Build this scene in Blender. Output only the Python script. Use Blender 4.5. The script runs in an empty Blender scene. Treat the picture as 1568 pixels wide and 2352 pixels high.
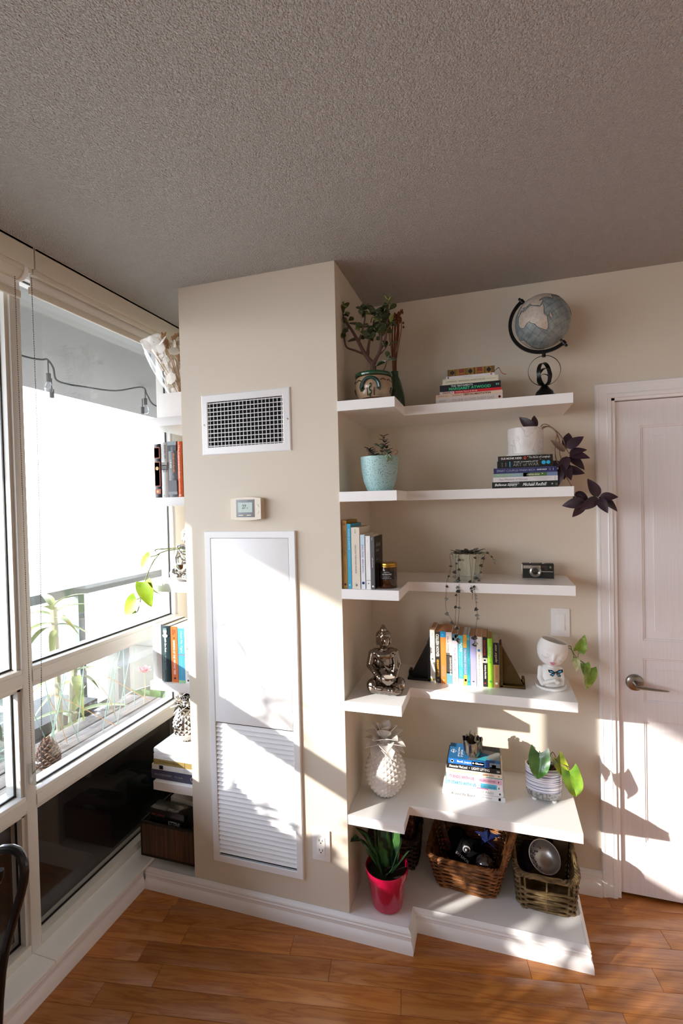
import bpy, bmesh, math, random
from mathutils import Vector as V, Matrix as M

random.seed(11)
sc = bpy.context.scene
C = sc.collection
PI = math.pi

# ---------------------------------------------------------------- camera
cd = bpy.data.cameras.new('camera')
cd.sensor_fit = 'VERTICAL'
cd.sensor_height = 36.0
cd.lens = 1117.754 / 2352 * 36.0
cd.clip_start = 0.02
cam = bpy.data.objects.new('camera', cd)
C.objects.link(cam)
_R, _U, _F = V((.95472, .29657, -.02358)), V((.01747, .02321, .99958)), V((-.29699, .95473, -.01698))
cam.matrix_world = M(((_R.x, _U.x, -_F.x, 0), (_R.y, _U.y, -_F.y, 0), (_R.z, _U.z, -_F.z, 1.6431), (0, 0, 0, 1)))
sc.camera = cam

# ---------------------------------------------------------------- sky, sun, exposure
world = bpy.data.worlds.new('sky')
sc.world = world
world.use_nodes = True
wn, wl = world.node_tree.nodes, world.node_tree.links
wn.clear()
wo = wn.new('ShaderNodeOutputWorld')
wb = wn.new('ShaderNodeBackground')
wg = wn.new('ShaderNodeTexGradient')
wm = wn.new('ShaderNodeMapping')
wt = wn.new('ShaderNodeTexCoord')
wr = wn.new('ShaderNodeValToRGB')
ws = wn.new('ShaderNodeSeparateXYZ')
wl.new(wt.outputs['Generated'], ws.inputs[0])
we = wr.color_ramp.elements
we.new(.5); we.new(.6)
for _i, (_p, _c) in enumerate(((.30, (.20, .20, .21)), (.47, (.42, .44, .47)), (.52, (.92, .95, 1.0)), (.90, (.55, .70, 1.0)))):   # ground haze, horizon, zenith
    we[_i].position = _p; we[_i].color = _c + (1,)
wz = wn.new('ShaderNodeMath'); wz.operation = 'MULTIPLY_ADD'; wz.inputs[1].default_value = .5; wz.inputs[2].default_value = .5
wl.new(ws.outputs['Z'], wz.inputs[0]); wl.new(wz.outputs[0], wr.inputs[0])
wl.new(wr.outputs[0], wb.inputs[0])
wb.inputs[1].default_value = SKY = 9.0
wl.new(wb.outputs[0], wo.inputs[0])
wn.remove(wg); wn.remove(wm)

sl = bpy.data.lights.new('sun', 'SUN')
sl.energy = 5.8
sl.angle = math.radians(.7)
sl.color = (1.0, .94, .85)
sun = bpy.data.objects.new('sun', sl)
C.objects.link(sun)
SUN = V((1.0, 1.0, -.472)).normalized()
sun.rotation_euler = SUN.to_track_quat('-Z', 'Y').to_euler()
sun.location = (-6, -5, 4)

sc.view_settings.view_transform = 'Standard'
sc.view_settings.look = 'None'
sc.view_settings.exposure = 0.55
sc.view_settings.gamma = 1.0
sc.view_settings.use_curve_mapping = False
sc.cycles.max_bounces = 10
sc.cycles.diffuse_bounces = 7
sc.cycles.transparent_max_bounces = 16
sc.cycles.caustics_reflective = False
sc.cycles.caustics_refractive = False
sc.cycles.sample_clamp_indirect = 6.0

# daylight portals in the window openings (sampling aid only)
def portal(y0, y1, z0, z1):
    l = bpy.data.lights.new('window_portal', 'AREA')
    l.shape = 'RECTANGLE'; l.size = z1 - z0; l.size_y = y1 - y0
    l.cycles.is_portal = True
    o = bpy.data.objects.new('window_portal', l); C.objects.link(o)
    o.location = (-1.70, (y0 + y1) / 2, (z0 + z1) / 2)
    o.rotation_euler = (0, -PI / 2, 0)
portal(-2.8, 2.15, .62, 2.5)

# ---------------------------------------------------------------- materials
def lin(c):
    if isinstance(c, str):
        c = c.lstrip('#'); c = [int(c[i:i + 2], 16) / 255 for i in (0, 2, 4)]
        c = [x / 12.92 if x <= .04045 else ((x + .055) / 1.055) ** 2.4 for x in c]
    return (c[0], c[1], c[2], 1.0)

MATS = {}
def mat(name, col, rough=.5, metal=0.0, spec=.5, var=.05, vs=30.0, bump=None, coat=0.0, trans=0.0, sub=0.0, ior=1.45, emit=0.0):
    """Principled material with a procedural colour variation and optional procedural relief."""
    if name in MATS: return MATS[name]
    m = bpy.data.materials.new(name); m.use_nodes = True
    n, l = m.node_tree.nodes, m.node_tree.links
    b = n['Principled BSDF']
    b.inputs['Roughness'].default_value = rough
    b.inputs['Metallic'].default_value = metal
    b.inputs['Specular IOR Level'].default_value = spec
    b.inputs['Coat Weight'].default_value = coat
    b.inputs['Coat Roughness'].default_value = .08
    b.inputs['Transmission Weight'].default_value = trans
    b.inputs['IOR'].default_value = ior
    if sub:
        b.inputs['Subsurface Weight'].default_value = sub
        b.inputs['Subsurface Radius'].default_value = (.01, .01, .005)
    c = lin(col)
    tc = n.new('ShaderNodeTexCoord')
    if var:
        nz = n.new('ShaderNodeTexNoise'); nz.inputs['Scale'].default_value = vs; nz.inputs['Detail'].default_value = 3
        l.new(tc.outputs['Object'], nz.inputs['Vector'])
        mx = n.new('ShaderNodeMix'); mx.data_type = 'RGBA'
        mx.inputs[6].default_value = tuple(min(1, x * (1 - var)) for x in c[:3]) + (1,)
        mx.inputs[7].default_value = tuple(min(1, x * (1 + var)) for x in c[:3]) + (1,)
        l.new(nz.outputs['Fac'], mx.inputs[0]); l.new(mx.outputs[2], b.inputs['Base Color'])
    else:
        b.inputs['Base Color'].default_value = c
    if bump:
        bz = n.new('ShaderNodeTexNoise'); bz.inputs['Scale'].default_value = bump[0]; bz.inputs['Detail'].default_value = 4
        l.new(tc.outputs['Object'], bz.inputs['Vector'])
        bp = n.new('ShaderNodeBump'); bp.inputs['Strength'].default_value = bump[1]; bp.inputs['Distance'].default_value = bump[2] if len(bump) > 2 else .002
        l.new(bz.outputs['Fac'], bp.inputs['Height']); l.new(bp.outputs[0], b.inputs['Normal'])
    if emit:
        b.inputs['Emission Color'].default_value = c; b.inputs['Emission Strength'].default_value = emit
    MATS[name] = m
    return m

def ramp_mat(name, tex, stops, rough=.5, metal=0.0, coord='Object', scale=(1, 1, 1), coat=0.0, bump=0.0, bd=.002, interp='LINEAR', spec=.5, out=None):
    """Principled whose colour is a ramp over one procedural texture; tex = (node type, {input: value}, {attr: value})."""
    if name in MATS: return MATS[name]
    m = bpy.data.materials.new(name); m.use_nodes = True
    n, l = m.node_tree.nodes, m.node_tree.links
    b = n['Principled BSDF']
    b.inputs['Roughness'].default_value = rough; b.inputs['Metallic'].default_value = metal
    b.inputs['Coat Weight'].default_value = coat; b.inputs['Specular IOR Level'].default_value = spec
    tc = n.new('ShaderNodeTexCoord'); mp = n.new('ShaderNodeMapping'); mp.inputs['Scale'].default_value = scale
    l.new(tc.outputs[coord], mp.inputs['Vector'])
    t = n.new(tex[0])
    for k, v in tex[2].items(): setattr(t, k, v)
    for k, v in tex[1].items(): t.inputs[k].default_value = v
    l.new(mp.outputs[0], t.inputs['Vector'])
    r = n.new('ShaderNodeValToRGB'); r.color_ramp.interpolation = interp
    e = r.color_ramp.elements
    while len(e) < len(stops): e.new(.5)
    for i, (p, c) in enumerate(stops): e[i].position = p; e[i].color = lin(c)
    o = t.outputs[out] if out else t.outputs[0]
    l.new(o, r.inputs[0]); l.new(r.outputs[0], b.inputs['Base Color'])
    if bump:
        bp = n.new('ShaderNodeBump'); bp.inputs['Strength'].default_value = bump; bp.inputs['Distance'].default_value = bd
        l.new(o, bp.inputs['Height']); l.new(bp.outputs[0], b.inputs['Normal'])
    MATS[name] = m
    return m

def glass_mat(name, tint=(1, 1, 1), refl=1.0, rough=0.0):
    """Thin clear pane: fresnel mix of see-through and mirror reflection."""
    if name in MATS: return MATS[name]
    m = bpy.data.materials.new(name); m.use_nodes = True
    n, l = m.node_tree.nodes, m.node_tree.links
    n.clear()
    o = n.new('ShaderNodeOutputMaterial'); t = n.new('ShaderNodeBsdfTransparent'); g = n.new('ShaderNodeBsdfGlossy')
    g.inputs['Roughness'].default_value = rough
    t.inputs[0].default_value = tuple(tint) + (1,)
    g.inputs[0].default_value = (refl, refl, refl, 1)
    lw = n.new('ShaderNodeLayerWeight'); lw.inputs['Blend'].default_value = .5
    pw = n.new('ShaderNodeMath'); pw.operation = 'POWER'; pw.inputs[1].default_value = 4.5
    f = n.new('ShaderNodeMath'); f.operation = 'MULTIPLY_ADD'; f.inputs[1].default_value = .94; f.inputs[2].default_value = .045
    l.new(lw.outputs['Facing'], pw.inputs[0]); l.new(pw.outputs[0], f.inputs[0])
    mx = n.new('ShaderNodeMixShader')
    l.new(f.outputs[0], mx.inputs[0]); l.new(t.outputs[0], mx.inputs[1]); l.new(g.outputs[0], mx.inputs[2])
    l.new(mx.outputs[0], o.inputs[0])
    MATS[name] = m
    return m

# ---------------------------------------------------------------- mesh builder
class G:
    def __init__(s): s.v = []; s.f = []; s.m = []; s.s = []
    def add(s, vs, fs, mi=0, smooth=False, T=None):
        o = len(s.v)
        s.v += [tuple(T @ V(p)) for p in vs] if T is not None else [tuple(p) for p in vs]
        for f in fs: s.f.append(tuple(i + o for i in f)); s.m.append(mi); s.s.append(smooth)
        return s
    def box(s, x0, x1, y0, y1, z0, z1, bev=0, mi=0, T=None):
        if bev <= 0:
            vs = [(x, y, z) for z in (z0, z1) for y in (y0, y1) for x in (x0, x1)]
            return s.add(vs, [(0, 2, 3, 1), (4, 5, 7, 6), (0, 1, 5, 4), (2, 6, 7, 3), (0, 4, 6, 2), (1, 3, 7, 5)], mi, False, T)
        bm = bmesh.new(); bmesh.ops.create_cube(bm, size=1)
        for p in bm.verts: p.co = V(((x0 + x1) / 2 + p.co.x * (x1 - x0), (y0 + y1) / 2 + p.co.y * (y1 - y0), (z0 + z1) / 2 + p.co.z * (z1 - z0)))
        bmesh.ops.bevel(bm, geom=bm.edges[:], offset=bev, segments=2, profile=.6, affect='EDGES')
        return s.bm(bm, mi, False, T)
    def bm(s, bm, mi=0, smooth=False, T=None):
        bm.verts.index_update()
        s.add([p.co.copy() for p in bm.verts], [tuple(p.index for p in f.verts) for f in bm.faces], mi, smooth, T)
        bm.free(); return s
    def grid(s, rows, close_u=False, close_v=False, mi=0, smooth=True, T=None):
        nr, nc = len(rows), len(rows[0]); vs = [p for r in rows for p in r]; fs = []
        for i in range(nr if close_v else nr - 1):
            for j in range(nc if close_u else nc - 1):
                a, b = i * nc + j, i * nc + (j + 1) % nc
                c, d = ((i + 1) % nr) * nc + (j + 1) % nc, ((i + 1) % nr) * nc + j
                fs.append((a, b, c, d))
        return s.add(vs, fs, mi, smooth, T)
    def lathe(s, prof, seg=32, c=(0, 0, 0), mi=0, T=None, sx=1, sy=1, cap0=False, cap1=False):
        rows = []
        for r, z in prof: rows.append([(c[0] + r * sx * math.cos(2 * PI * k / seg), c[1] + r * sy * math.sin(2 * PI * k / seg), c[2] + z) for k in range(seg)])
        s.grid(rows, close_u=True, mi=mi, T=T)
        if cap0: s.add(rows[0], [tuple(range(seg))[::-1]], mi, False, T)
        if cap1: s.add(rows[-1], [tuple(range(seg))], mi, False, T)
        return s
    def tube(s, pts, r, seg=8, mi=0, T=None, caps=True, closed=False, flat=1.0):
        pts = [V(p) for p in pts]; n = len(pts)
        rs = r if isinstance(r, (list, tuple)) else [r] * n
        rows = []; prev = None
        for i, p in enumerate(pts):
            if closed: d = pts[(i + 1) % n] - pts[i - 1]
            else: d = pts[min(i + 1, n - 1)] - pts[max(i - 1, 0)]
            d = d.normalized() if d.length > 1e-9 else V((0, 0, 1))
            if prev is None:
                a = V((0, 0, 1)) if abs(d.z) < .9 else V((1, 0, 0)); u = d.cross(a).normalized()
            else:
                u = prev - d * prev.dot(d); u = u.normalized() if u.length > 1e-6 else d.orthogonal().normalized()
            prev = u; w = d.cross(u)
            rows.append([tuple(p + u * rs[i] * math.cos(2 * PI * k / seg) + w * rs[i] * flat * math.sin(2 * PI * k / seg)) for k in range(seg)])
        s.grid(rows, close_u=True, close_v=closed, mi=mi, T=T)
        if caps and not closed:
            s.add(rows[0], [tuple(range(seg))[::-1]], mi, False, T); s.add(rows[-1], [tuple(range(seg))], mi, False, T)
        return s
    def ball(s, c, r, seg=16, rings=10, mi=0, T=None):
        rx, ry, rz = r if isinstance(r, (list, tuple)) else (r, r, r)
        vs = [(c[0], c[1], c[2] - rz)]
        for i in range(1, rings):
            a = -PI / 2 + PI * i / rings
            for k in range(seg): vs.append((c[0] + rx * math.cos(a) * math.cos(2 * PI * k / seg), c[1] + ry * math.cos(a) * math.sin(2 * PI * k / seg), c[2] + rz * math.sin(a)))
        vs.append((c[0], c[1], c[2] + rz)); fs = []
        for k in range(seg):
            fs.append((0, 1 + (k + 1) % seg, 1 + k)); fs.append((len(vs) - 1, len(vs) - 1 - seg + k, len(vs) - 1 - seg + (k + 1) % seg))
            for i in range(rings - 2):
                a = 1 + i * seg
                fs.append((a + k, a + (k + 1) % seg, a + seg + (k + 1) % seg, a + seg + k))
        return s.add(vs, fs, mi, True, T)
    def prism(s, poly, h0, h1, axis='z', mi=0, T=None):
        """extrude a 2D polygon along an axis: z -> (x,y,h), y -> (x,h,z), x -> (h,y,z)"""
        mp = {'z': lambda a, b, h: (a, b, h), 'y': lambda a, b, h: (a, h, b), 'x': lambda a, b, h: (h, a, b)}[axis]
        n = len(poly)
        vs = [mp(a, b, h0) for a, b in poly] + [mp(a, b, h1) for a, b in poly]
        fs = [tuple(range(n))[::-1], tuple(range(n, 2 * n))] + [(i, (i + 1) % n, n + (i + 1) % n, n + i) for i in range(n)]
        return s.add(vs, fs, mi, False, T)
    def sweep(s, path, prof, closed=False, mi=0, T=None):
        """profile (offset to the right of the path, height) run along an XY path with mitred corners"""
        path = [V((p[0], p[1], 0)) for p in path]; n = len(path); rows = []
        for i in range(n):
            d0 = (path[i] - path[i - 1]).normalized() if (i > 0 or closed) else None
            d1 = (path[(i + 1) % n] - path[i]).normalized() if (i < n - 1 or closed) else None
            d0 = d0 or d1; d1 = d1 or d0
            n0, n1 = V((d0.y, -d0.x, 0)), V((d1.y, -d1.x, 0))
            b = (n0 + n1).normalized(); k = 1 / max(.2, b.dot(n0))
            rows.append([tuple(path[i] + b * (o * k) + V((0, 0, z))) for o, z in prof])
        s.grid(rows, close_v=closed, mi=mi, smooth=False, T=T)
        if not closed:
            m_ = len(prof)
            s.add(rows[0], [tuple(range(m_))], mi, False, T); s.add(rows[-1], [tuple(range(m_))[::-1]], mi, False, T)
        return s
    def mesh(s, name, mats, angle=35):
        me = bpy.data.meshes.new(name)
        me.from_pydata(s.v, [], s.f)
        for m_ in (mats if isinstance(mats, (list, tuple)) else [mats]): me.materials.append(m_)
        me.polygons.foreach_set('material_index', s.m)
        me.polygons.foreach_set('use_smooth', [True] * len(s.f) if angle else s.s)
        me.update()
        bm = bmesh.new(); bm.from_mesh(me); bmesh.ops.remove_doubles(bm, verts=bm.verts, dist=1e-6)
        bmesh.ops.recalc_face_normals(bm, faces=bm.faces); bm.to_mesh(me); bm.free()
        if angle: me.set_sharp_from_angle(angle=math.radians(angle))
        return me
    def obj(s, name, mats, parent=None, loc=None, rot=None, angle=35, label=None):
        return put(name, s.mesh(name, mats, angle), parent, loc, rot, label)

def put(name, me, parent=None, loc=None, rot=None, label=None, T=None):
    o = bpy.data.objects.new(name, me); C.objects.link(o)
    if parent is not None: o.parent = parent
    if loc is not None: o.location = loc
    if rot is not None: o.rotation_euler = rot
    if T is not None: o.matrix_local = T
    if label: o['label'] = label
    return o

def thing(name, label, cat, loc=(0, 0, 0), rz=0.0, group=None):
    o = bpy.data.objects.new(name, None); C.objects.link(o)
    o.empty_display_size = .05
    o.location = loc; o.rotation_euler = (0, 0, rz)
    o['label'] = label; o['category'] = cat
    if group: o['group'] = group
    return o

def tag(o, label, cat, group=None):
    o['label'] = label; o['category'] = cat
    if group: o['group'] = group
    return o

def struct(o, label=None):
    o['kind'] = 'structure'
    if label: o['label'] = label
    return o

def stuff(o): o['kind'] = 'stuff'; return o

def sroot(name, label=None, loc=(0, 0, 0)):
    o = bpy.data.objects.new(name, None); C.objects.link(o); o.location = loc; o.empty_display_size = .05
    return struct(o, label)

_TX = {}
def text_mesh(s, bold=0.0, shear=0.0):
    k = (s, bold, shear)
    if k not in _TX:
        cu = bpy.data.curves.new('lettering', 'FONT'); cu.body = s; cu.size = 1; cu.resolution_u = 2
        cu.offset = bold; cu.shear = shear; cu.align_x = 'LEFT'
        to = bpy.data.objects.new('lettering', cu); C.objects.link(to)
        dg = bpy.context.evaluated_depsgraph_get()
        me = bpy.data.meshes.new_from_object(to.evaluated_get(dg))
        bpy.data.objects.remove(to); bpy.data.curves.remove(cu)
        vs = [tuple(p.co) for p in me.vertices]; fs = [tuple(p.vertices) for p in me.polygons]
        bpy.data.meshes.remove(me)
        xs = [p[0] for p in vs] or [0, 1]; ys = [p[1] for p in vs] or [0, 1]
        _TX[k] = (vs, fs, min(xs), max(xs), min(ys), max(ys))
    return _TX[k]

def text(s, o, r, u, w, h, m, parent, name='lettering', bold=0.0, shear=0.0):
    """flat lettering: lower-left corner o, unit directions r (reading) and u (up), overall width w and height h"""
    vs, fs, x0, x1, y0, y1 = text_mesh(s, bold, shear)
    o, r, u = V(o), V(r), V(u)
    g = G(); g.add([o + r * ((p[0] - x0) / max(1e-6, x1 - x0) * w) + u * ((p[1] - y0) / max(1e-6, y1 - y0) * h) for p in vs], fs)
    me = bpy.data.meshes.new(name); me.from_pydata(g.v, [], g.f); me.materials.append(m); me.update()
    return put(name, me, parent)
# ================================================================ THE ROOM
ZC, YC, YB, XL, XR = 2.5485, 1.742, 2.2095, -1.2267, -.5476
M_wall = mat('wall_paint_beige', '#dcd2c2', .75, var=.02, vs=4, bump=(90, .12, .001))
M_white = mat('white_trim_paint', '#f0eff0', .42, var=.01, vs=8)
M_shelf = mat('white_shelf_lacquer', '#f4f3f2', .33, var=.01, vs=8)
M_door = mat('door_paint', '#e9e4e6', .45, var=.01, vs=8)
M_vinyl = mat('window_vinyl', '#d3d0c9', .4, var=.015, vs=6)
M_black = mat('black_gasket', '#141417', .5)
M_glass = glass_mat('window_glass')

def ceiling_mat():
    m = bpy.data.materials.new('popcorn_ceiling'); m.use_nodes = True
    n, l = m.node_tree.nodes, m.node_tree.links; b = n['Principled BSDF']
    b.inputs['Roughness'].default_value = .95; b.inputs['Specular IOR Level'].default_value = .1
    tc = n.new('ShaderNodeTexCoord')
    v = n.new('ShaderNodeTexVoronoi'); v.inputs['Scale'].default_value = 270; v.feature = 'SMOOTH_F1'; v.inputs['Smoothness'].default_value = .4
    z = n.new('ShaderNodeTexNoise'); z.inputs['Scale'].default_value = 160; z.inputs['Detail'].default_value = 6
    l.new(tc.outputs['Object'], z.inputs['Vector'])
    ad = n.new('ShaderNodeVectorMath'); ad.operation = 'MULTIPLY_ADD'
    ad.inputs[1].default_value = (.008, .008, .008)
    l.new(z.outputs['Color'], ad.inputs[0]); l.new(tc.outputs['Object'], ad.inputs[2]); l.new(ad.outputs[0], v.inputs['Vector'])
    mt = n.new('ShaderNodeMath'); mt.operation = 'MULTIPLY_ADD'; mt.inputs[1].default_value = -1.0
    l.new(v.outputs['Distance'], mt.inputs[0]); l.new(z.outputs['Fac'], mt.inputs[2])
    bp = n.new('ShaderNodeBump'); bp.inputs['Strength'].default_value = 1.0; bp.inputs['Distance'].default_value = .013
    l.new(mt.outputs[0], bp.inputs['Height']); l.new(bp.outputs[0], b.inputs['Normal'])
    cr = n.new('ShaderNodeValToRGB'); cr.color_ramp.elements[0].color = lin('#dad5d0'); cr.color_ramp.elements[1].color = lin('#ece8e4')
    l.new(z.outputs['Fac'], cr.inputs[0]); l.new(cr.outputs[0], b.inputs['Base Color'])
    return m
M_ceil = ceiling_mat()

def wood_mat(name, cols, ang=0.0, rough=.28):
    m = bpy.data.materials.new(name); m.use_nodes = True
    n, l = m.node_tree.nodes, m.node_tree.links; b = n['Principled BSDF']
    b.inputs['Roughness'].default_value = rough; b.inputs['Coat Weight'].default_value = .25; b.inputs['Coat Roughness'].default_value = .2
    tc = n.new('ShaderNodeTexCoord'); oi = n.new('ShaderNodeObjectInfo')
    ad = n.new('ShaderNodeVectorMath'); ad.operation = 'MULTIPLY_ADD'; ad.inputs[1].default_value = (9, 7, 5)
    cb = n.new('ShaderNodeCombineXYZ')
    for i in range(3): l.new(oi.outputs['Random'], cb.inputs[i])
    l.new(cb.outputs[0], ad.inputs[0]); l.new(tc.outputs['Object'], ad.inputs[2])
    mp = n.new('ShaderNodeMapping'); mp.inputs['Scale'].default_value = (1.6, 17, 6)
    l.new(ad.outputs[0], mp.inputs['Vector'])
    z = n.new('ShaderNodeTexNoise'); z.inputs['Scale'].default_value = 2.2; z.inputs['Detail'].default_value = 5; z.inputs['Distortion'].default_value = 1.1
    l.new(mp.outputs[0], z.inputs['Vector'])
    w = n.new('ShaderNodeMath'); w.operation = 'MULTIPLY'; w.inputs[1].default_value = 7.0
    fr = n.new('ShaderNodeMath'); fr.operation = 'PINGPONG'; fr.inputs[1].default_value = 1.0
    l.new(z.outputs['Fac'], w.inputs[0]); l.new(w.outputs[0], fr.inputs[0])
    f = n.new('ShaderNodeTexNoise'); f.inputs['Scale'].default_value = 60; f.inputs['Detail'].default_value = 2
    mp2 = n.new('ShaderNodeMapping'); mp2.inputs['Scale'].default_value = (.6, 9, 3); l.new(ad.outputs[0], mp2.inputs['Vector']); l.new(mp2.outputs[0], f.inputs['Vector'])
    mx = n.new('ShaderNodeMath'); mx.operation = 'MULTIPLY_ADD'; mx.inputs[1].default_value = .35; l.new(f.outputs['Fac'], mx.inputs[0]); l.new(fr.outputs[0], mx.inputs[2])
    r = n.new('ShaderNodeValToRGB'); e = r.color_ramp.elements; e.new(.5)
    for i, (p, c) in enumerate(cols): e[i].position = p; e[i].color = lin(c)
    l.new(mx.outputs[0], r.inputs[0])
    hs = n.new('ShaderNodeHueSaturation'); l.new(r.outputs[0], hs.inputs['Color'])
    mr = n.new('ShaderNodeMapRange'); mr.inputs['To Min'].default_value = .82; mr.inputs['To Max'].default_value = 1.12
    l.new(oi.outputs['Random'], mr.inputs[0]); l.new(mr.outputs[0], hs.inputs['Value'])
    l.new(hs.outputs[0], b.inputs['Base Color'])
    MATS[name] = m; return m
M_floor = wood_mat('oak_floor', [(0.05, '#945424'), (.5, '#a8662f'), (1.0, '#b47438')])

# ---- floor: base slab plus every board the photograph lets one tell apart
fl = sroot('floor', 'reddish brown oak strip floor')
G().box(-1.49, 2.6, -2.9, 2.5, -.06, -.004).obj('subfloor', M_floor, fl)
AF = math.radians(9.8)
bw = .0835
rnd = random.Random(5)
ca, sa = math.cos(AF), math.sin(AF)
boards = 0
for row in range(-4, 29):
    v0 = .62 + row * bw
    u = -1.75 - rnd.random() * .7
    while u < 1.35:
        ln = rnd.choice((.42, .55, .7, .85, 1.0, 1.2))
        cu_, cv_ = u + ln / 2, v0 + bw / 2
        x, y = cu_ * ca - cv_ * sa, cu_ * sa + cv_ * ca
        ends = [((u + t * ln) * ca - cv_ * sa, (u + t * ln) * sa + cv_ * ca) for t in (0, .5, 1)]
        if any(-1.5 < a < 1.25 and .75 < b_ < 2.28 for a, b_ in ends):
            # trim the board at the window base so that nothing pokes out of the room
            o = G().box(-ln / 2 + .0006, ln / 2 - .0006, -bw / 2 + .0005, bw / 2 - .0005, -.004, 0, bev=.0006).obj('floor_board', M_floor, fl, (x, y, 0), (0, 0, AF))
            boards += 1
        u += ln

# ---- ceiling and walls
struct(G().box(-1.70, 2.6, -2.9, 2.6, ZC, ZC + .12).obj('ceiling', M_ceil), 'grey white popcorn textured ceiling')
struct(G().box(XL, XR, YC, 2.35, 0, ZC).obj('wall_pillar', M_wall), 'beige painted pillar wall beside the window')
wb_ = G(); wb_.box(XR, .4605, YB, 2.35, 0, ZC); wb_.box(.4605, 1.2625, YB, 2.35, 2.045, ZC); wb_.box(1.2625, 2.6, YB, 2.35, 0, ZC)
struct(wb_.obj('wall_back', M_wall), 'beige back wall behind the open shelves')
struct(G().box(-1.70, XL, YB, 2.35, 0, ZC).obj('wall_niche', M_wall), 'narrow wall at the back of the window niche')
struct(G().box(2.6, 2.7, -2.9, 2.6, 0, ZC).obj('wall_right', M_wall), 'beige wall on the right')
struct(G().box(-1.70, 2.7, -3.0, -2.9, 0, ZC).obj('wall_rear', M_wall), 'beige wall behind the viewpoint')
struct(G().box(-1.72, -1.56, -2.9, -2.80, 0, ZC).box(-1.66, -1.562, -.66, -.62, .105, ZC).obj('wall_left', M_wall), 'beige wall beyond the windows')
wk = G().box(-1.75, -1.4875, -2.9, 2.3, -.06, .095)
struct(wk.obj('wall_kerb', M_white), 'low upstand under the windows')

# ---- baseboards (moulded profile: offset from wall, height)
BB = [(0, 0), (.022, 0), (.022, .020), (.0195, .034), (.0135, .044), (.0135, .055), (.0155, .058), (.0155, .0605), (.0125, .063), (.0125, .068), (.0145, .071), (.0125, .0755), (.007, .080), (.004, .085), (0, .085)]
struct(G().sweep([(-1.4655, 1.741), (XR, 1.741)], BB).obj('baseboard_pillar', M_white, angle=25), 'moulded white baseboard along the pillar')
struct(G().sweep([(.284, YB), (.403, YB)], [(a, b * 1.17) for a, b in BB]).obj('baseboard_back', M_white, angle=25), 'moulded white baseboard left of the door')
struct(G().sweep([(-1.4875, -2.9), (-1.4875, 1.722)], [(a, b * 1.1) for a, b in BB]).obj('baseboard_window', M_white, angle=25), 'moulded white baseboard under the window sill')
sill = sroot('trim_sill', 'white window sill board')
G().box(-1.56, -1.4505, 1.262, 2.2095, .095, .108, bev=.003).obj('sill_board', M_white, sill)
G().box(-1.56, -1.4505, -2.8, 1.2605, .095, .108, bev=.003).obj('sill_board', M_white, sill)

# ---- plinth under the right hand shelves
pl = thing('shelf_plinth', 'low stepped white plinth with moulded edge on the floor under the shelves', 'plinth', (-.13, 1.85, 0))
def rel(g, root): # shift geometry given in room coordinates into its root's frame
    o = root.location; g.v = [(p[0] - o[0], p[1] - o[1], p[2] - o[2]) for p in g.v]; return g
rel(G().prism([(XR, 1.742), (-.3245, 1.742), (-.3245, 1.8425), (.2835, 1.8425), (.2835, YB), (XR, YB)], .004, .0842), pl).obj('top_panel', M_shelf, pl)
rel(G().sweep([(XR, 1.741), (-.325, 1.741), (-.325, 1.8416), (.284, 1.8416), (.284, YB - .001)], BB), pl).obj('edge_moulding', M_white, pl, angle=25)

# ---- niche floor at the window side
struct(G().box(-1.50, XL, 1.742, YB, .0, .0842).obj('trim_niche', M_shelf), 'white ledge at the bottom of the window niche')

# ---- shelves
SZ = (2.025, 1.6873, 1.3228, .898, .4628)
SYR = (1.934, 1.946, 1.945, 1.932, 1.860)
SYL = (1.736, 1.737, 1.739, 1.742, 1.744)
TH = .0368
XS, XE = -.3305, .2835
ordn = ('topmost', 'second', 'middle', 'fourth', 'lowest')
held = ('the globe and the jade plant', 'the teal pot and the marble pot', 'the camera and the candle jar', 'the face planter and the bookends', 'the white pineapple and the striped pot')
heldl = ('the wrapped bouquet', 'the grey and orange spines', 'the silver seated figure by the window', 'the orange and dark green spines', 'the silver pineapple')
for i, z in enumerate(SZ):
    bm = bmesh.new()
    poly = [(XR, SYL[i]), (XS, SYL[i]), (XS, SYR[i]), (XE, SYR[i]), (XE, YB), (XR, YB)]
    o = G().prism([(a + .13, b - 2.0) for a, b in poly], -TH, 0).obj('floating_shelf', M_shelf, loc=(-.13, 2.0, z))
    tag(o, '%s stepped white shelf right of the pillar, holding %s' % (ordn[i], held[i]), 'shelf', 'stepped white shelves right of the pillar')
    o = G().box(-.0985, .0985, -.23, .23, -TH, 0, bev=.0012).obj('niche_shelf', M_shelf, loc=(-1.3255, 1.973, z))
    tag(o, '%s narrow white shelf between window and pillar, under %s' % (ordn[i], heldl[i]), 'shelf', 'narrow white shelves beside the window')
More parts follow.
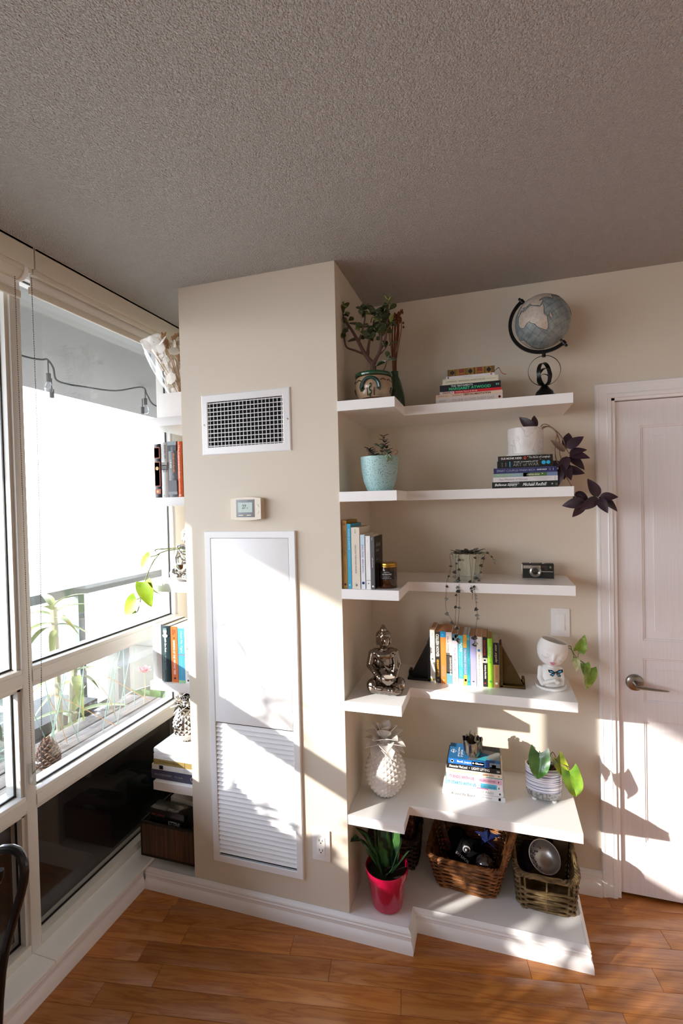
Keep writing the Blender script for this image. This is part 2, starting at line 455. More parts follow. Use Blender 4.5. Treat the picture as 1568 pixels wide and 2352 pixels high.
# ================================================================ DOOR
dr = sroot('door_1', 'white panelled interior door with raised panels')
YD = 2.2295
def door_mesh():
    g = G(); x0, x1, z0, z1 = .4765, 1.2465, .012, 2.03
    fields = [(1.06, 1.9296), (.808, .989), (.2302, .7361)]
    cols = [(.5705, .835), (.888, 1.1525)]
    bounds = []
    # stiles and rails as flat boxes, raised fields as stepped prisms
    zs = [z0] + sorted(v for f in fields for v in f) + [z1]
    g.box(x0, cols[0][0], YD, YD + .035, z0, z1); g.box(cols[1][1], x1, YD, YD + .035, z0, z1); g.box(cols[0][1], cols[1][0], YD, YD + .035, z0, z1)
    for a, b in [(z0, .2302), (.7361, .808), (.989, 1.06), (1.9296, z1)]:
        for c in cols: g.box(c[0], c[1], YD, YD + .035, a, b)
    for c in cols:
        for a, b in fields:
            def ring(i, d): return [(c[0] + i, YD + d, a + i), (c[1] - i, YD + d, a + i), (c[1] - i, YD + d, b - i), (c[0] + i, YD + d, b - i)]
            rows = [ring(0, 0), ring(.003, .004), ring(.007, .004), ring(.010, .009), ring(.014, .009), ring(.042, .003), ring(.043, .001)]
            g.grid(rows, close_u=True, smooth=False); g.add(rows[-1], [(0, 1, 2, 3)])
    return g
M_grain = ramp_mat('door_woodgrain', ('ShaderNodeTexNoise', {'Scale': 14.0, 'Detail': 3.0}, {}), [(.3, '#e6e1e3'), (.7, '#ece8e9')], .45, scale=(18, 1, .35), bump=.25, bd=.001)
door_mesh().obj('door_slab', M_grain, dr, angle=25)
M_nickel = mat('brushed_nickel', '#9b948c', .28, metal=1.0, var=.06)
hd = put('door_handle', G().lathe([(.0001, 0), (.024, .0), (.031, .004), (.033, .010), (.0335, .013)], 40, T=M.Translation((.5384, YD - .013, .8885)) @ M.Rotation(-PI / 2, 4, 'X')).mesh('door_handle', M_nickel), dr, label='brushed metal lever handle')
G().tube([(.5384, YD - .012, .8885), (.5384, YD - .055, .8885)], .011, 20).obj('handle_neck', M_nickel, hd)
g = G(); pts = []; rr = []
for k in range(13):
    t = k / 12; pts.append((.530 + .118 * t, YD - .054 + .010 * t * t, .8885 - .012 * t)); rr.append(.0125 * (1 - .62 * t ** 1.4) if k < 12 else .002)
g.tube(pts, rr, 14, flat=.62); g.obj('handle_lever', M_nickel, hd)
cs = sroot('trim_door', 'white moulded door casing')
prof = [(0, 0), (0, .012), (.004, .0165), (.011, .0165), (.0125, .0145), (.016, .0145), (.028, .011), (.040, .010), (.044, .013), (.0455, .011), (.0575, .010), (.0595, .006), (.0595, 0)]
# casing: profile across width (a) and depth out from the wall (d)
g = G(); xa, za = .403, 2.102; xb, xc = .403, 1.321
rows = []
for (px, pz, sx, sz) in ((.403, 0, 1, 0), (.403, 2.102, 1, -1), (1.321, 2.102, -1, -1), (1.321, 0, -1, 0)):
    rows.append([(px + sx * a, YB - d, pz + sz * a) for a, d in prof])
g.grid(rows, smooth=False); g.obj('door_casing', M_white, cs, angle=20)
g = G()
for x0, x1 in ((.4605, .4755), (1.2475, 1.2625)): g.box(x0, x1, YB - .001, 2.33, 0, 2.045)
g.box(.4605, 1.2625, YB - .001, 2.33, 2.033, 2.045)
for x0, x1 in ((.4755, .4765), (1.2465, 1.2475)): g.box(x0, x1, YD + .036, YD + .05, 0, 2.03)
g.obj('door_jamb', M_white, cs)
G().box(.46, 1.263, 2.34, 2.36, 0, 2.04).obj('door_backing', M_black, cs)

# ================================================================ WINDOWS
XF, XG = -1.55, -1.585
RAILS = [(.105, .142), (.600, .660), (1.035, 1.098), (2.475, 2.5485)]
def window(name, y0, y1, label, jamb0, jamb1):
    w = sroot(name, label)
    g = G()
    for y, wd in ((y0, jamb0), (y1 - jamb1, jamb1)):
        if wd: g.box(-1.645, XF, y, y + wd, .105, ZC, bev=.003)
    g.obj('frame_post', M_vinyl, w)
    ya, yb_ = y0 + jamb0, y1 - jamb1
    for a, b in RAILS:
        r = G(); r.box(-1.645, XF, ya, yb_, a, b, bev=.003)
        if a > .2 and a < 2: r.box(XF - .001, XF + .0025, ya, yb_, a + .012, b - .014)
        r.obj('frame_rail', M_vinyl, w)
    cells = [(.142, .600), (.660, 1.035), (1.098, 2.475)]
    for k, (a, b) in enumerate(cells):
        bd = G()   # glazing bead, black gasket line and glass
        for q in ((ya, ya + .011, a, b), (yb_ - .011, yb_, a, b), (ya, yb_, b - .011, b)): bd.box(-1.63, XF - .012, *q)
        bd.box(-1.63, XG, ya, yb_, a, a + .002)
        bd.obj('glazing_bead', M_vinyl, w)
        gs = G(); t = .004
        for q in ((ya + .011, ya + .011 + t, a, b), (yb_ - .011 - t, yb_ - .011, a, b), (ya + .011, yb_ - .011, a, a + t + .002), (ya + .011, yb_ - .011, b - .011 - t, b - .011)): gs.box(XG - .006, XG, *q)
        gs.obj('gasket', M_black, w)
        G().box(XG - .010, XG - .006, ya + .011, yb_ - .011, a + .002, b - .011).obj('pane', M_glass, w)
        if k == 0: G().box(XG - .040, XG - .030, ya, yb_, a, b).obj('spandrel_panel', mat('spandrel_black', '#0b0b0d', .35), w)
    return w
window('window_1', 1.256, 2.2095, 'tall three-pane window beside the niche shelves', .038, .085)
window('window_2', .34, 1.256, 'three-pane window left of the chain', .04, 0)
window('window_3', -.62, .29, 'three-pane window nearest the viewpoint', .04, .04)
window('ambient_window', -2.80, -.66, 'unseen wide three-pane window added behind the viewpoint for ambient light', .04, .04)  # unseen window, added to raise the ambient light in the room
struct(G().box(-1.66, XF - .012, .29, .34, .105, ZC).obj('trim_mullion', M_vinyl), 'grey white mullions between the windows')
# ================================================================ BLINDS
M_blind = mat('blind_cream', '#d3cbbc', .6, var=.015, vs=12)
M_fab = ramp_mat('blind_fabric', ('ShaderNodeTexNoise', {'Scale': 300.0}, {}), [(.3, '#e9e7e2'), (.7, '#f3f1ed')], .8)
M_chain = mat('chain_bronze', '#4c453d', .4, metal=.6)
M_clear = glass_mat('clear_plastic', (.9, .9, .88))
def blind(y0, y1, zlow, label, roll):
    ym = (y0 + y1) / 2
    t = thing('roller_blind', label, 'blind', (-1.51, ym, 2.47))
    g = G().box(-1.496, -1.486, y0, y1, 2.4726, ZC - .001, bev=.002); g.box(-1.545, -1.486, y0, y1, 2.538, ZC - .001); g.box(-1.514, -1.496, y0, y1, 2.456, 2.474, bev=.002)
    rel(g, t).obj('fascia', M_blind, t)
    rel(G().box(-1.5365, -1.5355, y0 + .02, y1 - .02, zlow + .02, 2.545), t).obj('fabric', M_fab, t)
    rel(G().box(-1.5425, -1.5295, y0 + .015, y1 - .015, zlow, zlow + .027, bev=.005), t).obj('bottom_bar', M_blind, t)
    if roll:
        g = G().lathe([(.0001, 0), (.031, 0), (.031, y1 - y0 - .05), (.0001, y1 - y0 - .05)], 28, T=M.Translation((-1.532, y0 + .02, 2.462)) @ M.Rotation(-PI / 2, 4, 'X'))
        rel(g, t).obj('roller', M_blind, t)
        g = G().lathe([(.0001, 0), (.033, 0), (.035, .004), (.035, .012), (.030, .018), (.0001, .018)], 28, T=M.Translation((-1.527, y1 - .03, 2.462)) @ M.Rotation(-PI / 2, 4, 'X'))
        rel(g, t).obj('clutch', M_white, t)
    return t
blind(1.305, 2.205, 2.402, 'cream roller blind pulled up over the window beside the niche shelves', False)
bl = blind(-.6, 1.30, 2.372, 'cream roller blind with a bead chain at the left edge of the photo', True)
# bead chain: two strands down to the tensioner
def strand(p, q, n, sag=0):
    return [V(p).lerp(V(q), k / n) + V((0, sag * math.sin(PI * k / n), 0)) for k in range(n + 1)]
g = G()
OCT = [(1, 0, 0), (-1, 0, 0), (0, 1, 0), (0, -1, 0), (0, 0, 1), (0, 0, -1)]; OF = [(0, 2, 4), (2, 1, 4), (1, 3, 4), (3, 0, 4), (2, 0, 5), (1, 2, 5), (3, 1, 5), (0, 3, 5)]
S1 = strand((-1.517, 1.252, 2.43), (-1.527, 1.262, .740), 280)
S2 = strand((-1.497, 1.297, 2.44), (-1.497, 1.272, .770), 280, .012)
S3 = strand((-1.527, 1.262, .740), (-1.497, 1.272, .770), 8, -.004)
for p in S1 + S2 + S3: g.add([(p[0] + a * .0027, p[1] + b * .0027, p[2] + c * .0027) for a, b, c in OCT], OF, 0, True)
stuff(rel(g, bl).obj('bead_chain', M_chain, bl, angle=0))
g = G().box(-1.545, -1.505, 1.258, 1.284, .700, .772, bev=.006)
rel(g, bl).obj('chain_tensioner', M_clear, bl)

# ================================================================ PILLAR FITTINGS
M_metalw = mat('white_enamel', '#eeeeef', .35, var=.01)
def mitred_frame(x0, x1, z0, z1, prof, yface):
    """rectangular frame on the pillar face: profile (inset from outer edge, depth out of wall)"""
    g = G(); rows = []
    for px, pz, sx, sz in ((x0, z0, 1, 1), (x1, z0, -1, 1), (x1, z1, -1, -1), (x0, z1, 1, -1)):
        rows.append([(px + sx * a, yface - d, pz + sz * a) for a, d in prof])
    g.grid(rows, close_v=True, smooth=False); return g
vt = thing('vent_grille', 'white rectangular air vent grille high on the pillar', 'vent', (-.9327, YC, 1.975))
rel(mitred_frame(-1.129, -.7365, 1.853, 2.0973, [(0, 0), (0, .003), (.004, .006), (.028, .0095), (.031, .008), (.031, -.002)], YC), vt).obj('frame', M_metalw, vt, angle=20)
G().box(-.166, .166, -.0004, -.0002, -.092, .091).obj('shade_sheet', mat('vent_shade', '#050506', .9), vt)  # black sheet on the wall stands in for shade inside the duct
bh = G().box(-.1655, .1655, -.0012, .0012, -.0016, .0016, bev=.0006).mesh('horizontal_blade', M_metalw)
bv = G().box(-.0013, .0013, -.0010, .0010, -.0915, .0895, bev=.0005).mesh('vertical_blade', M_metalw)
for k in range(11): put('horizontal_blade', bh, vt, (0, -.0065, -.0865 + k * .01715))
for k in range(20): put('vertical_blade', bv, vt, (-.1575 + k * .0166, -.0028, -.0008))
scw = G().lathe([(.0001, .0016), (.0032, .0012), (.0036, 0)], 12, T=M.Rotation(PI / 2, 4, 'X')).mesh('screw', M_nickel)
for x in (-.182, .183): put('screw', scw, vt, (x, -.0085, 0))

th = thing('thermostat', 'cream wall thermostat with a small grey screen on the pillar', 'thermostat', (-.9267, YC, 1.632))
M_cream = mat('thermostat_cream', '#ece2d2', .45, var=.01)
def pillow(w, h, d, bul, n=18):
    rows = []
    for i in range(n + 1):
        t = -1 + 2 * i / n; hh = h / 2 * (1 + bul * (1 - t * t)); rows.append((t * w / 2, hh))
    return [(x, z) for x, z in rows] + [(x, -z) for x, z in rows[::-1]]
pz = pillow(.1365, .082, .03, .14)
G().prism(pz, -.022, 0, 'y').obj('back_case', mat('thermostat_side', '#cdbda4', .5), th)
G().prism([(a * .96, b * .98) for a, b in pz], -.029, -.0215, 'y').obj('front_cover', M_cream, th)
G().box(-.041, .038, -.0305, -.029, -.033, .036, bev=.0006).obj('bezel', mat('thermostat_grey', '#8b8f95', .4), th)
G().box(-.0315, .030, -.0311, -.0303, -.014, .025).obj('lcd_screen', mat('lcd_green', '#b6c8c0', .25), th)
M_ink = mat('ink_black', '#1d1f22', .6)
text('27', (-.014, -.0314, .000), (1, 0, 0), (0, 0, 1), .018, .016, M_ink, th, 'lcd_digits', shear=.1)
text('c', (.007, -.0314, .000), (1, 0, 0), (0, 0, 1), .005, .006, M_ink, th, 'lcd_digits')
text('Honeywell', (-.012, -.0308, .0295), (1, 0, 0), (0, 0, 1), .022, .0032, mat('ink_white', '#f2f2f0', .6), th, 'brand_lettering')
for x in (-.029, .006): G().box(x, x + .020, -.0325, -.0303, -.027, -.0235, bev=.0006).obj('button', M_cream, th)
for s_, z in ((1, .006), (-1, -.010)): G().prism([(.047, z), (.057, z), (.052, z + s_ * .011)], -.0305, -.0288, 'y').obj('arrow_button', mat('arrow_cream', '#f5ecdc', .4), th)

ap = thing('access_panel', 'tall white utility access panel with louvred lower half on the pillar', 'access panel', (-.9275, YC, .863))
rel(mitred_frame(-1.127, -.728, .1827, 1.543, [(0, 0), (0, .010), (.002, .0125), (.026, .0125), (.0275, .011), (.0275, -.001)], YC), ap).obj('frame', M_metalw, ap, angle=20)
rel(G().box(-1.0985, -.7575, YC - .0115, YC - .001, .764, 1.5145, bev=.001), ap).obj('panel_door', M_metalw, ap)
rel(G().box(-1.0985, -.7575, YC - .0015, YC - .0005, .21, 1.5145), ap).obj('dark_backing', mat('louvre_dark', '#2c2b2a', .8), ap)
sm = G().prism([(-.0118, -.0040), (-.0105, -.0052), (-.0018, .0098), (-.0030, .0110)], -.171, .171, 'x').mesh('louvre_slat', M_metalw)
n = 29
for k in range(n): put('louvre_slat', sm, ap, (0, 0, .7575 - .863 - .0055 - k * (.5375 / n) - .006))

ol = thing('wall_outlet', 'white double wall outlet low on the pillar', 'outlet', (-.6543, YC, .329))
def plate(t, w, h, d): G().box(-w / 2, w / 2, -d, 0, -h / 2, h / 2, bev=.002).obj('cover_plate', M_metalw, t)
plate(ol, .0725, .119, .0065)
G().box(-.0165, .0165, -.0082, -.006, -.0335, .0335, bev=.001).obj('receptacle', mat('outlet_white', '#fafaf8', .35), ol)
for s_ in (1, -1):
    for x, hgt in ((-.0065, .0085), (.0065, .007)): G().box(x - .001, x + .001, -.0086, -.0080, s_ * .0185 - hgt / 2 + .002, s_ * .0185 + hgt / 2 + .002).obj('slot', M_black, ol)
    G().lathe([(.0001, .0004), (.0025, .0004), (.0025, 0)], 12, (0, 0, 0), T=M.Translation((0, -.0082, s_ * .0185 - .0075)) @ M.Rotation(PI / 2, 4, 'X')).obj('ground_hole', M_black, ol)

sw = thing('light_switch', 'white rocker light switch plate on the wall above the face planter', 'switch', (.261, YB, 1.1255))
plate(sw, .0725, .118, .0065)
G().box(-.0185, .0185, -.0075, -.006, -.0345, .0345, bev=.0008).obj('rocker_frame', M_metalw, sw)
G().box(-.0158, .0158, -.0025, .0025, -.0318, .0318, bev=.001).obj('rocker', mat('rocker_white', '#f2f1f0', .35), sw, (0, -.0075, 0), (math.radians(-4), 0, 0))

# ================================================================ BALCONY (seen through the windows)
M_conc = mat('balcony_concrete', '#72736f', .85, var=.10, vs=1.6, bump=(25, .2, .003))
struct(G().box(-3.41, -1.66, -6, 7.5, 2.60, 2.84).obj('trim_balcony_slab', M_conc), 'concrete balcony soffit outside the window')
struct(G().box(-3.6, -1.76, -6, 7.5, -.16, -.06).obj('floor_balcony', mat('balcony_floor', '#7d7a75', .8, var=.12, vs=3)), 'pale balcony floor outside')
struct(G().box(-1.76, -1.66, 2.36, 9.5, -.06, 2.84).box(-1.76, -1.66, -9.5, -2.92, -.06, 2.84).obj('wall_facade', mat('facade_grey', '#8a8783', .85, var=.05)), 'grey outer wall of the building along the balcony')
M_alu = mat('railing_paint', '#6f7775', .45, var=.03)
rl = thing('balcony_railing', 'grey metal balcony railing with clear glass seen through the window', 'railing', (-3.13, 3.0, -.06))
rel(G().box(-3.165, -3.095, -6, 7.5, .975, 1.045, bev=.006), rl).obj('top_rail', M_alu, rl)
rel(G().box(-3.15, -3.11, -6, 7.5, .02, .06), rl).obj('bottom_rail', M_alu, rl)
pm = G().box(-.03, .03, -.03, .03, 0, 1.04).mesh('post', M_alu)
for y in (-4.6, -3.1, -1.6, -.1, 1.4, 3.03, 4.5, 6.0): put('post', pm, rl, (0, y - 3.0, 0))
gm = G().box(-.004, .004, -.68, .68, .08, 1.0).mesh('glass_infill', glass_mat('railing_glass', (.90, .95, .96)))
for y in (-3.85, -2.35, -.85, .65, 2.2, 3.78, 5.25): put('glass_infill', gm, rl, (0, y - 3.0, 0))
# ================================================================ PLANT AND PROP HELPERS
def leaf_mesh(name, L, W, m, prof='ovate', fold=.25, droop=.3, n=8, thick=.0006, notch=0.0):
    """leaf blade along +Y from its stem point, upper side +Z; fold = V along midrib, droop = bend down to the tip"""
    f = {'ovate': lambda t: math.sin(PI * t ** .75) ** .8, 'lance': lambda t: math.sin(PI * t ** .62) ** 1.1,
         'heart': lambda t: (math.sin(PI * min(1, t * .86 + .14) ** .62)) ** .75 if t < 1 else 0, 'spoon': lambda t: math.sin(PI * t ** 1.35) ** .7,
         'strap': lambda t: min(1, t * 9) * (1 - t ** 4) ** .6, 'round': lambda t: math.sin(PI * t) ** .6}[prof]
    g = G(); top = []; bot = []
    for i in range(n + 1):
        t = i / n; w = max(.0004, W / 2 * f(min(.999, max(.001, t))))
        y = L * t; z = -droop * L * t * t; r1 = []; r2 = []
        for k in (-1, -.5, 0, .5, 1):
            yy = y - (notch * L * (1 - t) ** 6 * abs(k) if notch else 0)
            zz = z + abs(k) * w * fold
            r1.append((k * w, yy, zz + thick)); r2.append((k * w, yy, zz - thick))
        top.append(r1); bot.append(r2)
    g.grid(top); g.grid([r[::-1] for r in bot])
    edge = [r[0] for r in top] + [r[-1] for r in top][::-1]; edb = [r[0] for r in bot] + [r[-1] for r in bot][::-1]
    g.grid([edge, edb], close_u=True)
    return g.mesh(name, m, 60)

def orient(p, d, up=(0, 0, 1), roll=0.0, s=1.0):
    """matrix with +Y along d, +Z as near up as possible"""
    d = V(d).normalized(); up = V(up)
    x = d.cross(up)
    if x.length < 1e-4: x = d.cross(V((1, 0, 0)))
    x.normalize(); z = x.cross(d)
    T = M(((x.x, d.x, z.x, p[0]), (x.y, d.y, z.y, p[1]), (x.z, d.z, z.z, p[2]), (0, 0, 0, 1)))
    return T @ M.Rotation(roll, 4, 'Y') @ M.Scale(s, 4)

def curve(pts, n=16):
    """Catmull-Rom through pts"""
    P = [V(p) for p in pts]; P = [P[0] * 2 - P[1]] + P + [P[-1] * 2 - P[-2]]; out = []
    m_ = len(P) - 3; per = max(2, n // m_)
    for i in range(m_):
        a, b, c, d = P[i:i + 4]
        for k in range(per):
            t = k / per
            out.append(.5 * ((2 * b) + (c - a) * t + (2 * a - 5 * b + 4 * c - d) * t * t + (3 * b - a - 3 * c + d) * t ** 3))
    out.append(P[-2]); return out

M_soil = ramp_mat('potting_soil', ('ShaderNodeTexNoise', {'Scale': 260.0, 'Detail': 4.0}, {}), [(.3, '#120c08'), (.6, '#2e2118'), (.8, '#6b5138')], .95, bump=1.0, bd=.004)
M_ink = MATS['ink_black']

# ---- balcony plants: an unseen planter of shrubs added to block low sun, the dracaena and the string lights
M_shrub = mat('shrub_leaf', '#5d7a3c', .5, var=.3, vs=20)
M_shrub2 = mat('pale_leaf', '#8d9a58', .5, var=.25, vs=9)
M_cane = mat('cane_bark', '#a8a78d', .8, var=.15)
M_terra = mat('grey_planter', '#8f8d89', .8, var=.06)
pb = thing('sun_block_planter', 'unseen long grey planter of leafy shrubs added on the balcony to block low sun', 'planter', (-2.2, -.45, -.06))
G().box(-.20, .20, -1.30, 1.22, 0, .98, bev=.01).obj('planter_box', M_terra, pb)
lv = leaf_mesh('leaf', .10, .045, M_shrub, 'ovate', .2, .35, 5)
g = G(); rn = random.Random(3)
vs0 = [tuple(p.co) for p in lv.vertices]; fs0 = [tuple(p.vertices) for p in lv.polygons]
for k in range(560):
    y = rn.uniform(-1.3, 1.2); x = rn.uniform(-.2, .2); z = .94 + (rn.random() * .38 if y < .50 else abs(rn.gauss(0, .06)))
    T = orient((x, y, z), (rn.gauss(0, 1), rn.gauss(0, 1), rn.gauss(.2, .6)), roll=rn.uniform(-1, 1), s=rn.uniform(.7, 1.3))
    g.add(vs0, fs0, 0, True, T)
stuff(g.obj('foliage', M_shrub, pb, angle=0))

def dracaena(loc, canes, label, ls=1.0, cr=.017):
    t = thing('dracaena', label, 'plant', loc)
    G().lathe([(.0001, 0), (.11, 0), (.14, .24), (.135, .25), (.12, .22), (.0001, .22)], 24).obj('pot', M_terra, t)
    lm = leaf_mesh('leaf', .26, .05, M_shrub2, 'lance', .3, .75, 9)
    for (x, y, h, a, nl) in canes:
        p = curve([(x * .3, y * .3, .2), (x * .7, y * .7, .2 + h * .5), (x, y, h)], 10)
        G().tube(p, cr, 8).obj('cane', M_cane, t)
        for k in range(nl):
            th_ = a + k * 2.4; el = .9 - 1.1 * k / nl
            put('leaf', lm, t, T=orient((x, y, h - .012 * k), (math.cos(th_) * math.cos(el), math.sin(th_) * math.cos(el), math.sin(el)), s=ls * (.75 + .4 * ((k * 7) % 5) / 5)))
    return t
dracaena((-2.22, 2.02, -.06), [(.02, -.05, 1.20, .3, 11), (-.03, .12, .86, 1.4, 10), (.06, .02, .62, 2.1, 8)], 'pale green cane plant on the balcony behind the bead chain')
dracaena((-2.68, .05, -.06), [(.0, .03, 2.06, .3, 8), (.05, -.09, 1.78, 1.4, 7)], 'tall cane plant on the balcony outside the left window', .62, .007)
# ================================================================ BOOKS
def ink(c): return mat('ink_' + c.lstrip('#'), c, .55, var=.0)
def cov(c): return mat('cover_' + c.lstrip('#'), c, .42, var=.03, vs=60)
def pgs(c): return ramp_mat('pages_' + c.lstrip('#'), ('ShaderNodeTexNoise', {'Scale': 3.0, 'Detail': 2.0}, {}), [(.25, c), (.75, tuple(min(1, x * 1.18) for x in lin(c)[:3]))], .9, scale=(420, 3, 3))

def book(label, x, y, z, th_, h, d, cover, items=(), pages='#d8cdb6', lay=False, rz=0.0, hard=False, group=None, lean=0.0):
    """standing: x = left edge, spine faces the room at y; lying: x = left end, z = underside, thickness upwards"""
    t = thing('book', label, 'book', (0, 0, 0), 0, group)
    if lay: t.matrix_world = M.Translation((x, y, z)) @ M.Rotation(rz, 4, 'Z') @ M.Translation((h, 0, th_ / 2)) @ M.Rotation(-PI / 2, 4, 'Y')
    else: t.matrix_world = M.Translation((x + th_ / 2, y, z)) @ M.Rotation(rz, 4, 'Z') @ M.Rotation(lean, 4, 'Y')
    b = .0022 if hard else .0011; ov = .003 if hard else .0
    g = G()
    if hard:
        arc = [(-th_ / 2 + th_ * k / 8, -.0045 * math.sin(PI * k / 8)) for k in range(9)]
        g.prism(arc + [(th_ / 2, .004), (-th_ / 2, .004)], 0, h)
    else: g.box(-th_ / 2, th_ / 2, 0, .0015, 0, h)
    for s_ in (-1, 1):
        xa, xb = (-th_ / 2, -th_ / 2 + b) if s_ < 0 else (th_ / 2 - b, th_ / 2)
        g.box(xa, xb, .001, d, 0, h)
    g.obj('cover', cov(cover), t)
    G().box(-th_ / 2 + b, th_ / 2 - b, .0012, d - ov - .001, ov, h - ov).obj('pages', pgs(pages), t)
    yo = -.0048 if hard else -.0003
    for it in items:
        if it[0] == 'b':
            _, s0, s1, t0, t1, c = it
            G().box(-th_ / 2 + t0 * th_, -th_ / 2 + t1 * th_, yo - .0002, yo + (.0044 if hard else .0002), h * (1 - s1), h * (1 - s0)).obj('spine_band', ink(c), t)
        elif it[0] == 't':
            _, s, s0, s1, tc_, hf, c = it[:7]; kw = it[7] if len(it) > 7 else {}
            text(s, (-th_ / 2 + th_ * tc_ - hf * th_ / 2, yo - .0004, h * (1 - s0)), (0, 0, -1), (1, 0, 0), h * (s1 - s0), hf * th_, ink(c), t, 'spine_title', **kw)
        elif it[0] == 'u':
            _, s, sc_, tc_, w_, hh, c = it[:7]; kw = it[7] if len(it) > 7 else {}
            text(s, (-th_ / 2 + th_ * tc_ - w_ * th_ / 2, yo - .0004, h * (1 - sc_) - hh * h / 2), (1, 0, 0), (0, 0, 1), w_ * th_, hh * h, ink(c), t, 'spine_title', **kw)
        elif it[0] == 'd':
            _, sc_, tc_, r, c = it[:5]; k_ = it[5] if len(it) > 5 else 1.0
            G().lathe([(.0001, .0003), (r, .0003), (r, 0)], 20, T=M.Translation((-th_ / 2 + th_ * tc_, yo, h * (1 - sc_))) @ M.Rotation(PI / 2, 4, 'X'), sy=k_).obj('spine_emblem', ink(c), t)
    return t

B = dict(bold=.02)
# --- topmost shelf, lying stack (bottom to top)
gs = 'books lying in the stack on the topmost shelf'
z = SZ[0] + .0005
st = [
 ('pale pink wide paperback at the bottom of the stack under the globe shelf books', -.2085, .0255, .2515, .17, '#cfc3bd', [('t', 'OH SHE GLOWS EVERY DAY', .25, .88, .5, .42, '#a98f8b'), ('t', 'ANGELA', .05, .16, .5, .26, '#8d8583'), ('d', .955, .5, .005, '#b4372f', 1.0), ('d', .955, .5, .003, '#e6dcd6', 1.0)]),
 ('peach thin paperback with brown lettering, second from the bottom of the top shelf stack', -.2075, .012, .2505, .165, '#dcbfa6', [('t', 'The Practice of', .25, .40, .5, .5, '#6a4a36', dict(shear=.2)), ('t', 'TIBETAN MEDITATION', .415, .83, .5, .62, '#5a3426', B), ('t', 'DAGSAY TULKU', .03, .19, .5, .36, '#8b6c58')]),
 ('red and grey thin paperback, third from the bottom of the top shelf stack', -.192, .0105, .2305, .165, '#c9202c', [('b', 0, .24, 0, 1, '#cfc8c5'), ('t', 'FIREFLY', .05, .225, .5, .7, '#9b2b34', B), ('t', 'YOGA Mind & Body', .26, .62, .5, .75, '#e7d2cf')]),
 ('black paperback with large green lettering in the top shelf stack', -.192, .0255, .229, .16, '#10121d', [('t', 'THE TESTAMENTS', .19, .55, .76, .26, '#d5d8dc', B), ('t', 'MARGARET ATWOOD', .155, .84, .34, .42, '#3ec58c', B), ('d', .935, .5, .0035, '#3fae86'), ('b', .962, .97, .35, .65, '#c7cfd4')]),
 ('cream paperback with faint grey lettering, third from the top of the top shelf stack', -.181, .0222, .2095, .145, '#d3cfbb', [('t', 'KIMMERER', .06, .26, .5, .25, '#9c988a'), ('t', 'BRAIDING SWEETGRASS', .30, .77, .5, .3, '#8f8b7c'), ('b', .80, .95, .47, .51, '#8f8b7c')]),
 ('slim white booklet just under the ornate book of the top shelf stack', -.1673, .0095, .183, .14, '#d2d0d3', [('t', 'Milk & Tea', .36, .50, .5, .45, '#a5a3a8'), ('d', .05, .5, .003, '#4a4858'), ('d', .93, .5, .0028, '#93303a')]),
 ('ornate gold, black and red patterned book on top of the stack under the ceiling', -.160, .0262, .175, .12, '#8c6a2f', []),
]
for i, (lb, x, th_, ln, dp, c, its) in enumerate(st):
    bk = book(lb, x, 1.962, z, th_, ln, dp, c, its, lay=True, group=gs, pages='#cfc3ac' if i else '#d8d0c6')
    z += th_ + .0002
    if i == 6:
        for s0, s1, cc in ((0, .015, '#17130e'), (.985, 1, '#17130e')): G().box(-th_ / 2, th_ / 2, -.0006, 0, ln * (1 - s1), ln * (1 - s0)).obj('spine_band', ink(cc), bk)
        for k, f in enumerate((.10, .49, .88)):
            for q in (-.035, -.02, 0, .02, .035):
                hh = .3 + .5 * (1 - abs(q) / .035)
                G().box(-th_ / 2 * hh, th_ / 2 * hh, -.0008, 0, ln * (1 - f + q - .009), ln * (1 - f + q + .009)).obj('spine_ornament', ink('#15120f'), bk)
        for f in (.245, .355, .63, .74):
            pass
        for f in (.30, .685):
            G().box(-th_ / 2 * .92, th_ / 2 * .92, -.0008, 0, ln * (1 - f - .055), ln * (1 - f + .055)).obj('spine_panel', ink('#7a3320'), bk)
            text('GITA', (-.003, -.0012, ln * (1 - f) - .008), (0, 0, 1), (-1, 0, 0), .016, .006, ink('#c99a4a'), bk, 'spine_title')
        for f in (.04, .055, .155, .17, .20, .385, .40, .43, .565, .58, .59, .79, .805, .945, .96):
            G().box(-th_ / 2 * .97, th_ / 2 * .97, -.0007, 0, ln * (1 - f - .003), ln * (1 - f + .003)).obj('spine_stripe', ink('#2c2013'), bk)
        g = G(); g.tube([(V(p)) for p in curve([(.006, .05, -.001), (.008, .02, -.016), (-.01, .0, -.022), (-.022, -.004, -.03), (-.026, -.006, -.042)], 14)], .0014, 6, flat=.4)
        g.obj('ribbon_marker', mat('ribbon_red', '#8e2426', .6), bk)

